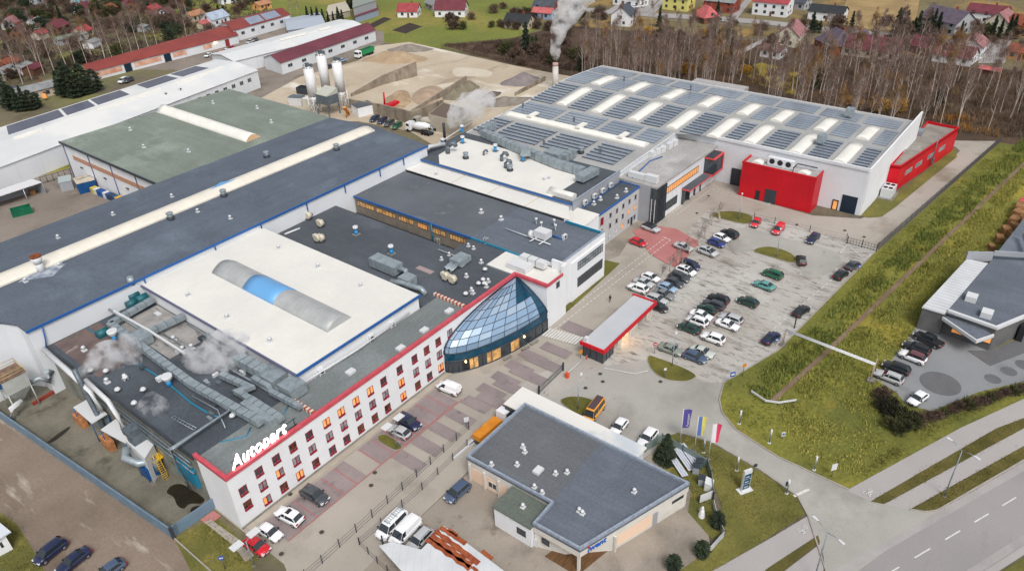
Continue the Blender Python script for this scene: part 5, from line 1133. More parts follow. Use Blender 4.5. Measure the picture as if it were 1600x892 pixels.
# white hall left
zq = 7.0
q1 = [at2(-60, 283, 6.5), at2(402, 110, 6.5), at2(335, 92, 7), at2(-60, 216, 7)]
wl, cr = gable("long_white_hall", "long white-roofed hall with solar panels on its far roof slope", "warehouse", q1, 6.4, 7.6, m_white2, m_whiteroof)
def slope(cr, zw, zr, s, t, side=1):   # point on far roof slope: s along, t from ridge(0) to eave(1)
    a, b, c, d_ = cr; m1, m2 = (b + c) / 2, (d_ + a) / 2
    e0, e1 = (d_, c) if side else (a, b)
    r = m2.lerp(m1, s); e = e0.lerp(e1, s); p = r.lerp(e, t); return Vector((p.x, p.y, zr + (zw - zr) * t + .2))
def slopequad(name, cr, zw, zr, s0, s1, t0, t1, mat, parent, side=1, lift=0, thick=.08):
    q = [slope(cr, zw, zr, s, t, side) + Vector((0, 0, lift)) for s, t in ((s0, t0), (s1, t0), (s1, t1), (s0, t1))]
    mb = MB(); mb.face(q); 
    lo_ = [p - Vector((0, 0, thick)) for p in q]
    for i in range(4): j = (i + 1) % 4; mb.face([lo_[i], lo_[j], q[j], q[i]])
    return mb.build(name, mat, parent)
m_pvf = M("dark_solar", C(70, 74, 98), C(58, 62, 88), rough=.25, scale=.2, spec=.8, brick=(1.7, 1.0, .04, (1.4, 1.4, 1.4), R(22), .95))
for s0, s1 in ((.14, .32), (.33, .43), (.44, .56), (.63, .76), (.78, .9)): slopequad("solar_array", cr, 6.4, 7.6, s0, s1, .25, .95, m_pvf, wl)
for s0, s1 in ((.42, .66), (.72, .93), (.15, .24)): slopequad("ridge_light", cr, 6.4, 7.6, s0, s1, .05, .2, m_skylight, wl, 0, .25, .3)
u = (cr[1] - cr[0]).normalized(); nn = Vector((u.y, -u.x, 0)); L = (cr[1] - cr[0]).length
for k in range(9): window(wl, cr[0], nn, u, L * (.66 + .036 * k), 3.4, L * (.66 + .036 * k) + 1.7, 4.8, m_glass, m_greyclad, 1)
for px, py in ((259, 148), (282, 141)): p = at(px, py, 7.2); vent(wl, p.x, p.y, 6.9, "ac")
# red roofed long building
q2 = [at2(141, 128), at2(374, 68), at2(352, 42, 3), at2(134, 106, 3)]
rl, cr = gable("long_red_roof_building", "long low building with rust-red roof and warm-lit wall facing the gravel yard", "warehouse", q2, 3.6, 5.6, m_white2, m_redroof)
u = (cr[1] - cr[0]).normalized(); nn = Vector((u.y, -u.x, 0)); L = (cr[1] - cr[0]).length
for s0, s1 in ((.02, .2), (.28, .45), (.53, .62), (.74, .8)): mb = MB(); wall_rect(mb, cr[0], nn, u, L * s0, 1.0, L * s1, 2.9, .05); mb.build("lit_bay", M("peach_lit_bay", C(244, 204, 180), C(214, 150, 124), rough=.7, scale=.4), rl)
for s in (.215, .47): mb = MB(); wall_rect(mb, cr[0], nn, u, L * s, 0, L * s + 3, 3.2, .08); mb.build("door", m_navy, rl)
mb = MB(); wall_rect(mb, cr[0], nn, u, L * .9, 0, L * .93, 3.0, .08); mb.build("red_door", M("dull_red", C(150, 54, 54), rough=.6), rl)
mb = MB(); p = cr[0] + u * L * .83 + nn * .4; mb.box(p.x - .3, p.y - .3, 2.6, p.x + .3, p.y + .3, 3.1); mb.build("wall_lamp", m_lampglow, rl)
q3 = [at2(368, 66), at2(456, 40), at2(430, 18, 4), at2(346, 40, 4)]
r2, cr = gable("red_roof_office", "white two-storey building with red roof and solar panels beyond the gravel yard", "building", q3, 5.0, 6.8, m_white2, m_redroof)
for s0, s1 in ((.3, .55), (.58, .85)): slopequad("solar_array", cr, 5, 6.8, s0, s1, .1, .9, M("pale_solar", C(150, 160, 178), C(136, 146, 166), rough=.25, scale=.3), r2, 0)
u = (cr[1] - cr[0]).normalized(); nn = Vector((u.y, -u.x, 0)); L = (cr[1] - cr[0]).length
for k in range(5): window(r2, cr[0], nn, u, L * (.12 + .17 * k), 2.2, L * (.12 + .17 * k) + 2, 3.6, m_glass, m_greyclad, 1)
# white hall and maroon hall
q4 = [at2(366, 96, 5), at2(575, 44, 5), at2(530, 31, 5), at2(330, 85, 5)]
w2, cr = gable("white_roof_warehouse", "white-roofed warehouse joined to the maroon-roofed hall", "warehouse", q4, 5.0, 6.2, m_white2, m_whiteroof)
for s0, s1 in ((.4, .6), (.7, .8)): slopequad("ridge_light", cr, 5, 6.2, s0, s1, .05, .2, m_skylight, w2, 0, .3, .3)
q5 = [at2(442, 117), at2(588, 64), at2(566, 48, 2), at2(414, 100, 2)]
mr, cr = gable("maroon_roof_hall", "white hall with maroon roof behind the concrete silos", "warehouse", q5, 4.6, 6.6, m_white2, m_dredroof)
u = (cr[1] - cr[0]).normalized(); nn = Vector((u.y, -u.x, 0)); L = (cr[1] - cr[0]).length
for k in range(7): window(mr, cr[0], nn, u, L * (.06 + .135 * k), 1.9, L * (.06 + .135 * k) + 2.4, 3.2, m_glass, m_greyclad, 1)
q6 = [at2(452, 60), at2(510, 52), at2(500, 32), at2(448, 42)]
gable("grey_shed", "low pale blue-grey shed behind the white-roofed warehouse", "shed", q6, 3.5, 4.6, m_greyclad, M("pale_blue_roof", C(176, 186, 198), rough=.6))
q7 = [at2(555, 36), at2(590, 24), at2(585, 6), at2(556, 12)]
gable("grey_green_block", "large grey-green roofed house with pale gable beyond the meadow", "house", q7, 7, 8.2, m_greyclad, M("grey_green_roof", C(142, 150, 144), rough=.7))
q8 = [at2(556, 37), at2(592, 25), at2(590, 18), at2(552, 27)]
gable("blue_shed", "blue-grey shed with a dark red roof edge beside the grey-green block", "shed", q8, 3, 3.8, M("blue_grey_wall", C(150, 164, 184)), m_dredroof)
q9 = [at2(512, 34), at2(548, 26), at2(540, 12), at2(515, 18)]
gable("beige_shed", "low beige flat-roofed shed among dark shrubs behind the warehouse", "shed", q9, 2.8, 3.2, M("beige_wall", C(184, 174, 158)), M("beige_roof", C(196, 188, 172)))

# ---------------------------------------------------------------- house at the lower left corner, rusty shed
mb = MB(); lh = thing("white_house", "white house with pale sheet roof at the edge of the dirt track", "house", at(0, 860), None)
p0, p1 = at(20, 858), at(0, 872)
q = [at2(-70, 905), at2(21, 858), at2(2, 826), at2(-90, 860)]
mb.prism(q, 0, 3.1, 0, top=False); mb.build("wall", m_white, lh)
mb = MB(); e = [at2(-75, 888, 3.2), at2(17, 830, 3.2), at2(-5, 812, 4.2), at2(-95, 850, 4.2)]
mb.face([(*e[0], 3.2), (*e[1], 3.2), (*e[2], 4.2), (*e[3], 4.2)]); mb.face([(*e[0], 3.05), (*e[1], 3.05), (*e[2], 4.05), (*e[3], 4.05)]); mb.build("roof", M("pale_sheet", C(206, 212, 220), rough=.6), lh)
mb = MB(); w = at(2, 842, 2.2); mb.box(w.x - .5, w.y - .5, 1.2, w.x + .3, w.y + .4, 2.2); mb.build("window", m_glass, lh)
rs = thing("rusty_roof_shed", "open shed with white sheet roof streaked with orange rust", "shed", at(700, 860), None)
rp = [at2(592, 848, 2.9), at2(634, 862, 2.9), at2(700, 823, 2.9), at2(800, 895, 2.9), at2(760, 960, 2.9), at2(660, 940, 2.9)]
rp = [at2(592, 852, 2.9), at2(612, 846, 2.9), at2(658, 858, 2.9), at2(694, 821, 2.9), at2(806, 905, 2.9), at2(760, 990, 2.9), at2(680, 950, 2.9)]
mb = MB(); mb.prism(rp, 2.8, 2.9)
mb.build("roof", M("white_old_sheet", C(224, 226, 228), C(206, 210, 214), rough=.6, scale=.3, brick=(40, 1.0, .03, (.85, .85, .86), R(-38), .97), patch=(C(196, 190, 184), .5, .62, .8)), rs)
mb = MB(); ang = None
for (ax, ay), (bx, by), wv in (((688, 823), (728, 849), .42), ((680, 829), (748, 880), .5), ((673, 836), (736, 883), .55), ((667, 841), (735, 888), .5), ((700, 826), (715, 836), .3), ((753, 860), (770, 873), .35), ((738, 885), (746, 892), .3)):
    a, b = at(ax, ay, 2.905), at(bx, by, 2.905); tdir = (b - a).normalized(); sd = Vector((-tdir.y, tdir.x, 0)); L_, R_ = [], []
    for k in range(9):
        c = a.lerp(b, k / 8); w_ = wv * (.5 + .5 * abs(math.sin(k * 1.7 + ax))); L_.append(tuple(c + sd * w_)); R_.append(tuple(c - sd * w_))
    mb.face(L_ + R_[::-1])
mb.build("rust_streak", M("orange_rust", C(176, 96, 58), C(140, 66, 38), rough=.9, scale=1.2), rs, recalc=False)
c = [at(600, 858), at(650, 895), at(690, 850), at(760, 930)]
mb = MB()
for p in c: mb.box(p.x - .08, p.y - .08, 0, p.x + .08, p.y + .08, 2.8)
mb.build("post", m_dgrey, rs)
mb = MB(); a, b = at(608, 866), at(668, 915); t_ = (b - a).normalized(); mb.tube([a + Vector((0, 0, 1.2)), b + Vector((0, 0, 1.2))], 0, sq=(.1, 1.2)); mb.build("back_wall", M("dark_board", C(60, 62, 78), rough=.8), rs)
# ================================================================ yards
def simple(name, label, cat, loc, parts, group=None, rot=0, kind=None):
    """parts: list of (part name, builder(mb), material) in local coordinates"""
    t = thing(name, label, cat, loc, group, rot)
    for nm, fn, mt in parts:
        mb = MB(); fn(mb); me_parent = t
        o = mb.build(nm, mt); o.parent = t
    return t
# --- boundary fence of blue-grey sheets
m_sheet = M("blue_grey_sheet", C(122, 146, 166), C(108, 132, 152), rough=.5, scale=.6, brick=(2.2, 60, .03, (.7, .7, .7), R(86), .95))
fw = thing("sheet_fence", "long blue-grey sheet metal fence between the dirt track and the concrete yard", "fence", at(0, 650))
a, b, c = at(-70, 604), at(272, 841), at(338, 792)
def wallseg(mb, a, b, h, w=.08, mi=0):
    t = (b - a).normalized(); s = Vector((-t.y, t.x, 0)) * w / 2
    mb.prism([(a.x + s.x, a.y + s.y), (b.x + s.x, b.y + s.y), (b.x - s.x, b.y - s.y), (a.x - s.x, a.y - s.y)], 0, h, mi)
mb = MB(); wallseg(mb, a, b, 2.0, .25); mb.build("sheet_panel", m_sheet, fw)
gtx = thing("yard_gate", "blue-grey sheet gate between the sheet fence and the office corner", "gate", b)
mb = MB(); wallseg(mb, b + Vector((.3, .3, 0)), c, 2.0, .12); mb.build("gate_panel", m_sheet, gtx)
mb = MB(); mb.box(b.x - .2, b.y - .2, 0, b.x + .2, b.y + .2, 2.2); mb.build("post", m_dgrey, gtx)
# --- dust filter on legs
p = at(38, 640); m_filt = M("filter_grey", C(196, 200, 196), C(176, 180, 174), rough=.6, scale=.5)
df = thing("dust_filter", "tall pale dust filter hopper on legs with a rusty railed platform", "dust filter", p)
mb = MB(); x, y = p.x + .5, p.y + 1.0; mb.box(x - 1.9, y - 1.9, 4.4, x + 1.9, y + 1.9, 7.2); 
lo4 = [(x - 1.9, y - 1.9), (x + 1.9, y - 1.9), (x + 1.9, y + 1.9), (x - 1.9, y + 1.9)]; l4 = [(x - .4, y - .4), (x + .4, y - .4), (x + .4, y + .4), (x - .4, y + .4)]
for i in range(4): j = (i + 1) % 4; mb.face([(*l4[i], 1.6), (*l4[j], 1.6), (*lo4[j], 4.4), (*lo4[i], 4.4)])
mb.build("hopper", m_filt, df)
for sx, sy in ((-1, -1), (1, -1), (1, 1), (-1, 1)): mb = MB(); mb.tube([(x + sx * 1.8, y + sy * 1.8, 0), (x + sx * 1.8, y + sy * 1.8, 4.5)], .12, 5); mb.build("leg", m_filt, df)
mb = MB(); mb.box(x - 2, y - 2, 7.2, x + 2, y + 2, 7.35); mb.build("platform", M("rusty_platform", C(150, 120, 96), C(96, 84, 76), rough=.9, scale=1.2), df)
mb = MB()
for q0, q1 in zip(lo4, lo4[1:] + lo4[:1]):
    for z in (7.8, 8.4): mb.tube([(*q0, z), (*q1, z)], .05, 4)
    mb.tube([(*q0, 7.3), (*q0, 8.4)], .06, 4)
mb.build("railing", M("yellow_rail", C(206, 176, 120), rough=.6), df)
mb = MB(); mb.box(x - 2.9, y - 1.5, 6.0, x - 2.0, y + 1.6, 6.9); mb.build("valve_row", m_bluemetal, df)
mb = MB(); mb.tube([(x - .4, y - 1.8, 2.4), (x - 2.4, y - 2.2, 2.2), (x - 2.9, y - 2.3, .6)], .45, 8); mb.build("pipe", m_pipe, df)
mb = MB(); mb.tube([(x + 1.9, y - .5, 4.0), (x + 3.6, y - .8, 4.2), (x + 4.6, y - 1.8, 3.2), (x + 5.6, y - 1.2, 4.4), (29.2, y - 2.0, 5.5)], .45, 8); mb.build("pipe", m_gal, df)
a, b = at(52, 633), at(88, 612); mb = MB(); mb.tube([a + Vector((0, 0, .3)), b + Vector((0, 0, .3))], 0, sq=(.25, .25)); mb.build("base_beam", M("red_beam", C(150, 60, 46), rough=.8), df)
# --- white canopies beside the process wing
for k, (q, lab) in enumerate((([(114, 636), (139, 622), (167, 646), (143, 661)], "white flat canopy over filter bins, the one nearer the dust filter"), ([(157, 671), (181, 654), (212, 676), (196, 692)], "white flat canopy beside the white filter cabinet"))):
    z = 4.0; pp = [at2(u, v, z) for u, v in q]; t = thing("canopy", lab, "canopy", (pp[0][0], pp[0][1], 0))
    mb = MB(); mb.prism(pp, z - .2, z); mb.build("roof", m_pipe, t)
    for i in range(4): mb = MB(); mb.tube([(pp[i][0], pp[i][1], 0), (pp[i][0], pp[i][1], z - .2)], .08, 5); mb.build("leg", m_bluemetal, t)
    c = Vector((sum(p[0] for p in pp) / 4, sum(p[1] for p in pp) / 4, 0)); mb = MB(); mb.box(c.x + .2, c.y - 2, 0, c.x + 1.6, c.y + 2, 2.6); mb.build("bin", m_gal, t)
    mb = MB(); mb.box(pp[0][0] - .3, pp[0][1] - 1.4, 0, pp[0][0] + .7, pp[0][1] + 1.4, 2.0); mb.build("stacked_board", M("orange_wood", C(204, 142, 92), C(166, 108, 70), rough=.8, scale=1.3), t)
fc = thing("filter_cabinet", "white filter cabinet with grey cowl, silver duct and blue fan housing", "filter unit", at(215, 735))
q = [at2(196, 688, 5), at2(212, 670, 5), at2(240, 694, 5), at2(226, 716, 5)]
mb = MB(); mb.prism(q, 0, 5); mb.build("cabinet", m_pipe, fc)
c = Vector((sum(p[0] for p in q) / 4, sum(p[1] for p in q) / 4, 0))
mb = MB(); mb.box(c.x - .9, c.y - .2, 5, c.x + .9, c.y + 1.6, 6.6); mb.box(c.x - 1.1, c.y + .0, 6.6, c.x + 1.1, c.y + 2.0, 7.6); mb.build("cowl", m_gal2, fc)
d0 = at(200, 715, 3.6); mb = MB(); mb.tube([(c.x - 1.6, c.y + 1.2, 4.6), (d0.x - .4, d0.y, 3.8), (d0.x + .4, d0.y - 2.2, 3.4), (d0.x + 2.2, d0.y - 3, 3.0), (d0.x + 2.4, d0.y - 3.1, 1)], .6, 10); mb.build("silver_duct", m_gal, fc)
e = at(240, 740); mb = MB(); mb.box(e.x - 1.3, e.y - 1.2, .4, e.x + 1.1, e.y + 1.2, 2.4); mb.build("fan_housing", m_bluemetal, fc)
for sx, sy in ((-1.2, -1.1), (1, -1.1), (1, 1.1), (-1.2, 1.1)): mb = MB(); mb.box(e.x + sx - .1, e.y + sy - .1, 0, e.x + sx + .1, e.y + sy + .1, .4); mb.build("leg", m_bluemetal, fc)
yl = thing("yellow_ladder", "yellow caged ladder with small platform beside the blue fan housing", "ladder", at(261, 748))
y0 = at(261, 748); y1 = at(246, 718, 3.0); mb = MB()
for s in (-.35, .35): mb.tube([y0 + Vector((s, 0, 0)), y1 + Vector((s, 0, 0)), y1 + Vector((s, .3, 1.1))], .07, 5)
for k in range(10): q0 = y0.lerp(y1, k / 10); mb.tube([q0 - Vector((.35, 0, 0)), q0 + Vector((.35, 0, 0))], .05, 4)
mb.build("rails", m_yellow, yl); mb = MB(); mb.box(y1.x - .9, y1.y - .2, 2.9, y1.x + .9, y1.y + 1.4, 3.05)
for sx in (-.9, .9): mb.tube([(y1.x + sx, y1.y - .2, 3), (y1.x + sx, y1.y - .2, 4.1), (y1.x + sx, y1.y + 1.4, 4.1), (y1.x + sx, y1.y + 1.4, 3)], .05, 4)
mb.build("platform", m_yellow, yl)
# --- left yard
op = [at2(-60, 312, 3.6), at2(0, 296, 3.6), at2(50, 279.5, 3.6), at2(65, 284.5, 3.6), at2(0, 306, 3.6), at2(-60, 324, 3.6)]
os_ = thing("open_shed", "open-fronted shed with white flat roof at the edge of the gravel yard", "shed", (op[1][0], op[1][1], 0))
mb = MB(); mb.prism(op, 3.4, 3.6); mb.build("roof", M("white_flat_sheet", C(226, 226, 228), rough=.6), os_)
mb = MB(); A, B = Vector((*op[0], 0)), Vector((*op[2], 0)); wallseg(mb, A, B, 3.4, .2); wallseg(mb, B, Vector((*op[3], 0)), 3.4, .2); mb.build("wall", m_greyclad, os_)
for t_ in (.25, .62): c = Vector((*op[3], 0)).lerp(Vector((*op[5], 0)), t_); mb = MB(); mb.tube([c, c + Vector((0, 0, 3.4))], .1, 5); mb.build("post", m_pipe, os_)
for px, py in ((48, 300), (52, 304)): c = at(px, py); mb = MB(); mb.box(c.x - .6, c.y - .6, 0, c.x + .6, c.y + .6, 1.3); tag(mb.build("crate", m_wood), "stack of brown wooden crates under the white-roofed open shed", "crate", "crates under the open shed")
def container(name, label, cat, pa, pb, h, w, mat, roofm=None, open_=False, group=None):
    a, b = at(*pa), at(*pb); L = (b - a).length; ang = math.atan2(b.y - a.y, b.x - a.x); c = (a + b) / 2
    t = thing(name, label, cat, c, group, ang); mb = MB()
    ox = w / 2
    if open_:
        mb.box(-L / 2, 0, 0, L / 2, .1, h); mb.box(-L / 2, w - .1, 0, L / 2, w, h); mb.box(-L / 2, .1, 0, -L / 2 + .1, w - .1, h); mb.box(L / 2 - .1, .1, 0, L / 2, w - .1, h)
        o = mb.build("side_wall", mat); o.parent = t; mb = MB(); mb.box(-L / 2 + .1, .1, .1, L / 2 - .1, w - .1, .3); o = mb.build("floor", M("rust_red_inside", C(110, 50, 48), C(86, 40, 40), rough=.9, scale=.8)); o.parent = t
    else:
        mb.box(0 - L / 2, 0, 0, L / 2, w, h); o = mb.build("body", mat); o.parent = t
        mb = MB(); mb.box(-L / 2 - .1, -.1, h, L / 2 + .1, w + .1, h + .12); o = mb.build("roof", roofm or mat); o.parent = t
    mb = MB()
    n = max(3, int(L / .8))
    for k in range(n + 1): x = -L / 2 + L * k / n; mb.box(x - .05, -.06, .05, x + .05, -.002, h - .05)
    o = mb.build("rib", mat); o.parent = t
    return t
container("skip_container", "open dark green skip with rust-red inside standing on the gravel yard", "skip", (21, 341), (52, 333), 1.9, 2.4, m_greenp, open_=True)
container("blue_container", "bright blue storage container with weathered brown-grey roof beside the white hall wall", "container", (126, 304), (153, 297), 3.0, 5.0, m_bluemetal, M("weathered_roof", C(206, 198, 180), C(130, 112, 98), rough=.8, scale=.25, lo=.45, hi=.6))
container("grey_container", "grey-green storage shed with pale roof next to the blue container", "container", (97, 300), (116, 296), 2.6, 4.6, m_greyclad, M("pale_green_roof", C(176, 188, 188), rough=.7))
bc = [M("barrel_yellow", C(214, 190, 70)), m_pipe, m_bluemetal, M("barrel_blue", C(40, 90, 170)), m_pipe, m_bluemetal, m_dgrey, m_bluemetal, m_yellow]
nmz = ["yellow", "white", "blue", "deep blue", "milk white", "bright blue", "dark grey", "steel blue", "lemon yellow"]
for k in range(9):
    c = at(149 + k * 4.8, 301 + k * 1.9); mb = MB(); mb.box(-.75, -.75, 0, .75, .75, 1.5); mb.box(-.8, -.8, 1.5, .8, .8, 1.58); o = mb.build("storage_crate", bc[k]); o.location = c
    tag(o, "%s storage crate in the row along the white hall wall" % nmz[k], "crate", "storage crates along the hall wall")
ff = thing("yard_fence", "dark steel bar fence between the grass verge and the grey storage shed", "fence", at(66, 288))
mb = MB(); a, b = at(66, 288), at(112, 274); mb.tube([a + Vector((0, 0, 2)), b + Vector((0, 0, 2))], .07, 4); mb.tube([a + Vector((0, 0, .3)), b + Vector((0, 0, .3))], .07, 4); mb.build("rail", m_dgrey, ff)
for k in range(6): c = a.lerp(b, k / 5); mb = MB(); mb.tube([c, c + Vector((0, 0, 2.1))], .09, 5); mb.build("post", m_dgrey, ff)

# --- concrete plant
m_silo = M("silo_white", C(236, 236, 236, .88), C(222, 222, 222, .88), rough=.5, scale=.3)
def silo(label, px, py, h=17, leg=6):
    p = at(px, py); t = thing("cement_silo", label, "silo", p, "cement silos of the concrete plant")
    mb = MB(); mb.cyl(0, 0, leg, h, 1.6, n=18); mb.cyl(0, 0, leg - 2.2, leg, .4, 1.6, n=18); mb.cyl(0, 0, h, h + .5, 1.6, .6, n=18); o = mb.build("tank", m_silo); o.parent = t
    mb = MB(); mb.tube([(1.55 * math.cos(k * .628), 1.55 * math.sin(k * .628), h + 1.1) for k in range(11)], .05, 4)
    for k in range(10): a = k * .628; mb.tube([(1.55 * math.cos(a), 1.55 * math.sin(a), h), (1.55 * math.cos(a), 1.55 * math.sin(a), h + 1.1)], .05, 4)
    mb.box(-.7, -.5, h + .4, .3, .5, h + 1.7); mb.box(.4, -.9, h + .3, 1.1, -.2, h + 1.2); o = mb.build("top_railing", m_gal2); o.parent = t
    for sx, sy in ((-1, -1), (1, -1), (1, 1), (-1, 1)): mb = MB(); mb.tube([(sx * 1.35, sy * 1.35, 0), (sx * 1.35, sy * 1.35, leg + .3)], .14, 5); o = mb.build("leg", m_silo); o.parent = t
    mb = MB()
    for s in range(4):
        c = [(-1.35, -1.35), (1.35, -1.35), (1.35, 1.35), (-1.35, 1.35)]; a_, b_ = c[s], c[(s + 1) % 4]; mb.tube([(*a_, .5), (*b_, leg - 1.5)], .07, 4); mb.tube([(*a_, leg - 1.5), (*b_, .5)], .07, 4); mb.tube([(*a_, leg - 1.4), (*b_, leg - 1.4)], .07, 4)
    o = mb.build("brace", m_silo); o.parent = t
    mb = MB(); mb.tube([(1.95, 0, 0), (1.95, 0, h)], .09, 4); mb.tube([(1.95, .4, 0), (1.95, .4, h)], .05, 4); o = mb.build("pipe", m_silo); o.parent = t
silo("white cement silo on legs, leftmost of the three", 494, 178, 15.5); silo("white cement silo standing behind the other two", 514, 163, 17); silo("white cement silo on legs, rightmost of the three beside the site office", 537, 170, 16)
mx = thing("mixer_house", "grey batching hopper box on legs between the white silos", "mixer house", at(515, 180))
p = at(515, 178); mb = MB(); mb.box(p.x - 2.5, p.y - 3, 4, p.x + 2.5, p.y + 3, 7); mb.build("hopper", m_gal2, mx)
mb = MB(); mb.prism([(p.x - 2.5, p.y - 3), (p.x + 2.5, p.y - 3), (p.x + 2.5, p.y + 3), (p.x - 2.5, p.y + 3)], lambda x, y: 7, lambda x, y: 7.2 + (x - p.x + 2.5) * .3); mb.build("roof", M("dusty_roof", C(190, 192, 180), rough=.8), mx)
for sx, sy in ((-2.3, -2.8), (2.3, -2.8), (2.3, 2.8), (-2.3, 2.8)): mb = MB(); mb.box(p.x + sx - .15, p.y + sy - .15, 0, p.x + sx + .15, p.y + sy + .15, 4); mb.build("leg", m_gal2, mx)
cv = thing("aggregate_conveyor", "orange-yellow conveyor frame beside the site office", "conveyor", at(545, 178))
a, b = at(545, 180), at(538, 168, 4); mb = MB(); mb.tube([a + Vector((0, 0, .5)), b], 0, sq=(.5, .3)); mb.build("belt", m_orange, cv); mb = MB()
for k in (0.3, .8): q = a.lerp(b, k); mb.tube([(q.x, q.y, 0), (q.x, q.y, q.z)], .12, 4)
mb.build("leg", m_orange, cv)
container("site_office", "white site office cabin with dark flat roof beside the stained retaining wall", "cabin", (551, 178), (561, 184), 3.2, 6.0, m_white, m_darkfelt)
container("plant_container", "white container with red stripe end left of the white silos", "container", (452, 165), (472, 166), 2.8, 3.2, m_pipe, m_gal2)
container("plant_cabin", "cream cabin with green patch directly beside the leftmost silo", "cabin", (474, 168), (492, 171), 3, 3.4, M("cream_cabin", C(222, 216, 200)), m_skylight)
container("dark_skip", "dark steel skip behind the white plant container", "skip", (464, 147), (482, 149), 2.4, 3, m_dgrey, open_=True)
m_stain = M("stained_wall", C(166, 154, 138), C(138, 126, 112), rough=.95, scale=.3, patch=(C(96, 84, 72), .35, .52, .72, (1, 1, .35)), patch2=(C(198, 190, 176), .5, .62, .8))
def concwall(label, pts, hs, w=.5):
    P = [at(*q) for q in pts]; t = thing("retaining_wall", label, "wall", P[0]); mb = MB()
    for i in range(len(P) - 1):
        a, b = P[i], P[i + 1]; tt = (b - a).normalized(); s = Vector((-tt.y, tt.x, 0)) * w / 2
        mb.prism([(a.x + s.x, a.y + s.y), (b.x + s.x, b.y + s.y), (b.x - s.x, b.y - s.y), (a.x - s.x, a.y - s.y)], 0, lambda x, y, a=a, b=b, i=i: hs[i] + (hs[i + 1] - hs[i]) * min(1, max(0, (Vector((x, y, 0)) - a).dot((b - a)) / (b - a).length_squared)))
    mb.build("panel", m_stain, t); mb = MB()
    for i in range(len(P) - 1):
        for k in range(1, 8): c = P[i].lerp(P[i + 1], k / 8); h = hs[i] + (hs[i + 1] - hs[i]) * k / 8; mb.box(c.x - .3, c.y - .3, 0, c.x + .3, c.y + .3, h - .2)
    mb.build("buttress", m_stain, t)
concwall("tall stained concrete wall dividing the sand yard, nearest the silos", [(549, 151), (600, 132), (652, 119)], (1.0, 3.4, 5.4))
concwall("low concrete bay wall beside the gravel heaps", [(640, 178), (690, 152), (729, 130)], (.8, 2.0, 2.6))
concwall("mottled retaining wall behind the parked mixer trucks", [(545, 168), (600, 182), (645, 195), (670, 186), (694, 176)], (3.0, 4.0, 4.4, 4.6, 4.4))
concwall("short timber-grey bay wall beside the large gravel mound", [(805, 150), (852, 126)], (1.2, 1.6), .4)
bx = thing("boiler_house", "beige flat-roofed boiler house giving off a white cloud of steam", "building", at(700, 208))
q = [at2(672, 203), at2(716, 214), at2(737, 196), at2(694, 184)]
mb = MB(); mb.prism(q, 0, 5.2, 0, top=False); mb.build("wall", M("beige_block", C(206, 196, 178), C(186, 176, 160), rough=.9, scale=.3), bx); mb = MB(); mb.prism(inset(q, .2), 4.8, 5.0); mb.build("roof", M("brown_roof", C(110, 96, 86), rough=.9), bx)
def mound(name, label, cat, px, py, rx, ry, h, mat, rot=0, group=None, seed=0, flat=.0):
    p = at(px, py); mb = MB(); n, m = 28, 9; rows = []
    for j in range(m + 1):
        r = j / m; row = []
        for i in range(n):
            a = 2 * math.pi * i / n; k = 1 + .22 * noise.noise((math.cos(a) * 1.5 + seed, math.sin(a) * 1.5, seed * .7))
            x, y = rx * r * k * math.cos(a), ry * r * k * math.sin(a)
            z = h * max(0, 1 - max(0, r - flat) / (1 - flat)) ** 1.15 * (1 + .25 * noise.noise((x * .25 + seed, y * .25, 1))) 
            row.append((x, y, z - (.05 if j == m else 0)))
        rows.append(row)
    mb.loft(rows, 0, True, close=True); o = mb.build(name, mat); o.location = p; o.rotation_euler = (0, 0, rot); return tag(o, label, cat, group)
m_gr = M("grey_gravel", C(150, 142, 132), C(128, 120, 112), rough=1, scale=.5, fine=.25, fscale=2)
m_brs = M("brown_sand", C(184, 162, 134), C(164, 142, 116), rough=1, scale=.3, fine=.15)
mound("sand_pile", "wide low brown sand heap in front of the green tipper truck", "sand heap", 617, 94, 14, 6, 3.4, m_brs, R(-60), seed=1, flat=.3)
mound("gravel_pile", "grey rubble ridge behind the brown sand heap", "gravel heap", 640, 78, 10, 4, 2.2, m_gr, R(-60), seed=2, flat=.2)
for k, (px, py, lab) in enumerate(((710, 152, "grey gravel cone nearest the low bay wall"), (722, 145, "grey gravel cone between the two others of the row"), (733, 139, "grey gravel cone farthest along the low bay wall"))): mound("gravel_pile", lab, "gravel heap", px, py, 4.2, 4.2, 3.2, M("olive_gravel", C(142, 134, 114), C(122, 114, 98), rough=1, scale=.5, fine=.25), seed=3 + k, group="gravel cones by the bay wall")
mound("gravel_pile", "small dark gravel heap beside a pale puddle", "gravel heap", 768, 149, 4.5, 2.6, 1.5, M("dark_gravel", C(110, 98, 88), C(94, 84, 76), rough=1, scale=.5), seed=7)
mound("gravel_pile", "large grey-violet gravel mound next to the solar hall", "gravel heap", 818, 128, 8, 6, 3.6, M("violet_gravel", C(144, 134, 134), C(124, 116, 116), rough=1, scale=.3, fine=.2), R(-30), seed=8)
mound("gravel_pile", "low grey gravel bank sloping toward the solar hall", "gravel heap", 790, 160, 10, 5, 2.2, m_gr, R(-40), seed=9)
mound("sand_pile", "tan sand slope lying between the two bay walls", "sand heap", 622, 158, 11, 5, 2.4, M("tan_sand", C(192, 168, 138), C(166, 140, 112), rough=1, scale=.3, fine=.2, patch=(C(140, 116, 94), .4, .55, .7)), R(40), seed=11, flat=.3)
mound("sand_pile", "reddish-brown sand spread behind the retaining wall", "sand heap", 668, 150, 12, 5, 1.6, M("red_sand", C(186, 164, 142), C(168, 146, 124), rough=1, scale=.3, fine=.2), R(35), seed=12, flat=.3)
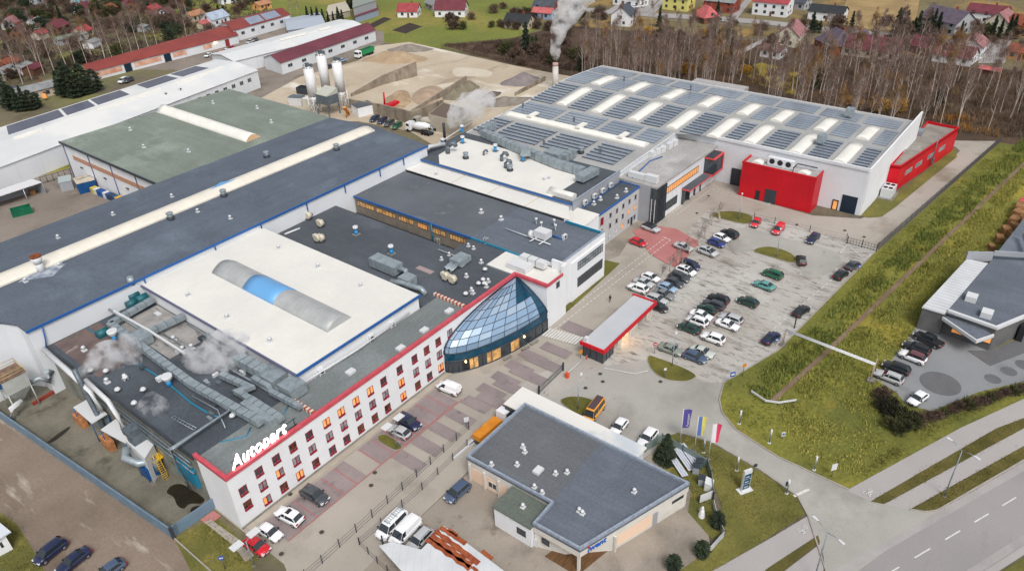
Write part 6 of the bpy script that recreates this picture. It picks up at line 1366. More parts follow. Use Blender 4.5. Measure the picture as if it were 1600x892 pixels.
# chimney
cp = at(868, 140); cm = thing("chimney_stack", "slim pale chimney stack behind the solar hall sending up a white plume", "chimney", cp)
mb = MB(); mb.cyl(cp.x, cp.y, 0, 8.4, 1.25, 1.0, n=16); mb.build("shaft", M("chimney_white", C(226, 222, 216), C(206, 200, 194), rough=.7, scale=.5), cm); mb = MB(); mb.cyl(cp.x, cp.y, 8.4, 9.4, 1.02, 1.0, n=16); mb.build("cap", M("chimney_cap", C(196, 160, 150), rough=.7), cm)
# timber and pallets on the far right
for k, (px, py, s, mt) in enumerate(((1589, 342, 1.3, m_wood), (1583, 352, 1.2, m_wood), (1592, 334, 1.4, m_wood), (1597, 326, 1.2, m_redtrim), (1560, 378, .9, m_wood), (1570, 366, 1.0, m_wood), (1548, 390, .7, m_wood), (1579, 372, .9, m_wood), (1585, 360, 1.0, m_wood))):
    p = at(px, py); mb = MB()
    for j in range(4): mb.box(-1.2 * s, -.8 * s, j * .45 * s, 1.2 * s, .8 * s, j * .45 * s + .34 * s); mb.box(-1.1 * s, -.7 * s, j * .45 * s + .34 * s, -.8 * s, .7 * s, j * .45 * s + .45 * s); mb.box(.8 * s, -.7 * s, j * .45 * s + .34 * s, 1.1 * s, .7 * s, j * .45 * s + .45 * s)
    o = mb.build("pallet_stack", mt); o.location = p; o.rotation_euler = (0, 0, R(-20 + k * 9))
    tag(o, "red stack of pallets at the photo's right edge" if mt is m_redtrim else "pile of brown pallets in the storage yard by the ditch field", "pallets", "pallet stacks in the storage yard")
# ================================================================ vehicles
def carpaint(n, c): return M("paint_" + n, c, rough=.28, spec=.6, coat=.6)
PA = {"white": carpaint("white", C(240, 241, 243, .9)), "silver": carpaint("silver", C(186, 188, 190, .9)), "black": carpaint("black", (.012, .013, .015)), "darkgrey": carpaint("darkgrey", C(70, 74, 80, .8)),
      "grey": carpaint("grey", C(128, 130, 132, .8)), "navy": carpaint("navy", C(28, 36, 74, .8)), "blue": carpaint("blue", C(44, 62, 140, .8)), "slate": carpaint("slate", C(74, 92, 120, .8)), "ltblue": carpaint("ltblue", C(150, 176, 204, .9)),
      "maroon": carpaint("maroon", C(112, 66, 72, .8)), "red": carpaint("red", C(206, 18, 36, .85)), "brightred": carpaint("brightred", C(224, 52, 62, .85)), "dgreen": carpaint("dgreen", C(22, 62, 50, .8)), "green": carpaint("green", C(18, 104, 66, .8)), "teal": carpaint("teal", C(92, 160, 154, .85)),
      "sage": carpaint("sage", C(140, 148, 138, .85)), "pale": carpaint("pale", C(196, 204, 196, .85)), "orange": carpaint("orange", C(236, 162, 52, .85))}
m_cg = M("car_glass", (.02, .028, .034), rough=.06, spec=.9); m_tyre = M("tyre", (.015, .015, .016), rough=.9); m_rim = M("rim", C(168, 170, 174), rough=.35, metal=.6)
m_hl = M("headlight", C(225, 230, 235), rough=.15); m_tl = M("taillight", (.35, .01, .015), rough=.2); m_plast = M("black_plastic", (.02, .02, .022), rough=.6)
SPEC = {  # length, width, height, belt, hood z, windscreen base x, roof front x, roof rear x, rear glass base x, tail z
 "hatch": (4.1, 1.72, 1.48, .93, .86, .95, .30, -1.25, -1.85, .93), "sedan": (4.6, 1.78, 1.44, .92, .84, 1.0, .30, -.85, -1.55, .95), "wagon": (4.7, 1.80, 1.48, .94, .86, 1.05, .35, -1.75, -2.2, .94),
 "suv": (4.5, 1.85, 1.68, 1.06, 1.0, 1.0, .42, -1.55, -2.05, 1.06), "mpv": (4.4, 1.8, 1.66, 1.0, .95, 1.35, .55, -1.6, -2.05, 1.0), "van": (5.1, 1.95, 1.98, 1.15, 1.1, 1.75, 1.05, -2.35, -2.5, 1.15), "caddy": (4.35, 1.78, 1.84, 1.05, 1.0, 1.3, .62, -2.0, -2.13, 1.05),
 "pickup": (5.2, 1.86, 1.78, 1.08, 1.04, 1.15, .6, -.75, -1.05, 1.08), "minibus": (5.2, 1.95, 2.2, 1.15, 1.08, 2.1, 1.5, -2.4, -2.52, 1.15)}
def carmesh(kind, roofm=None, panel=False):
    L, W, H, zb, zh, xw, xr, xq, xt, zt = SPEC[kind]; h2 = L / 2; w = W / 2
    body = MB()
    st = [(-h2, .42, zt - .12, w * .80), (-h2 + .1, .32, zt - .03, w * .93), (-h2 + .5, .26, zt, w), (xt, .25, zt, w), (xq, .25, zb, w), (0, .24, zb, w), (xw, .25, zb - .02, w), ((xw + h2) / 2, .26, zh, w * .985), (h2 - .4, .28, zh - .05, w * .95), (h2 - .1, .34, zh - .2, w * .84), (h2, .42, zh - .34, w * .74)]
    st = sorted(st); rows = []
    for x, z0, z1, ww in st:
        zm = (z0 + z1) / 2
        rows.append([(x, -ww * .9, z0), (x, -ww, z0 + .14), (x, -ww, zm + .05), (x, -ww * .95, z1 - .06), (x, -ww * .86, z1), (x, 0, z1 + .025), (x, ww * .86, z1), (x, ww * .95, z1 - .06), (x, ww, zm + .05), (x, ww, z0 + .14), (x, ww * .9, z0)])
    idx = body.loft(rows, 0, True); body.fi(idx[0]); body.fi(idx[-1][::-1])
    # roof shell
    rw, gw = w * .74, w * .91; zr = H
    rf = []
    for x, z, k in ((xr + .05, zr - .06, .97), (xr - .25, zr - .01, 1), ((xr + xq) / 2, zr, 1.02), (xq + .25, zr - .02, 1), (xq - .03, zr - .07, .97)):
        rf.append([(x, -rw * k - .03, z - .05), (x, -rw * k * .85, z), (x, 0, z + .03), (x, rw * k * .85, z), (x, rw * k + .03, z - .05)])
    roof = MB(); roof.loft(rf, 0, True)
    # glasshouse
    g = MB(); lo_ = [(xw, -gw * .95), (xw * .2 + xt * .1, -gw), (xt, -gw * .94), (xt, gw * .94), (xw * .2 + xt * .1, gw), (xw, gw * .95)]
    hi = [(xr, -rw), (xr * .2 + xq * .1, -rw * 1.02), (xq, -rw * .97), (xq, rw * .97), (xr * .2 + xq * .1, rw * 1.02), (xr, rw)]
    for i in range(6):
        j = (i + 1) % 6; g.face([(*lo_[i], zb - .02), (*lo_[j], zb - .02), (*hi[j], zr - .08), (*hi[i], zr - .08)])
    # pillars in body colour, standing a little proud of the glass
    def pillar(i, wd=.09, t0=0.0, off=.012):
        a = Vector((*lo_[i], zb - .02)); b = Vector((*hi[i], zr - .06)); s = -1 if a.y < 0 else 1; d1 = Vector((wd, 0, 0))
        roof.face([a - d1 + Vector((0, s * off, 0)), a + d1 + Vector((0, s * off, 0)), b + d1 + Vector((0, s * off, 0)), b - d1 + Vector((0, s * off, 0))])
    for i in (0, 5): pillar(i, .07)
    for i in (1, 4): pillar(i, .05)
    for i in (2, 3): pillar(i, .16)
    if panel:      # closed load space
        for s in (-1, 1): roof.face([(xr - .35, s * (gw + .012), zb - .02), (xt, s * (gw * .94 + .012), zb - .02), (xq, s * (rw * .97 + .012), zr - .06), (xr - .6, s * (rw * 1.02 + .012), zr - .06)])
        roof.face([(xt - .012, -gw * .94, zb), (xt - .012, gw * .94, zb), (xq - .012, rw * .97, zr - .06), (xq - .012, -rw * .97, zr - .06)])
    if kind == "pickup":
        g2 = MB(); 
    return body, roof, g
_cars = {}
def carproto(kind, panel=False, extra=None):
    key = (kind, panel, extra)
    if key in _cars: return _cars[key]
    L, W, H, zb, zh, xw, xr, xq, xt, zt = SPEC[kind]; body, roof, g = carmesh(kind, None, panel); h2, w = L / 2, W / 2
    out = []
    def me(name, mb, mats):
        o = mb.build(name, mats); m = o.data; bpy.data.objects.remove(o); out.append((name, m))
    me("body", body, PA["white"]); me("roof", roof, PA["white"]); me("window", g, m_cg)
    wx = (h2 - .85, -h2 + .8); rr = .31 if kind in ("hatch", "sedan", "wagon") else .35
    for x in wx:
        for s in (-1, 1):
            t = MB(); t.tube([(x, s * (w - .2), rr), (x, s * (w + .015), rr)], rr, 16, mi=0); t.tube([(x, s * (w + .0), rr), (x, s * (w + .03), rr)], rr * .62, 12, mi=1)
            me("wheel", t, [m_tyre, m_rim])
    for s in (-1, 1):
        t = MB(); t.box(h2 - .36, s * w * .66 - .2, zh - .36, h2 - .03, s * w * .66 + .2, zh - .17); me("headlight", t, m_hl)
        t = MB(); t.box(-h2 - .02, s * w * .74 - .16, zt - .36, -h2 + .2, s * w * .74 + .16, zt - .08); me("taillight", t, m_tl)
        t = MB(); t.box(xw - .35, s * (w + .08) - .1, zb, xw - .12, s * (w + .08) + .1, zb + .17); me("mirror", t, m_plast)
    t = MB(); t.box(h2 - .1, -w * .5, .42, h2 + .015, w * .5, .62); me("grille", t, m_plast); t = MB(); t.box(-h2 - .015, -w * .8, .4, -h2 + .1, w * .8, .56); me("bumper", t, m_plast)
    t = MB(); t.box(h2 + .0, -.26, .5, h2 + .03, .26, .62); t.box(-h2 - .03, -.26, .62, -h2 - .0, .26, .74) if False else None; me("number_plate", t, m_pipe)
    if extra == "sunroof": t = MB(); t.box(xr - .9, -.45, H + .0, xr - .25, .45, H + .045); me("sunroof", t, m_cg)
    if extra == "rails":
        for s in (-1, 1): t = MB(); t.tube([(xr - .2, s * w * .68, H + .05), (xq + .2, s * w * .68, H + .05)], .03, 5); me("roof_rail", t, m_plast)
    if extra == "ladder":
        t = MB()
        for s in (-.35, .35): t.tube([(xr - .1, s, H + .18), (xq - .2, s, H + .18)], .04, 5)
        for k in range(9): x = xr - .2 - k * .38; t.tube([(x, -.35, H + .18), (x, .35, H + .18)], .03, 4)
        for x in (xr - .4, -.8, xq + .2): t.box(x - .04, -w * .6, H, x + .04, w * .6, H + .12)
        me("roof_ladder", t, m_gal)
    if extra == "bed": t = MB(); t.box(-h2 + .15, -w + .15, zt + .0, xt - .15, w - .15, zt + .04); me("load_bed", t, m_plast)
    if extra == "grid":
        t = MB(); t.box(xq + .1, -w * .6, H + .05, xr - .3, w * .6, H + .1)
        for k in range(7): x = xq + .3 + k * .5; t.box(x - .05, -w * .62, H + .1, x + .05, w * .62, H + .15)
        me("roof_rack", t, M("rack_brown", C(90, 72, 78), rough=.8))
    _cars[key] = out; return out
def car(kind, col, px, py, ang, label, name="parked_car", cat="car", group="cars in the big car park", panel=False, extra=None, roofc=None, scale=1.0):
    """px, py: where the middle of the vehicle stands; ang: heading in world degrees, or a pixel direction"""
    p = at(px, py, .7); p.z = _z[0]
    rot = R(ang) if isinstance(ang, (int, float)) else head(px, py, *ang)
    t = thing(name, label, cat, p, group, rot); t.scale = (scale,) * 3
    for nm, me in carproto(kind, panel, extra):
        o = bpy.data.objects.new(nm, me); COL.objects.link(o); o.parent = t
        if nm in ("body", "roof"):
            o.material_slots[0].link = 'OBJECT'; o.material_slots[0].material = PA[roofc] if (nm == "roof" and roofc) else PA[col]
    return t
D1 = (60, 22)      # down the bays toward the lower right
D2 = (-60, -22)
B = "cars in the big car park"
car("suv", "silver", 1017, 357, D1, "silver crossover with black roof parked by the grey glass tower", roofc="black")
car("hatch", "red", 997, 379, D1, "dark red hatchback alone on the path before the three-storey block")
car("sedan", "silver", 1068, 386, D1, "silver saloon standing in the middle of the pink paving")
car("suv", "black", 1139, 366, D2, "black crossover next to a white hatchback, tail toward the car park", extra="rails")
car("hatch", "white", 1128, 372, D1, "white hatchback between the black crossover and the royal blue hatchback")
car("hatch", "blue", 1120, 380, D1, "royal blue hatchback beside the white hatchback and silver people carrier")
car("mpv", "silver", 1106, 394, D1, "silver people carrier with dark sunroof at the edge of the pink paving", extra="sunroof")
car("mpv", "navy", 1079, 415, D1, "dark navy people carrier at the far end of the second row")
car("mpv", "white", 1072, 424, D1, "white people carrier with dark sunroof next to the navy one", extra="sunroof")
car("suv", "darkgrey", 1062, 434, D1, "dark grey off-roader between the white people carrier and charcoal hatchback", extra="rails")
car("hatch", "darkgrey", 1054, 442, D1, "charcoal hatchback next to the pale blue hatchback")
car("hatch", "ltblue", 1043, 450, D1, "pale blue hatchback between charcoal and grey cars")
car("sedan", "grey", 1037, 460, D1, "grey saloon between the pale blue hatchback and a silver estate")
car("wagon", "silver", 1026, 468, D1, "silver estate car right behind the gatehouse")
car("hatch", "black", 1029, 480, D1, "black hatchback half hidden by the end of the gatehouse roof")
car("hatch", "white", 1017, 434, D1, "white hatchback at the far end of the short row by the path")
car("sedan", "silver", 1006, 442, D1, "silver saloon in the middle of the short row by the path")
car("suv", "white", 997, 451, D2, "white crossover nearest the gatehouse in the short row by the path")
car("suv", "black", 1122, 468, D2, "black crossover at the top of the middle row")
car("wagon", "darkgrey", 1115, 476, D2, "dark grey estate second from the top of the middle row", extra="rails")
car("hatch", "dgreen", 1104, 483.5, D2, "blackish-green hatchback above the white saloon in the middle row")
car("sedan", "white", 1096, 493, D1, "white saloon between the blackish-green hatchback and the white people carrier")
car("mpv", "white", 1089, 502.5, D2, "white people carrier with tail lamps toward us next to the bottle-green saloon", extra="rails")
car("sedan", "dgreen", 1077, 513, D2, "bottle-green saloon closest to the gatehouse in the middle row")
car("suv", "white", 1114, 529, D2, "white crossover standing alone below the middle row")
car("sedan", "sage", 1048, 546, D1, "grey-green saloon behind the grass island")
car("sedan", "pale", 1097, 550, D1, "pale grey-green saloon behind the steel-blue hatchback")
car("hatch", "slate", 1086, 558, D1, "steel-blue hatchback at the tip of the grass island", scale=1.08)
car("wagon", "silver", 1142, 498, D2, "silver estate parked behind the white saloon in the outer row")
car("sedan", "white", 1137, 507.5, D1, "white saloon in the outer row beside the silver estate")
car("hatch", "dgreen", 1168, 472, D2, "dark green hatchback alone right of the middle row", scale=1.05)
car("sedan", "teal", 1194, 446, D2, "teal green saloon in the open middle of the car park")
car("mpv", "green", 1207, 429, D2, "bright green people carrier below the upper grass island")
car("sedan", "navy", 1205, 528, (50, -36), "navy saloon on the kerbside bay beside the white pipe stand")
car("sedan", "black", 1252, 486, (50, -36), "black saloon alone in the middle of the kerbside bays")
car("hatch", "black", 1314, 429.5, (50, -36), "black hatchback on the kerbside bay below another black car", scale=1.05)
car("sedan", "darkgrey", 1332, 415, (50, -34), "dark grey saloon in the kerbside bay nearest the fence gate")
car("hatch", "black", 1252, 406.5, (-14, -40), "black hatchback at the right tip of the upper grass island")
car("wagon", "navy", 1270, 373, (-30, 28), "navy estate parked against the wire fence")
car("caddy", "brightred", 1216, 359.5, (-22, 24), "pinkish-red small van parked against the wire fence", panel=True)
car("hatch", "brightred", 1181, 348.5, (-18, 24), "bright red hatchback at the end of the far grass island")
G2 = "vehicles before the office front"
car("caddy", "white", 701, 607, (-60, -24), "white delivery van parked near the glass entrance", "parked_van", "van", G2, panel=True, scale=1.05)
car("suv", "navy", 638, 660, (50, 28), "dark blue crossover next to the lamp island before the offices", group=G2, scale=1.05)
car("hatch", "silver", 624, 675, (-50, -24), "silver hatchback beside the small grass island with the lamp", group=G2)
car("suv", "darkgrey", 492, 775, (50, 28), "dark grey-green crossover alone in the mauve bays", group=G2, scale=1.05)
car("suv", "white", 452, 807, (-50, -26), "white crossover with black glass roof panel before the offices", group=G2, extra="sunroof", scale=1.02)
car("hatch", "white", 422, 832, (50, 30), "white hatchback between the white crossover and the red car", group=G2)
car("hatch", "red", 401, 853, (50, 30), "bright red hatchback at the near end of the office front", group=G2, scale=1.05)
G3 = "vehicles around the service building"
car("mpv", "slate", 715, 769, (-40, 34), "grey-blue people carrier beside the peach-lit wall of the service building", group=G3)
car("van", "white", 612, 822, (-30, 30), "white van carrying a ladder on its roof beside the wire fence", "parked_van", "van", G3, extra="ladder")
car("van", "white", 633, 832, (-30, 30), "plain white panel van between the ladder van and the rusty roofed shed", "parked_van", "van", G3, panel=True)
car("wagon", "silver", 655, 844, (-30, 30), "silver car half hidden by the rusty roofed shed", group=G3, extra="rails")
car("minibus", "orange", 928, 644, (-26, 34), "orange-yellow minibus with brown roof rack by the grass island", "parked_minibus", "minibus", G3, extra="grid")
car("hatch", "white", 967, 667, (-28, 34), "white hatchback between the orange minibus and a white crossover", group=G3)
car("suv", "white", 1012, 685, (-28, 34), "white crossover parked by the fenced garden corner", group=G3)
G4 = "cars outside the grey showroom"
car("hatch", "white", 1434, 623, (-34, 24), "white hatchback alone near the shrubs of the showroom car park", group=G4)
car("wagon", "silver", 1389, 589, (-46, -18), "silver estate at the low end of the showroom row", group=G4, extra="rails")
car("suv", "black", 1400, 575.5, (-46, -18), "black crossover next to the silver estate", group=G4)
car("suv", "white", 1426, 558, (-46, -18), "white crossover with dark red roof outside the showroom", group=G4, roofc="maroon")
car("wagon", "black", 1432, 544, (-46, -18), "black estate between the white crossover and a pickup", group=G4)
car("pickup", "black", 1450, 531, (-46, -22), "black pickup nearest the showroom entrance", "parked_pickup", "pickup", G4, extra="bed")
G5 = "cars on the grass by the dirt track"
car("mpv", "navy", 79, 862, (-46, 36), "dark navy people carrier on the grass nearest the white house", group=G5)
car("sedan", "navy", 115, 876, (-46, 36), "dark navy saloon between two others beside the dirt track", group=G5)
car("hatch", "slate", 171, 892, (-46, 32), "blue-grey hatchback cut by the photo's lower edge", group=G5)
G6 = "cars by the far sheds"
car("hatch", "ltblue", 535, 95, (40, -14), "pale blue hatchback near the green tipper truck", group=G6)
car("hatch", "black", 517, 104, (40, -14), "dark small car behind the rear white silo", group=G6)
for c_, k_, px, py, lab in (("white", "hatch", 325, 87, "white hatchback at the lit end of the rust-red roofed building"), ("navy", "hatch", 335, 87, "dark blue hatchback beside the white one at the rust-red roofed building"), ("red", "sedan", 344, 83, "red saloon at the rust-red roofed building"), ("white", "sedan", 353, 80, "white saloon between two red cars by the rust-red roofed building"), ("red", "hatch", 360, 76, "red hatchback by the dull red door"), ("silver", "wagon", 390, 66, "silver estate outside the red-roofed office"), ("grey", "hatch", 398, 63, "grey hatchback outside the red-roofed office"), ("darkgrey", "suv", 201, 126, "dark grey crossover beside the conifers of the gravel yard"), ("white", "caddy", 192, 127, "white small van beside the conifers of the gravel yard")):
    car(k_, c_, px, py, (-30, 14), lab, group=G6)
for c_, px, py, lab in (("navy", 585, 186, "navy car nearest the site office under the stained wall"), ("navy", 597, 189, "navy car second from the site office under the stained wall"), ("darkgrey", 608, 193, "dark grey car in the middle of the row under the stained wall"), ("green", 620, 197, "green car next to the mixer trucks under the stained wall")):
    car("wagon", c_, px, py, (-30, 20), lab, group="cars under the stained wall")
for px, py, k_ in ((992, 11, "sedan"), (1000, 10, "suv")): car(k_, "white", px, py, (40, 4), "white %s parked outside the pale house across the back road" % ("saloon" if k_ == "sedan" else "crossover"), group="cars on the back road")
# trucks
def truck(label, px, py, d, cabm, load, loadm, cat, name):
    p = at(px, py); t = thing(name, label, cat, p, None, head(px, py, *d))
    def add(nm, fn, mt):
        mb = MB(); fn(mb); o = mb.build(nm, mt); o.parent = t
    add("cab", lambda m: m.prism([(3.0, -1.2), (5.0, -1.2), (5.0, 1.2), (3.0, 1.2)], .7, lambda x, y: 3.1 if x < 4.5 else 2.9), cabm)
    add("windscreen", lambda m: m.box(4.99, -1.1, 1.9, 5.04, 1.1, 2.8), m_cg); add("chassis", lambda m: m.box(-5, -.5, .7, 3, .5, 1.0), m_dgrey)
    for s in (-1, 1): add("side_window", lambda m: m.box(3.5, s * 1.21 - .02, 1.9, 4.7, s * 1.21 + .02, 2.7), m_cg)
    for x in (4.1, -1.6, -2.8, -4.0):
        for s in (-1, 1): add("wheel", lambda m: m.tube([(x, s * .85, .5), (x, s * 1.22, .5)], .5, 14), m_tyre)
    if load == "tipper":
        add("tipper_body", lambda m: [m.box(-5.2, -1.25, 1.1, 2.6, -1.15, 2.9), m.box(-5.2, 1.15, 1.1, 2.6, 1.25, 2.9), m.box(2.5, -1.15, 1.1, 2.6, 1.15, 2.9), m.box(-5.2, -1.15, 1.1, -5.1, 1.15, 2.9), m.box(-5.1, -1.15, 1.1, 2.5, 1.15, 1.2)], loadm)
        add("load", lambda m: m.box(-5.05, -1.1, 1.21, 2.45, 1.1, 2.5), m_dgrey)
    elif load == "flat": add("orange_box", lambda m: m.box(-4.6, -1.1, 1.0, 2.2, 1.1, 2.2), loadm)
    else:
        add("drum", lambda m: m.tube([(2.4, 0, 1.9), (1.6, 0, 2.1), (0, 0, 2.35), (-2.2, 0, 2.65), (-4.2, 0, 2.95)], [.7, 1.15, 1.3, 1.1, .5], 16), loadm)
        add("chute", lambda m: m.tube([(-4.2, 0, 3.3), (-4.9, 0, 2.4), (-5.4, .4, 1.4)], .25, 6), m_gal); add("frame", lambda m: [m.box(-4.4, -1, 1, -4.2, -.8, 2.8), m.box(-4.4, .8, 1, -4.2, 1, 2.8)], m_gal2)
    return t
truck("white tipper truck with bright green body beside the sand heap", 570, 88, (-40, 16), PA["white"], "tipper", M("tipper_green", C(34, 150, 92), rough=.5), "truck", "tipper_truck")
truck("white concrete mixer truck with white drum under the stained wall", 657, 208, (-36, -8), PA["white"], "mixer", PA["white"], "mixer truck", "mixer_truck")
truck("cream-drummed concrete mixer truck behind the white one", 668, 200, (-36, -8), M("dusty_cab", C(180, 174, 164)), "mixer", M("dusty_drum", C(196, 188, 172)), "mixer truck", "mixer_truck")
pm = thing("concrete_pump", "red concrete pump trailer standing on the retaining wall yard", "pump trailer", at(612, 170)); p = at(612, 170)
mb = MB(); mb.box(p.x - 3, p.y - 1, .8, p.x + 3, p.y + 1, 2); mb.build("body", m_red, pm); mb = MB(); mb.tube([(p.x - 2, p.y + 1, 2), (p.x - 1.8, p.y + 1, 6)], .3, 6); mb.build("boom", m_red, pm)
mb = MB(); mb.tube([(p.x - 2, p.y - 1.1, .5), (p.x - 2, p.y + 1.1, .5)], .5, 12); mb.tube([(p.x + 2, p.y - 1.1, .5), (p.x + 2, p.y + 1.1, .5)], .5, 12); mb.build("wheel", m_tyre, pm)
# truck and goods behind the service building
q = truck("orange flatbed truck squeezed between the wire fence and the service building", 768, 674, (30, -26), PA["white"], "flat", m_orange, "truck", "flatbed_truck"); q.scale = (.78,) * 3
for px, py in ((749, 685), (724, 704)):
    p = at(px, py); t = thing("white_beam", "bundle of white profiles lying along the wire fence" if px == 749 else "single white tube lying along the wire fence", "beam", p, None, head(px, py, 20, -16)); mb = MB()
    for k in range(3 if px == 749 else 1): mb.box(-2.4, -.3 + k * .32, .1, 2.4, -.04 + k * .32, .5)
    o = mb.build("profile", m_pipe); o.parent = t
# ================================================================ vegetation
m_bark = M("birch_bark", C(216, 204, 194), C(180, 166, 156), rough=.9, scale=1.5, obj=True, patch=(C(70, 62, 56), 2.2, .62, .72, (1, 1, 3)))
m_barkb = M("brown_bark", C(120, 96, 80), C(92, 74, 62), rough=.9, scale=1.5)
m_twig = M("birch_twigs", C(148, 124, 112), C(122, 100, 92), rough=1, scale=.15)
m_twig2 = M("ochre_twigs", C(158, 120, 72), C(132, 98, 60), rough=1, scale=.15)
m_con = M("conifer_needles", C(64, 76, 54, .8), C(44, 56, 42, .8), rough=1, scale=.35, fine=.3, fscale=2)
m_olive = M("olive_leaves", C(92, 94, 56, .75), C(70, 72, 44, .75), rough=1, scale=.3, fine=.35, fscale=2)
m_brush = M("brown_brush", C(112, 92, 78, .8), C(86, 70, 62, .8), rough=1, scale=.2, fine=.35, fscale=2)
m_yel = M("yellow_leaves", C(196, 150, 50, .8), C(164, 116, 40, .8), rough=1, scale=.3, fine=.3)
def rv(r): return Vector((r.gauss(0, 1), r.gauss(0, 1), r.gauss(0, 1))).normalized()
def sliver(mb, p, d, w, r, mi=0):
    s = d.cross(rv(r)); s = s.normalized() * w / 2 if s.length > 1e-4 else Vector((w / 2, 0, 0)); mb.face([p - s, p + s, p + d], mi)
def meshes(lst):
    out = []
    for nm, mb, mt in lst: o = mb.build(nm, mt, recalc=False); out.append((nm, o.data)); bpy.data.objects.remove(o)
    return out
def birch(seed, H=17, twm=None, n=950, lean=0):
    r = random.Random(seed); tr = MB(); tw = MB()
    def stem(h0, ax, H, rad, k):
        pts = []; 
        for i in range(8): t = i / 7; pts.append(h0 + Vector((ax.x * t * H + .25 * math.sin(t * 4 + seed + k), ax.y * t * H + .25 * math.cos(t * 3 + seed), t * H)))
        tr.tube(pts, [rad * (1 - .86 * i / 7) for i in range(8)], 6, cap=False); return pts
    stems = [stem(Vector((0, 0, 0)), Vector((r.uniform(-.05, .05), r.uniform(-.05, .05), 0)), H, .15, 0)]
    if seed % 3 == 0: stems.append(stem(Vector((0, 0, H * .04)), Vector((r.uniform(-.16, .16), r.uniform(-.16, .16), 0)), H * .85, .11, 1))
    ends = []
    for pts in stems:
        for k in range(15):
            t = r.uniform(.35, .98); f = t * 7; i = min(6, int(f)); p = pts[i].lerp(pts[i + 1], f - i); a = r.uniform(0, 6.28); L = (1.05 - t) * H * .26 + .7
            q = p + Vector((math.cos(a) * L * .55, math.sin(a) * L * .55, L * .95)); m_ = p.lerp(q, .5) + Vector((math.cos(a) * L * .1, math.sin(a) * L * .1, -.05))
            tr.tube([p, m_, q], [.05, .035, .015], 3, cap=False); ends += [(m_, L), (q, L), (p.lerp(q, .75), L)]
        ends.append((pts[-1], 1.5))
    for k in range(n):
        p, L = r.choice(ends); o = rv(r) * r.random() ** .5 * L * .42; o.z *= .8
        d = Vector((o.x * .5, o.y * .5, abs(r.gauss(.5, .4)))).normalized() * r.uniform(.5, 1.2)
        sliver(tw, p + o, d, r.uniform(.045, .085), r)
    return meshes([("trunk", tr, m_bark), ("crown", tw, twm or m_twig)])
def conifer(seed, H=7, R_=2.0, n=1500, mt=None, round_=False):
    r = random.Random(seed); tr = MB(); cr = MB(); tr.tube([(0, 0, 0), (0, 0, H * .9)], [.16, .03], 6)
    for k in range(n):
        t = r.random() ** 1.5; z = H * (.05 + .95 * t); rad = R_ * ((1 - t) ** .8 if not round_ else math.sin(math.pi * min(1, .18 + .82 * t)) ** .6) * (.72 + .28 * math.sin(z * 5.5 + seed)) * (.8 + .35 * noise.noise((seed, math.floor(z * 1.5), 3)))
        a = r.uniform(0, 6.283); q = rad * r.uniform(.55, 1.05); p = Vector((q * math.cos(a), q * math.sin(a), z))
        d = Vector((math.cos(a) * .8, math.sin(a) * .8, r.uniform(-.5, .35))).normalized() * r.uniform(.35, .7); sliver(cr, p - d * .4, d, r.uniform(.22, .4), r)
    return meshes([("trunk", tr, m_barkb), ("crown", cr, mt or m_con)])
def shrub(seed, R_=1.6, H=2.0, n=520, mt=None, thin=False):
    r = random.Random(seed); st = MB(); cr = MB()
    for k in range(7): a = k * .9 + r.random(); st.tube([(0, 0, 0), (math.cos(a) * R_ * .4, math.sin(a) * R_ * .4, H * .55), (math.cos(a) * R_ * .75, math.sin(a) * R_ * .75, H * .9)], [.05, .03, .012], 3, cap=False)
    cl = [(Vector((r.uniform(-.6, .6) * R_, r.uniform(-.6, .6) * R_, r.uniform(.3, .75) * H)), r.uniform(.35, .6) * R_) for _ in range(8)]
    for k in range(n):
        c, q = r.choice(cl); p = c + rv(r) * q * r.random() ** .35; p.z = max(.02, p.z)
        d = (p - c).normalized() + Vector((0, 0, .5)); d = d.normalized() * r.uniform(.3, .6) * (1.6 if thin else 1); sliver(cr, p, d, r.uniform(.05, .09) if thin else r.uniform(.16, .32), r)
    return meshes([("stem", st, m_barkb), ("crown", cr, mt or m_olive)])
def plant(name, proto, p, s, rot, label, cat, group, sz=None):
    t = thing(name, label, cat, p, group, rot); t.scale = (s, s, sz or s)
    for nm, me in proto: o = bpy.data.objects.new(nm, me); COL.objects.link(o); o.parent = t
    return t
BI = [birch(s, 17, m_twig if s != 3 else m_twig2) for s in (1, 2, 3, 4, 5, 6)]
CO = [conifer(11, 7, 1.9), conifer(12, 7, 2.3), conifer(13, 7, 1.6)]
CR = [conifer(14, 7, 2.6, 1900, m_con, True), conifer(15, 6, 2.4, 1700, m_con, True), conifer(16, 7.5, 2.2, 1500)]
SHB = [shrub(21, mt=m_brush, thin=True, n=700), shrub(22, mt=m_olive), shrub(23, mt=m_brush), shrub(24, mt=m_con)]
r = random.Random(5)
def inpoly(x, y, P):
    c = False; j = len(P) - 1
    for i in range(len(P)):
        if (P[i][1] > y) != (P[j][1] > y) and x < (P[j][0] - P[i][0]) * (y - P[i][1]) / (P[j][1] - P[i][1]) + P[i][0]: c = not c
        j = i
    return c
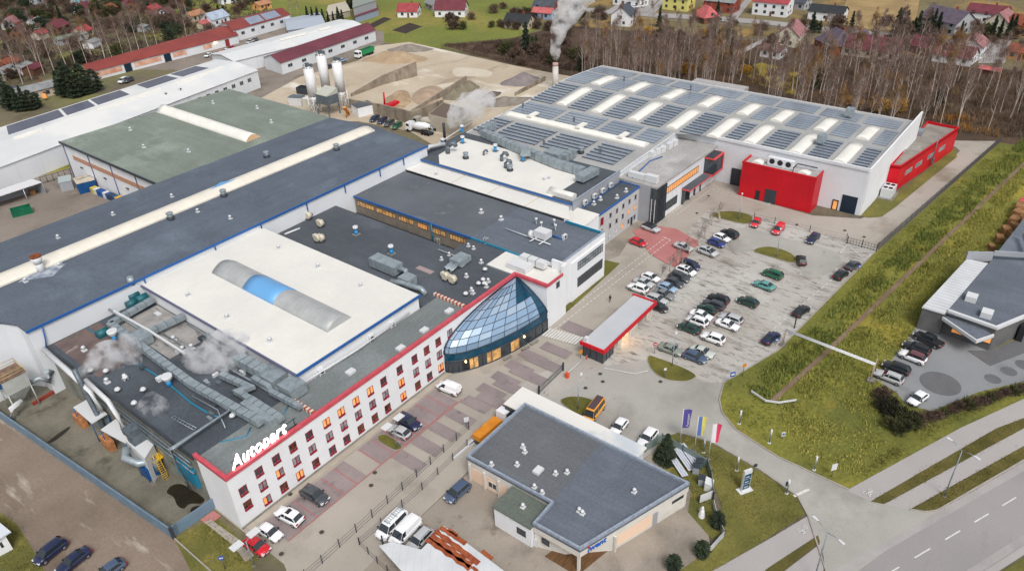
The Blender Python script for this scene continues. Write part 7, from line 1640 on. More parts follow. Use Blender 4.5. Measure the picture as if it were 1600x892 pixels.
# wood behind the solar hall: two stands
W1 = [(219, 100), (219, 136), (236, 158), (276, 172), (292, 150), (286, 108), (262, 92)]
W2 = [(217, 80), (217, 38), (232, 36), (243, 30), (247, 15), (258, -6), (300, -30), (330, -30), (316, 30), (304, 70), (275, 96), (250, 90)]
def stand(P, n, lab, grp, h0, h1, edge):
    xs_ = [p[0] for p in P]; ys_ = [p[1] for p in P]; got = []
    while len(got) < n:
        x = min(xs_) + (max(xs_) - min(xs_)) * r.random() ** edge; y = r.uniform(min(ys_), max(ys_))
        if inpoly(x, y, P) and all((x - a) ** 2 + (y - b) ** 2 > 3.2 for a, b in got):
            got.append((x, y)); s = r.uniform(h0, h1) / 17
            plant("birch_tree", r.choice(BI), (x, y, 0), s * r.uniform(.85, 1.1), r.uniform(0, 6.28), lab, "tree", grp, s)
stand(W1, 100, "slim bare birch in the reddish stand behind the left half of the solar hall", "birches behind the solar hall", 12, 18, 1.3)
stand(W2, 125, "tall bare pale-stemmed birch in the dense stand beside the red annex", "birches beside the red annex", 14, 21, 1.25)
for px, py in ((10, 137), (35, 132), (52, 127), (70, 118), (105, 110), (120, 105), (137, 102), (147, 98), (165, 92), (175, 90), (192, 87), (205, 83), (218, 79), (233, 75), (246, 72), (292, 60), (5, 122), (25, 115), (84, 112), (60, 108), (455, 27), (466, 26)):
    s = r.uniform(15, 20) / 17 * (1 if px < 400 else .5); plant("birch_tree", r.choice(BI), at(px, py), s, r.uniform(0, 6.28), "bare white-stemmed birch in the row behind the rust-red roofed building", "tree", "birches behind the red roofs")
for k in range(24):
    px, py = (r.uniform(0, 330), r.uniform(5, 100)) if k < 15 else (r.uniform(850, 1560), r.uniform(14, 50))
    plant("birch_tree", BI[k % 6], at(px, py if px > 330 or py < 140 - px * .27 else 20), r.uniform(.5, .75), k, "smaller bare tree scattered between far cottages and gardens", "tree", "bare trees of the far gardens")
# conifers
def conif(lst, lab, grp, h0, h1, pr=CO, wide=1.0):
    for px, py in lst: h = r.uniform(h0, h1) / 7; plant("conifer", r.choice(pr), at(px, py), h * wide, r.uniform(0, 6), lab, "tree", grp, h)
conif([(96, 148), (104, 152), (112, 150), (120, 152), (128, 150), (136, 148), (144, 146), (151, 142), (108, 142), (132, 140)], "dark green conifer in the dense clump by the long white hall", "conifers by the long white hall", 7, 12, CR, 1.2)
conif([(14, 168), (22, 172), (32, 174), (42, 173), (52, 172), (60, 168)], "dark conifer in the clump beside the grey-roofed cottage", "conifers near the cottages", 6, 11, CR, 1.1)
conif([(482, 36), (490, 38), (498, 38), (506, 38), (514, 38), (522, 38), (530, 37), (536, 38), (545, 14), (550, 14)], "dark conifer in the row behind the warehouses", "conifers behind the warehouses", 6, 9)
conif([(1398, 60), (1410, 62), (1420, 62), (1430, 63), (1440, 64), (1450, 64), (1460, 66), (1404, 56), (1425, 58), (1446, 58), (1456, 50)], "dark conifer in the hedge by the slate-roofed house", "conifers by the slate-roofed house", 7, 12)
conif([(1548, 62), (1560, 60), (1572, 62), (1580, 58), (1500, 56), (1364, 60), (1330, 44), (1268, 52), (1280, 52)], "single dark conifer in the gardens along the back road", "garden conifers", 5, 10)
conif([(906, 112), (925, 112), (822, 82), (838, 80), (1030, 42), (1120, 32), (1255, 130), (1272, 138), (1466, 162), (345, 34), (352, 30), (185, 14), (158, 24), (100, 44), (1140, 100)], "scattered dark evergreen standing among bare trees", "scattered evergreens", 6, 12)
gp = conifer(31, 5.2, 2.3, 2600); plant("conifer", gp, at(1040, 718), 1.0, 0, "large round blue-green spruce inside the fenced garden corner", "tree", None)
RB = conifer(33, 3, 1.4, 1300, round_=True)
for px, py, lab in ((1096, 868, "dark round thuja by the white banner fence"), (1052, 890, "small dark round thuja at the photo's lower edge"), (1120, 822, "dark thuja tucked behind the corner of the banner fence")): plant("thuja_bush", RB, at(px, py), .95, px, lab, "bush", None)
# shrubs in the cottage gardens
for k in range(150):
    x, y = r.uniform(-20, 430), r.uniform(-2, 150)
    if y > 140 - x * .27 or (x > 380 and y > 12): x, y = r.uniform(0, 300), r.uniform(0, 48)
    plant("shrub", SHB[k % 4 if k % 5 else 0], at(x, y), r.uniform(1.2, 2.6), r.uniform(0, 6), "leafless brownish or dull green shrub in the cottage gardens", "shrub", "shrubs of the cottage gardens")
for k in range(90):
    x = r.uniform(850, 1600); y = r.uniform(20, 60) + (x - 850) * .035
    if r.random() < .3: x, y = r.uniform(700, 900), r.uniform(5, 48)
    plant("shrub", SHB[r.choice((0, 2, 2, 1))], at(x, y), r.uniform(1.1, 2.3), r.uniform(0, 6), "brown or olive shrub along the back road gardens", "shrub", "shrubs along the back road")
for k in range(12):
    px = 780 + k * 12; plant("shrub", SHB[k % 3], at(px, 78 + (k % 4) * 8), r.uniform(1.6, 2.6), k, "dense brownish shrub on the slope behind the sand yard fence", "shrub", "shrubs behind the sand yard")
BG = shrub(41, 2.4, 2.6, 2200, m_olive); BG2 = shrub(42, 2.0, 2.2, 1200, M("dark_shrub", C(66, 66, 46, .7), C(50, 50, 38, .7), rough=1, scale=.4, fine=.3))
for px, py, q, s in ((1388, 642, BG2, .95), (1400, 655, BG2, 1.0), (1412, 668, BG, .9), (1424, 664, BG2, .8), (1380, 626, SHB[2], 1.1), (1438, 660, SHB[2], .8), (1398, 670, BG, .8)): plant("shrub", q, at(px, py), s, px, "shrub of the dark clump at the corner of the showroom car park", "shrub", "dark shrub clump")
for k in range(16): px = 1450 + k * 12; plant("shrub", SHB[(0, 2, 1)[k % 3]], at(px, 656 - k * 3.7), r.uniform(.55, .8), k, "low brown shrub in the row edging the showroom car park", "shrub", "shrub row of the showroom")
# undergrowth and tall grass
def scatter(name, P, n, mt, h0, h1, w, seed, px=True, edge=None):
    rr = random.Random(seed); P = polypx(P) if px else P; xs_ = [p[0] for p in P]; ys_ = [p[1] for p in P]; mb = MB(); k = 0
    while k < n:
        x, y = rr.uniform(min(xs_), max(xs_)), rr.uniform(min(ys_), max(ys_))
        if not inpoly(x, y, P): continue
        if noise.noise((x * .18, y * .18, seed)) < rr.uniform(-.5, .35): continue
        k += 1
        for j in range(4):
            p = Vector((x + rr.gauss(0, .3), y + rr.gauss(0, .3), .02)); sliver(mb, p, Vector((rr.gauss(0, .3), rr.gauss(0, .3), 1)).normalized() * rr.uniform(h0, h1), w * rr.uniform(.7, 1.4), rr)
    return mb.build(name, mt, kind="stuff", recalc=False)
m_gr1 = M("bank_grass", C(134, 138, 66, .92), C(104, 116, 54, .9), rough=1, scale=.12, fine=.35, fscale=1.5, patch=(C(150, 140, 66, .8), .1, .55, .7))
m_gr2 = M("straw_grass", C(168, 160, 82, .88), C(140, 142, 68, .86), rough=1, scale=.08, lo=.4, hi=.6, fine=.3, fscale=1.5)
bk = offset(dp, .7) + offset(dp, 5.2)[::-1]
scatter("bank_reeds", bk, 2900, m_gr1, .4, 1.15, .26, 3, px=False)
scatter("bank_reeds", offset(dp, -.7) + offset(dp, -4)[::-1], 1700, m_gr2, .4, .9, .22, 4, px=False)
scatter("tall_grass", [(1215, 640), (1290, 570), (1420, 450), (1560, 320), (1600, 330), (1540, 400), (1430, 520), (1370, 600), (1390, 680), (1330, 745), (1240, 705)], 2600, m_gr2, .2, .5, .22, 6)
scatter("tall_grass", [(1135, 640), (1300, 480), (1370, 400), (1560, 230), (1580, 240), (1390, 420), (1230, 560), (1200, 690)], 1800, m_gr1, .15, .4, .18, 7)
m_tuft = M("lawn_tuft", C(136, 130, 66, .75), C(96, 100, 46, .72), rough=1, scale=.25, fine=.35, fscale=3, patch=(C(170, 150, 92, .8), .5, .58, .72))
for P_, n_ in (([(1060, 680), (1110, 694), (1190, 740), (1243, 778), (1255, 803), (1185, 848), (1110, 890), (1128, 850), (1132, 800), (1112, 740)], 1500), ([(1066, 702), (1104, 722), (1112, 770), (1122, 830), (1080, 780)], 250), ([(274, 844), (334, 808), (400, 872), (340, 900)], 420), ([(0, 804), (24, 820), (42, 848), (56, 872), (60, 892), (0, 892)], 300), ([(1424, 795), (1600, 699), (1600, 716), (1470, 791)], 420), ([(1364, 782), (1557, 672), (1600, 655), (1600, 667), (1384, 785)], 420), ([(1346, 748), (1420, 703), (1500, 657), (1596, 611), (1600, 596), (1480, 642), (1340, 735)], 600)): scatter("lawn_tufts", P_, n_, m_tuft, .1, .28, .13, 20 + n_)
m_under = M("woodland_brush", C(132, 108, 86, .8), C(100, 84, 70, .8), rough=1, scale=.06, fine=.35, fscale=1, patch=(C(176, 122, 44, .85), .05, .58, .68), patch2=(C(120, 112, 96), .2, .56, .7))
scatter("undergrowth", W1, 5000, m_under, .8, 2.2, .22, 8, px=False); scatter("undergrowth", W2, 7000, m_under, .8, 2.4, .22, 9, px=False)
scatter("undergrowth", [(690, 72), (800, 64), (880, 50), (900, 112), (840, 108), (760, 90)], 2600, m_brush, .6, 1.8, .25, 10)
scatter("undergrowth", [(0, 0), (420, 0), (420, 20), (330, 50), (140, 98), (0, 145)], 4200, m_brush, .6, 1.7, .4, 12)
for nm, mt, lst in (("ochre_tree", m_yel, ((1072, 120), (1165, 118), (1100, 62), (1010, 62), (1322, 166), (1372, 178), (1400, 180), (1340, 170), (1150, 100))),):
    YS = shrub(51, 2.2, 3.4, 500, mt)
    for px, py in lst: plant("young_tree", YS, at(px, py), r.uniform(1.0, 1.6), px, "small young tree with ochre-yellow leaves among the birches", "tree", "ochre young trees")
# ================================================================ houses
WC = {"white": m_white, "cream": M("house_cream", C(226, 220, 200), rough=.9), "yellow": M("house_yellow", C(228, 220, 132), rough=.9), "grey": M("house_grey", C(176, 178, 182), rough=.9), "beige": M("house_beige", C(206, 192, 170), rough=.9), "brick": M("house_brick", C(166, 84, 66), C(140, 70, 56), rough=.9, scale=1),
      "blue": M("house_blue", C(150, 172, 200), rough=.9), "brown": M("house_brown", C(120, 84, 64), rough=.9), "orange": M("house_orange", C(230, 170, 110), rough=.9)}
def rf(n, r_, g, b): return M("tiles_" + n, C(r_, g, b, .85), C(r_ * .86, g * .86, b * .86, .85), rough=.85, scale=.5, fine=.12)
RC = {"red": rf("red", 168, 74, 78), "pink": rf("pink", 168, 118, 120), "maroon": rf("maroon", 118, 58, 68), "brown": rf("brown", 106, 78, 74), "purple": rf("purple", 104, 94, 108), "slate": rf("slate", 82, 88, 98), "black": rf("black", 52, 56, 60), "grey": rf("grey", 150, 152, 154), "paleblue": rf("paleblue", 178, 192, 210), "teal": rf("teal", 104, 150, 156), "orange": rf("orange", 182, 132, 100), "rust": rf("rust", 150, 82, 60), "green": rf("green", 126, 136, 124), "coral": rf("coral", 204, 108, 108)}
def house(px, py, w, d, hw, hr, wall, roof, dr, label, name="house", cat="house", hip=False, win=2, group=None, chim=True):
    """px, py: ground point under the house; w along the ridge, d across; dr: ridge direction in the photo"""
    p = at(px, py); ang = head(px, py, *dr); t = thing(name, label, cat, p, group, ang); x, y = w / 2, d / 2; e = .45
    def add(nm, mb, mt, par=None):
        o = mb.build(nm, mt); o.parent = par or t; return o
    mb = MB(); mb.prism([(-x, -y), (x, -y), (x, y), (-x, y)], 0, hw, top=False); k = x * .55 if hip else 0
    if not hip:
        for s in (-1, 1): mb.face([(s * x, -y, hw), (s * x, y, hw), (s * x, 0, hr - .1)])
    add("wall", mb, WC[wall])
    mb = MB(); sl = (hr - hw) / y * e
    X = x + e
    for s in (-1, 1):
        q = [(-X, s * (y + e), hw - sl), (X, s * (y + e), hw - sl), (X - k - (e if hip else 0), 0, hr), (-X + k + (e if hip else 0), 0, hr)]
        mb.face([(a, b, c + .14) for a, b, c in q]); mb.face(q[::-1])
        for i in range(4): j = (i + 1) % 4; mb.face([q[i], q[j], (q[j][0], q[j][1], q[j][2] + .14), (q[i][0], q[i][1], q[i][2] + .14)])
    if hip:
        for s in (-1, 1): mb.face([(s * X, -(y + e), hw - sl + .14), (s * X, y + e, hw - sl + .14), (s * (X - k - e), 0, hr + .14)])
    ro = add("roof", mb, RC[roof])
    if chim and w > 7: mb = MB(); mb.box(x * .3 - .35, .5, hr - 1.2, x * .3 + .35, 1.2, hr + .9); add("chimney", mb, WC["brick"], ro)
    if win:
        n = max(2, int(w / 4))
        for s in (-1, 1):
            for i in range(n):
                cx = -x + w * (i + .5) / n
                for z in ([1.0] if hw < 4 else [1.0, 3.6]): mb = MB(); mb.box(cx - .65, s * (y + .03) - .04, z, cx + .65, s * (y + .03) + .04, z + 1.35); add("window", mb, m_glass)
            for z in ([1.0, 3.4] if hr > 5.5 else [1.0]):
                for c in ((-1.5, 1.5) if d > 6 and z < 2 else (0,)): mb = MB(); mb.box(s * (x + .03) - .04, c - .55, z, s * (x + .03) + .04, c + .55, z + 1.3); add("window", mb, m_glass)
        mb = MB(); mb.box(-.5 + x * .1, -y - .07, 0, .5 + x * .1, -y - .01, 2.1); add("door", mb, WC["brown"])
    return t
K = "small house among the cottage gardens"
for a in [
 (21, 44, 8, 7, 3, 5.6, "white", "pink", (20, -10), "white cottage with pinkish-purple roof at the photo's left edge"), (57, 45, 8, 6, 3, 5, "white", "grey", (20, -8), "white cottage with pale grey roof beside the dark brown one"),
 (36, 58, 9, 7, 3, 5.8, "brown", "brown", (20, -10), "brown cottage with dark brown roof below the pinkish one"), (64, 61, 6, 5, 2.6, 4, "cream", "red", (20, -8), "tiny cottage with bright red roof between two birches"),
 (92, 50, 9, 7, 3, 5.4, "brown", "maroon", (20, -8), "dark maroon-roofed cottage in the middle of the gardens"), (131, 58, 8, 6, 3, 5, "beige", "red", (18, -8), "cottage with vivid red roof behind the birch row"),
 (145, 74, 6, 5, 2.6, 3.4, "white", "grey", (18, -8), "small white shed behind the birch row"), (112, 66, 14, 5, 2.8, 3.6, "grey", "green", (24, -6), "long grey-green roofed shed between the cottages"),
 (126, 10, 8, 6, 3, 5, "white", "teal", (20, -6), "white cottage with teal roof near the photo's top"), (132, 20, 9, 7, 3, 5.2, "white", "maroon", (20, -8), "white-gabled cottage with maroon roof under the teal one"),
 (62, 5, 9, 6, 3, 4.6, "grey", "slate", (20, -6), "slate-blue roofed cottage at the photo's top edge"), (172, 22, 7, 6, 3, 5, "brown", "rust", (18, -8), "rust-brown roofed cottage beside a conifer"),
 (204, 14, 10, 6, 3, 5, "brown", "maroon", (10, 12), "long maroon-brown cottage roof running downhill"), (240, 24, 8, 6, 3, 5, "brown", "red", (18, -8), "red-roofed cottage above the peach-walled one"),
 (240, 34, 9, 7, 3, 5.2, "orange", "brown", (18, -8), "brown-roofed cottage with peach-coloured gable"), (262, 30, 7, 6, 3, 5.6, "white", "brown", (18, -8), "cottage with white gable and brown roof"),
 (305, 32, 9, 6, 3, 4.6, "beige", "orange", (20, -6), "tan-roofed cottage above the rust-red roofs"), (338, 38, 11, 8, 3.4, 6, "white", "paleblue", (20, -6), "white house with pale blue roof beside the red-roofed office"),
 (319, 44, 5, 4, 2.4, 3.6, "beige", "coral", (18, -6), "little coral-roofed hut near the pale blue roof"), (16, 108, 8, 6, 2.8, 4.4, "brown", "rust", (20, -8), "rust-roofed hut at the left edge below the birches"),
 (38, 114, 7, 5, 2.8, 3.8, "white", "grey", (18, -8), "white hut beside the dark red hut"), (54, 116, 6, 5, 2.8, 4, "brown", "maroon", (18, -8), "dark red hut beside the white hut"),
 (10, 122, 8, 6, 2.8, 4.4, "beige", "grey", (20, -8), "beige hut with grey roof at the left edge"), (62, 150, 16, 8, 3.2, 4.6, "beige", "grey", (24, -6), "large grey-roofed cottage with a lit orange window"),
 (6, 158, 12, 7, 3, 4.2, "grey", "slate", (24, -6), "slate-roofed shed at the left edge behind the conifers"), (225, 48, 6, 5, 2.4, 3, "grey", "grey", (18, -8), "small grey hut beside the rust-red building's birches"),
 (410, 14, 8, 6, 2.6, 4, "orange", "orange", (16, -4), "orange-roofed shed at the photo's top by the conifers"), (360, 4, 12, 7, 3, 5, "white", "grey", (24, -4), "pale house at the top edge above the red-roofed office"),
 (640, 25, 10, 8, 3, 6, "white", "red", (22, 0), "white house with bright red roof beyond the green meadow"), (706, 24, 15, 9, 3.6, 7, "white", "maroon", (24, 0), "large white house with crimson roof beyond the green meadow"), (680, 14, 9, 7, 3, 5.5, "grey", "grey", (16, 6), "grey house between the two red-roofed houses"),
 (812, 43, 12, 8, 3.2, 6, "beige", "black", (24, 2), "beige house with black roof above the sand yard"), (854, 22, 11, 9, 4, 7.5, "brick", "slate", (24, 2), "brick house with slate roof behind the coral-roofed one"), (850, 28, 10, 6, 3, 4.6, "blue", "coral", (22, 2), "pale blue house with coral-red roof and low eaves"),
 (974, 38, 9, 9, 5, 8.6, "white", "slate", (16, -12), "white house with steep dark slate roof beside the wood"), (985, 8, 16, 8, 4, 5, "white", "grey", (30, 4), "long pale house across the back road at the top edge"),
 (1060, 14, 13, 9, 5.6, 7, "yellow", "grey", (26, 3), "lemon-yellow house by the back road"), (1103, 34, 9, 8, 3, 7, "brown", "coral", (16, 6), "house with coral pyramid roof half hidden by the wood"), (1127, 17, 15, 9, 5, 7, "brick", "grey", (28, 3), "red brick house with white windows by the back road"),
 (1206, 22, 16, 10, 6, 8.6, "white", "red", (30, 3), "white two-storey house with red roof edge at the top"), (1243, 12, 12, 8, 3.4, 6, "grey", "slate", (22, 3), "pair of slate-blue roofs at the top edge"), (1292, 30, 15, 9, 3.8, 6, "white", "black", (30, 3), "white house with black roof at the photo's top"),
 (1234, 68, 12, 9, 4.6, 8.4, "cream", "pink", (18, -16), "cream house with steep pink roof beside the wood"), (1208, 88, 8, 7, 3, 4.4, "white", "brown", (18, 3), "small white garage with grey-brown roof at the wood's edge"), (1306, 78, 13, 12, 3.4, 8, "brick", "purple", (20, 10), "house with large purple-grey hip roof behind the birches"),
 (1362, 86, 20, 11, 3.2, 7, "beige", "maroon", (30, 4), "long dusky maroon roof behind the birch stand"), (1340, 72, 8, 7, 3, 6, "grey", "purple", (16, -8), "small violet-roofed house next to the maroon roof"), (1476, 48, 17, 12, 5, 9, "grey", "purple", (26, 6), "big grey house with dark purple roof and dormers"),
 (1540, 34, 15, 9, 4.4, 7, "white", "maroon", (28, 3), "white house with dark crimson roof on the right"), (1560, 46, 11, 9, 4, 7.6, "cream", "pink", (20, -12), "cream house with pink gable roof and round window"), (1596, 52, 10, 9, 4, 7, "orange", "rust", (20, 4), "orange house cut by the right edge"),
 (1514, 88, 10, 9, 5, 8, "white", "pink", (16, -14), "white gabled house behind the crimson garage roof"), (1490, 96, 13, 9, 3, 6, "white", "maroon", (26, 4), "garage with broad crimson roof in front of the white gable"), (1545, 118, 6, 4, 2.4, 3, "brown", "coral", (18, 3), "small coral-roofed hut near the wood's right end"), (1596, 92, 9, 7, 3, 5, "orange", "rust", (20, 4), "rust-roofed hut at the right edge above the birches"), (1440, 82, 9, 7, 3, 6, "brown", "maroon", (20, 6), "maroon-roofed annex between the long roof and the crimson garage")]:
    house(*a, hip=("hip" in a[9] or "pyramid" in a[9]), win=0 if a[2] < 7 else 2)
p = at(70, 150, 1.6); mb = MB(); mb.box(p.x - 1, p.y - 1, 1.0, p.x + .2, p.y + .2, 2.4); tag(mb.build("lit_doorway", m_lit), "orange-lit doorway lantern at the large grey-roofed cottage", "lantern")
# ================================================================ street furniture
def part(t, nm, fn, mt):
    mb = MB(); fn(mb); o = mb.build(nm, mt); o.parent = t; return o
def lamp(px, py, h, label, ang, two=True, panel=False, mt=None, group=None):
    p = at(px, py); p.z = 0; t = thing("street_lamp", label, "street lamp", p, group, ang); mt = mt or m_gal
    part(t, "pole", lambda m: m.tube([(0, 0, 0), (0, 0, h * .5), (0, 0, h)], [.11, .09, .06], 8), mt); part(t, "base", lambda m: m.box(-.2, -.2, 0, .2, .2, .16), m_conc)
    for s in ((-1, 1) if two else (1,)):
        part(t, "arm", lambda m: m.tube([(0, 0, h - .05), (s * 1.0, 0, h + .35), (s * 1.7, 0, h + .42)], .045, 6), mt)
        if panel: part(t, "lamp_head", lambda m: m.box(s * 1.3 - .8, -.55, h + .38, s * 1.3 + .8, .55, h + .5), m_pipe)
        else: part(t, "lamp_head", lambda m: m.prism([(s * 1.6, -.12), (s * 2.4, -.2), (s * 2.4, .2), (s * 1.6, .12)], h + .36, h + .5), m_pipe)
    return t
ra_ = math.atan2(n.y, n.x) if n.length else 0
dirn = math.atan2((at(1470, 793) - at(1600, 719)).x * -1, (at(1470, 793) - at(1600, 719)).y)
lamp(1475, 776, 9.0, "tall double-armed street lamp on the verge beside the main road", dirn)
lamp(1272, 905, 9.0, "tall double-armed street lamp by the junction, rising from the lower edge", dirn)
lamp(620, 699, 5.0, "lamp with two square white heads on the grass island before the offices", R(0), panel=True)
lamp(397, 884, 5.0, "lamp with two square white heads beside the bright red hatchback", R(0), panel=True)
for px, py, lab in ((1050, 573, "slim grey lamp on the island behind the gatehouse"), (1213, 402, "slim grey lamp on the upper grass island"), (1154, 344, "slim grey lamp on the grass island nearest the hall"), (903, 640, "slim grey lamp on the island by the orange minibus")): lamp(px, py, 5.5, lab, R(20), two=False)
def lightpost(px, py, lab, h=2.8):
    t = thing("light_column", lab, "light column", at(px, py), "light columns along the service road")
    part(t, "post", lambda m: m.tube([(0, 0, 0), (0, 0, h * .55)], .09, 8), m_gal2); part(t, "lamp_head", lambda m: m.tube([(0, 0, h * .55), (0, 0, h)], .14, 10), m_pipe); part(t, "foot", lambda m: m.box(-.22, -.22, 0, .22, .22, .1), m_pipe)
for px, py, lab in ((1155, 662, "white-topped light column on the meadow side of the curve"), (1151, 735, "white-topped light column between the flags and the totem sign"), (1099, 707, "white-topped light column between two flagpoles"), (1272, 734, "white-topped light column on the meadow beside the sign board"), (1229, 771, "white-topped light column at the give-way line"), (1202, 692, "white-topped light column on the meadow kerb near the small blue sign")): lightpost(px, py, lab)
def sign(px, py, h, label, shape, mt, w=.6, hh=.6, ang=None, mt2=None):
    t = thing("road_sign", label, "sign", at(px, py), None, R(141) if ang is None else ang)
    part(t, "post", lambda m: m.tube([(0, 0, 0), (0, 0, h)], .05, 6), m_gal2)
    if shape == "disc": part(t, "sign_plate", lambda m: m.tube([(0, -.06, h - .1), (0, -.09, h - .1)], w / 2, 16), mt)
    else: part(t, "sign_plate", lambda m: m.box(-w / 2, -.09, h - hh, w / 2, -.06, h), mt)
    if mt2: part(t, "symbol", lambda m: m.box(-w * .32, -.12, h - .1 - hh * .12 if shape == "disc" else h - hh * .7, w * .32, -.1, h - .1 + hh * .12 if shape == "disc" else h - hh * .3), mt2)
    return t
FC = R(-39)       # plates face the camera side
sign(1022, 553, 2.4, "red no-entry sign at the tip of the island behind the gatehouse", "disc", m_red, .8, .8, FC, m_line)
sign(1142, 602, 3.0, "blue and white parking sign at the kerb of the car park corner", "rect", M("sign_blue", C(40, 90, 180)), .9, 1.0, FC, m_line)
sign(1160, 588, 2.6, "orange-yellow diamond-like sign on the meadow edge of the car park", "disc", m_orange, .8, .8, FC)
sign(1212, 539, 1.6, "small blue parking plate beside the navy saloon", "rect", M("sign_blue", C(40, 90, 180)), .7, .7, FC, m_line)
sign(1341, 424, 1.6, "small blue plate by the kerbside bay nearest the gate", "rect", M("sign_blue", C(40, 90, 180)), .7, .7, FC, m_line)
sign(1299, 745, 2.8, "white notice board on a post at the meadow corner", "rect", m_pipe, .9, 1.3, FC)
sign(1222, 686, 1.6, "small white and blue sign on the meadow kerb", "rect", m_pipe, .6, .9, FC, M("sign_blue", C(40, 90, 180)))
sign(1177, 742, 2.4, "dark backs of a road sign beside the totem sign", "rect", m_dgrey, .6, .6, FC)
sign(1226, 770, 2.4, "dark sign post at the give-way line", "rect", m_dgrey, .5, .8, FC)
sign(352, 888, 2.4, "round blue and white sign on the lower left grass", "disc", M("sign_blue", C(40, 90, 180)), .8, .8, FC, m_line)
sign(907, 560, 2.0, "orange warning panel at the gatehouse corner", "rect", m_orange, .7, .8, FC)
sign(730, 670, 2.6, "white notice on a post beside the wire fence", "rect", m_pipe, .8, 1.0, FC)
sign(1038, 590, 2.2, "white arrow sign on the island behind the gatehouse", "rect", m_pipe, .5, .5, FC)
# totem sign
t = thing("totem_sign", "blue-green pylon sign with white top and frame on the lawn", "sign", at(1163, 766), None, R(150))
part(t, "slab", lambda m: m.box(-1.1, -.6, 0, 1.1, .6, .2), m_pipe); part(t, "pylon", lambda m: m.box(-.65, -.18, .2, .65, .18, 4.2), m_pipe)
for z0, z1 in ((.6, 1.5), (1.6, 2.5), (2.6, 3.5)): part(t, "sign_panel", lambda m: m.box(-.58, -.2, z0, .58, .2, z1), M("totem_blue", C(24, 78, 110), rough=.4))
for z in (1.0, 2.0, 3.0): part(t, "lettering", lambda m: [m.box(-.4, -.215, z - .07, .3, -.201, z + .07), m.box(-.3, .201, z - .07, .4, .215, z + .07)], m_pipe)
# flags
def flag(px, py, cols, label, script=None, H=7.3):
    p = at(px, py); t = thing("flagpole", label, "flagpole", p, None, FC)
    part(t, "pole", lambda m: m.tube([(0, 0, 0), (0, 0, H)], [.07, .045], 8), m_pipe); part(t, "foot", lambda m: m.box(-.3, -.3, 0, .3, .3, .15), m_conc)
    n_ = len(cols); W_, Z0, Z1 = 1.3, H - 3.8, H - .15
    for k, c in enumerate(cols):
        def cloth(m):
            rows = []
            for i in range(9):
                z = Z0 + (Z1 - Z0) * i / 8; row = []
                for j in range(5): x = .08 + W_ * (k + j / 4) / n_; row.append((x, .14 * math.sin(x * 3.2 + z * .8) * x, z - .22 * x))
                rows.append(row)
            m.loft(rows, 0, True)
        part(t, "flag", cloth, M("flag_" + c[0], c[1], rough=.8))
    if script:
        for side in (-.13, ):
            o = text("lettering", script, .7, m_pipe, None, .01); o.parent = t; o.rotation_euler = (R(90), R(-90), 0); o.location = (1.0, -.24, H - 3.55)
    return t
flag(1062, 694, [("purple", C(92, 82, 160))], "flagpole with purple banner carrying white lettering", "Autopart"); flag(1084.5, 706, [("blue", C(96, 124, 190)), ("yellow", C(232, 224, 120))], "flagpole with blue and yellow banner"); flag(1106.5, 717.5, [("white", C(236, 236, 236)), ("red", C(226, 70, 108))], "flagpole with white and pinkish-red banner")
# barrier and gate
p, q = at(886, 590), at(917, 562)
t = thing("barrier", "white boom barrier with orange cabinet between the gate and the gatehouse", "barrier", p, None, math.atan2(q.y - p.y, q.x - p.x)); L = (q - p).length
part(t, "cabinet", lambda m: m.box(-.3, -.3, 0, .3, .3, 1.1), M("barrier_orange", C(226, 90, 50), rough=.5)); part(t, "boom", lambda m: m.tube([(0, 0, 1.0), (L, 0, 1.0)], .06, 6), m_pipe); part(t, "rest_post", lambda m: m.box(L - .08, -.08, 0, L + .08, .08, 1.0), M("barrier_orange", C(226, 90, 50)))
def fence(label, pts, h, step, name="wire_fence", mt=None, rails=3, mesh=None, post=.05, px=True, cat="fence"):
    P = [at(*q) if px else Vector((*q, 0)) for q in pts]; t = thing(name, label, cat, P[0]); mt = mt or m_dgrey; o = P[0]
    def rl(m):
        for a, b in zip(P[:-1], P[1:]):
            for k in range(rails): z = h * (k + .6) / rails - .1; m.tube([a + Vector((0, 0, z)), b + Vector((0, 0, z))], .018 if not mesh else .035, 4)
    mb = MB(); rl(mb); mb.build("wire" if not mesh else "rail", mt, t)
    if mesh:
        mb = MB()
        for a, b in zip(P[:-1], P[1:]):
            n_ = int((b - a).length / mesh)
            for k in range(n_ + 1): c = a.lerp(b, k / max(1, n_)); mb.box(c.x - .025, c.y - .025, .1, c.x + .025, c.y + .025, h)
        mb.build("bar_panel", mt, t)
    cnt = 0
    for a, b in zip(P[:-1], P[1:]):
        n_ = max(1, round((b - a).length / step))
        for k in range(n_ + 1):
            if k == 0 and cnt: continue
            if cnt > 90: break
            c = a.lerp(b, k / n_); mb = MB(); mb.box(c.x - post, c.y - post, 0, c.x + post, c.y + post, h + .1); mb.build("post", mt, t); cnt += 1
    return t
fence("thin dark wire fence nearest the office bays", [(478, 903), (504, 880), (733, 671)], 1.7, 3.0)
fence("thin dark wire fence along the service yard side of the strip", [(562, 851), (660, 765), (752, 677), (800, 632)], 1.5, 3.6)
fence("dark low fence around the corner behind the parked vans", [(562, 851), (590, 880), (640, 925)], 1.4, 2.0, rails=2, post=.05)
fence("black barred sliding gate beside the boom barrier", [(842, 616), (880, 579)], 1.7, 6, "sliding_gate", m_dgrey, 2, .35, .12, cat="gate")
fence("thin dark wire fence between the car park and the hall forecourt", [(1178, 343), (1210, 350), (1322, 376)], 1.7, 8, post=.06)
fence("double-leaf wire gate at the far corner of the car park", [(1323, 381), (1346, 387), (1369, 393)], 1.9, 6, "wire_gate", m_dgrey, 3, .6, .09, cat="gate")
fence("long dark barred fence along the road beside the ditch bank", [(1371, 390), (1562, 223)], 1.8, 3.0, "bar_fence", M("fence_grey", C(96, 98, 100), rough=.6), 2, .3, .05)
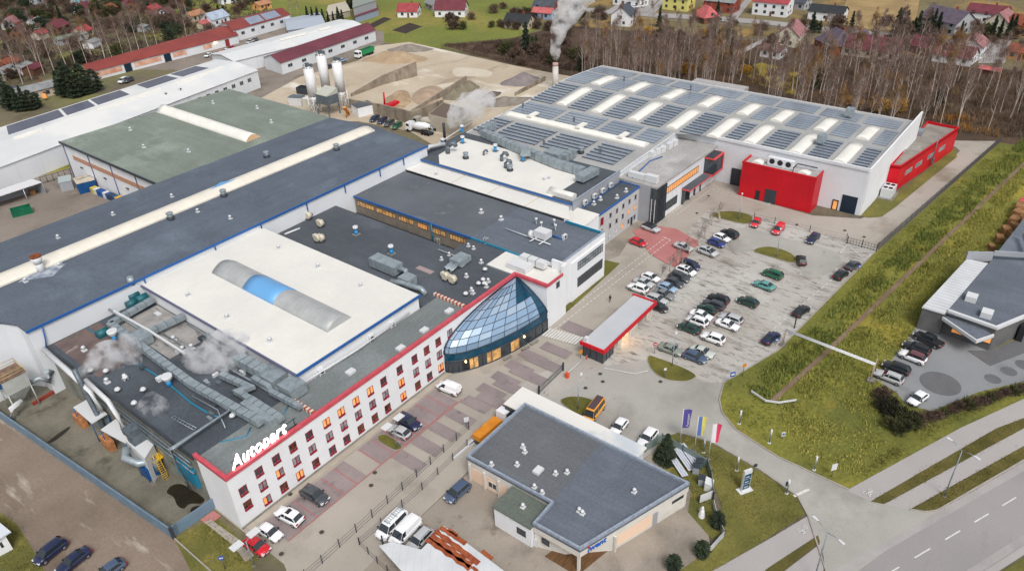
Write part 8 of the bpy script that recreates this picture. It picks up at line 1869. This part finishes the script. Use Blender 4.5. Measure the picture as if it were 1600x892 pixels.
fence("low brown fence along the far edge of the sand yard", [(690, 76), (800, 98), (905, 122)], 1.8, 4.0, "plank_fence", M("fence_brown", C(126, 108, 92), rough=.9), 3, .5, .1)
fence("pale wall-like fence along the back road", [(960, 27), (1200, 44), (1330, 58), (1480, 74)], 1.2, 6, "garden_fence", M("fence_pale", C(180, 176, 172), rough=.9), 2, .6, .1)
# garden corner fence, banners
def panels(label, pts, h, mt, name="panel_fence"):
    P = [at(*q) for q in pts]; t = thing(name, label, "fence", P[0])
    for a, b in zip(P[:-1], P[1:]): mb = MB(); wallseg(mb, a, b, h, .06); mb.build("panel", mt, t)
    for a in P: mb = MB(); mb.box(a.x - .06, a.y - .06, 0, a.x + .06, a.y + .06, h + .12); mb.build("post", m_dgrey, t)
m_gp = M("grey_green_panel", C(142, 158, 154), C(126, 142, 140), rough=.6, scale=.8)
panels("grey-green panel fence around the garden corner with the spruce", [(1008, 706), (1034, 690), (1066, 708), (1104, 730), (1110, 748), (1114, 782)], 1.7, m_gp)
panels("white banner panels near the totem lawn", [(1092, 786), (1113, 778)], 1.6, m_pipe, "banner_fence")
panels("white banner fence curving to the lower thuja", [(1114, 788), (1121, 818), (1131, 838), (1104, 868)], 1.2, M("banner_white", C(214, 216, 216), C(180, 186, 196), rough=.6, scale=.9), "banner_fence")
for k, (px, py, lab) in enumerate(((1058, 730, "stack of white-blue plank benches, the one nearer the service building"), (1068, 721, "stack of white-blue plank benches in the middle of the garden corner"), (1076, 714, "stack of white-blue plank benches closest to the panel fence"))):
    t = thing("bench_stack", lab, "benches", at(px, py), "stacked benches in the garden corner", R(-35))
    for j in range(3): part(t, "board", lambda m: m.box(-.5 + j * .36, -2.4, .55, -.2 + j * .36, 2.4, .62), M("bench_white", C(212, 218, 230), rough=.6))
    for y in (-1.8, 1.8): part(t, "trestle", lambda m: m.box(-.5, y - .06, 0, .52, y + .06, .55), m_wood)
for px, py, c, lab in ((1087, 738, m_greyclad, "grey wheelie bin by the panel fence"), (1096, 756, m_greyclad, "tall grey bin beside the white cool box"), (1092, 730, M("bin_teal", C(70, 110, 112)), "teal bin beside the bench stacks")):
    t = thing("waste_bin", lab, "bin", at(px, py), None, .4); part(t, "tub", lambda m: m.prism([(-.45, -.45), (.45, -.45), (.5, .5), (-.5, .5)], .1, 1.4), c); part(t, "lid", lambda m: m.box(-.54, -.54, 1.4, .54, .56, 1.5), m_dgrey)
    for y in (-.3, .3): part(t, "wheel", lambda m: m.tube([(.42, y, .14), (.5, y, .14)], .14, 8), m_tyre)
t = thing("white_cabinet", "white garden cabinet with sloped top beside the tall grey bin", "cabinet", at(1107, 763), None, .3); part(t, "body", lambda m: m.prism([(-.7, -.6), (.7, -.6), (.7, .6), (-.7, .6)], 0, lambda x, y: 1.5 + y * .3), m_pipe); part(t, "door", lambda m: m.box(-.72, -.45, .2, -.69, .45, 1.2), m_skylight)
# white cow-like garden statue
t = thing("garden_statue", "white wrapped garden statue on the grass beside the service building", "statue", at(1096, 806), None, .6)
part(t, "statue_body", lambda m: m.loft([[(r_ * math.cos(k * .524), r_ * math.sin(k * .524) * .8, z) for k in range(12)] for r_, z in ((.62, 0), (.58, .3), (.42, .9), (.36, 1.3), (.2, 1.5), (.24, 1.65), (.22, 1.85), (.05, 1.98))], 0, True, close=True), m_white)
part(t, "statue_arm", lambda m: m.tube([(.25, 0, 1.25), (.6, .1, .95), (.7, .3, .5)], [.12, .1, .07], 7), m_white)
# overhead pipe across the ditch
p0, p1 = at(1222, 540), at(1360, 595)
t = thing("pipe_bridge", "white overhead pipe on rusty goal-post legs spanning the ditch", "pipe bridge", p0); mb = MB()
hp = 3.6; a, b = p0 + Vector((0, 0, hp)), p1 + Vector((0, 0, hp)); sd = Vector((-(b - a).y, (b - a).x, 0)).normalized() * .22
mb.tube([a + sd, b + sd], .13, 8); mb.tube([a - sd, b - sd], .13, 8); mb.build("pipe", m_pipe, t)
for q in (p0, p1):
    for s in (-1, 1): mb = MB(); e = q + sd * s * 1.6; mb.tube([e, e + Vector((0, 0, hp + (1.0 if s > 0 and q is p1 else 0)))], .09, 6); mb.build("leg", M("rusty_white", C(206, 190, 178), C(166, 140, 124), rough=.8, scale=2), t)
mb = MB(); mb.box(p0.x - .5, p0.y - .5, 0, p0.x + .5, p0.y + .5, .3); mb.build("foot", m_conc, t); mb = MB(); mb.box(p1.x - .7, p1.y - .6, 0, p1.x + .5, p1.y + .5, .5); mb.build("foot", m_conc, t)
P = [at(*q) for q in ((1173, 616), (1195, 631), (1216, 634), (1243, 630))]
t = thing("culvert_rail", "white bent guard rail at the head of the ditch", "guard rail", P[0]); mb = MB(); mb.tube([p + Vector((0, 0, .75)) for p in P], 0, sq=(.07, .17)); mb.build("rail", m_pipe, t)
for p in P: mb = MB(); mb.box(p.x - .05, p.y - .05, 0, p.x + .05, p.y + .05, .7); mb.build("post", m_gal2, t)
sp = thing("lamp_post", "black slanted post beside the black saloon in the kerbside bays", "post", at(1241, 513)); mb = MB(); q = at(1241, 513); mb.tube([q, q + Vector((0, 0, 2.6))], .12, 7); mb.build("pole", m_black, sp); mb = MB(); mb.box(q.x - .25, q.y - .25, 2.6, q.x + .25, q.y + .25, 2.8); mb.build("lamp_head", m_black, sp)
# saplings between the parking rows
SAP = birch(9, 4.5, M("dark_twigs", C(86, 72, 66), rough=1), 70)
for px, py in ((1112, 352), (1100, 372), (1075, 398), (1060, 412), (1048, 424), (1092, 384), (1124, 342), (1034, 438), (1064, 424)): plant("sapling", SAP, at(px, py), .8, px, "thin leafless sapling along the edge of the parking rows", "tree", "saplings of the car park")
# walking person
def person(px, py, ang, label):
    p = at(px, py); t = thing("person", label, "person", p, None, ang)
    V = [(0, 0, .95), (0, 0, 1.2), (0, 0, 1.45), (.02, 0, 1.56), (.05, 0, 1.70), (-.0, .1, .9), (.14, .1, .5), (.22, .1, .08), (.34, .1, .03), (0, -.1, .9), (-.10, -.1, .5), (-.26, -.1, .12), (-.16, -.1, .03), (0, .2, 1.4), (-.1, .25, 1.13), (-.02, .27, .88), (0, -.2, 1.4), (.1, -.25, 1.13), (.22, -.27, .92)]
    E_ = [(0, 1), (1, 2), (2, 3), (3, 4), (0, 5), (5, 6), (6, 7), (7, 8), (0, 9), (9, 10), (10, 11), (11, 12), (2, 13), (13, 14), (14, 15), (2, 16), (16, 17), (17, 18)]
    rad = [.15, .15, .16, .07, .105, .11, .075, .05, .05, .11, .075, .05, .05, .075, .05, .04, .075, .05, .04]
    me = bpy.data.meshes.new("body"); me.from_pydata(V, E_, []); o = bpy.data.objects.new("body", me); COL.objects.link(o)
    md = o.modifiers.new("skin", 'SKIN'); ss = o.modifiers.new("sub", 'SUBSURF'); ss.levels = ss.render_levels = 1
    for i, v in enumerate(me.skin_vertices[0].data): v.radius = (rad[i], rad[i]); v.use_root = i == 0
    bpy.context.view_layer.update(); m2 = bpy.data.meshes.new_from_object(o.evaluated_get(bpy.context.evaluated_depsgraph_get())); bpy.data.objects.remove(o)
    m2.materials.clear()
    for mt in (M("dark_coat", C(44, 46, 52)), M("dark_trousers", C(40, 42, 58)), M("skin", C(214, 170, 146))): m2.materials.append(mt)
    for f in m2.polygons: z = f.center.z; f.material_index = 1 if z < .9 and abs(f.center.y) < .2 else (2 if z > 1.56 else 0); f.use_smooth = True
    ob = bpy.data.objects.new("body", m2); COL.objects.link(ob); ob.parent = t
    part(t, "hair", lambda m: m.loft([[(.05 - .02 + r_ * math.cos(k * .7854), r_ * math.sin(k * .7854), z) for k in range(8)] for r_, z in ((.105, 1.70), (.11, 1.76), (.075, 1.82), (.01, 1.84))], 0, True, close=True), M("dark_hair", C(40, 32, 28)))
    return t
person(953, 472, head(953, 472, 20, -14), "person in dark clothes walking along the drive past the white front")
# ================================================================ steam
def steam(name, label, pts, rads, dens, seed, sc=.35, lo_=.42, hi_=.7):
    m = bpy.data.materials.new("steam_%d" % seed); m.use_nodes = True; tt = m.node_tree; tt.nodes.clear(); out = tt.nodes.new("ShaderNodeOutputMaterial")
    pv = tt.nodes.new("ShaderNodeVolumePrincipled"); pv.inputs['Color'].default_value = (.97, .97, .98, 1); pv.inputs['Anisotropy'].default_value = .2
    g = tt.nodes.new("ShaderNodeNewGeometry"); nn_ = tt.nodes.new("ShaderNodeTexNoise"); nn_.inputs['Scale'].default_value = sc; nn_.inputs['Detail'].default_value = 4; nn_.inputs['Roughness'].default_value = .6
    mr = tt.nodes.new("ShaderNodeMapRange"); mr.inputs[1].default_value = lo_; mr.inputs[2].default_value = hi_; mr.inputs[4].default_value = dens
    tt.links.new(g.outputs['Position'], nn_.inputs['Vector']); tt.links.new(nn_.outputs['Fac'], mr.inputs[0]); tt.links.new(mr.outputs[0], pv.inputs['Density']); tt.links.new(pv.outputs[0], out.inputs['Volume'])
    mb = MB(); N_ = 20; rows = []
    P = [Vector(p) for p in pts]; K = 14
    for i in range(K + 1):
        f = i / K * (len(P) - 1); j = min(len(P) - 2, int(f)); c = P[j].lerp(P[j + 1], f - j); rr = rads[j] + (rads[j + 1] - rads[j]) * (f - j)
        ax = (P[j + 1] - P[j]).normalized(); u = (Vector((0, 1, 0)) if abs(ax.z) > .7 else Vector((0, 0, 1))).cross(ax).normalized(); w = ax.cross(u); row = []
        end = .25 if i in (0, K) else 1
        for k in range(N_):
            a = k * 2 * math.pi / N_; q = rr * end * (1 + .55 * noise.noise((c.x * .35 + math.cos(a) * 1.1 + seed, c.z * .35 + math.sin(a) * 1.1, c.y * .35))); row.append(c + u * math.cos(a) * q + w * math.sin(a) * q)
        rows.append(row)
    idx = mb.loft(rows, 0, True, close=True); mb.fi(idx[0][::-1]); mb.fi(idx[-1])
    return mb.build(name, m, None, label, "steam", None, "stuff")
def up(px, py, z): return at(px, py, z)
c0 = Vector((cp.x, cp.y, 9.3)); dd_ = Vector((_r2.x, _r2.y, 0)).normalized()
steam("chimney_plume", "white steam plume rising and leaning right from the slim chimney", [c0, c0 + Vector((0, 0, 7)), c0 + dd_ * 2.2 + Vector((0, 0, 14)), c0 + dd_ * 5 + Vector((0, 0, 20)), c0 + dd_ * 10 + Vector((0, 0, 26))], [.9, 2.2, 3.6, 4.8, 5.0], 1.4, 1, .36, .43, .85)
b0 = at(703, 200, 4.6); steam("steam_cloud", "white steam cloud drifting off the beige boiler house", [b0, b0 + dd_ * 2 + Vector((0, 0, 4)), b0 + dd_ * 7 + Vector((0, 0, 7)), b0 + dd_ * 14 + Vector((0, 0, 9.5))], [1.4, 3.2, 4.2, 3.4], 1.1, 2, .38, .42, .8)
a0 = at(118, 590, 9.8); a1 = at(222, 545, 12); a2 = at(160, 565, 11.2); steam("steam_drift", "thin white steam drifting over the rusty corner of the process roof", [a0, a2, at(190, 552, 12), a1], [.6, 2.2, 3.0, 2.2], 1.5, 3, .5, .46, .8)
e0 = at(285, 565, 10.2); steam("steam_puff", "white steam puff over the galvanised ducts of the process roof", [e0, at(325, 560, 11.5), at(352, 550, 12), at(384, 556, 11.5)], [1.0, 3.2, 3.8, 2.6], 1.6, 4, .48, .45, .8)
f0 = at(212, 634, 9.8); steam("steam_wisp", "faint wisp of steam at the mushroom vent of the process roof", [f0, at(235, 632, 10.4), at(258, 642, 10.5)], [.5, 1.6, 1.2], 1.2, 5, .8, .47, .85)
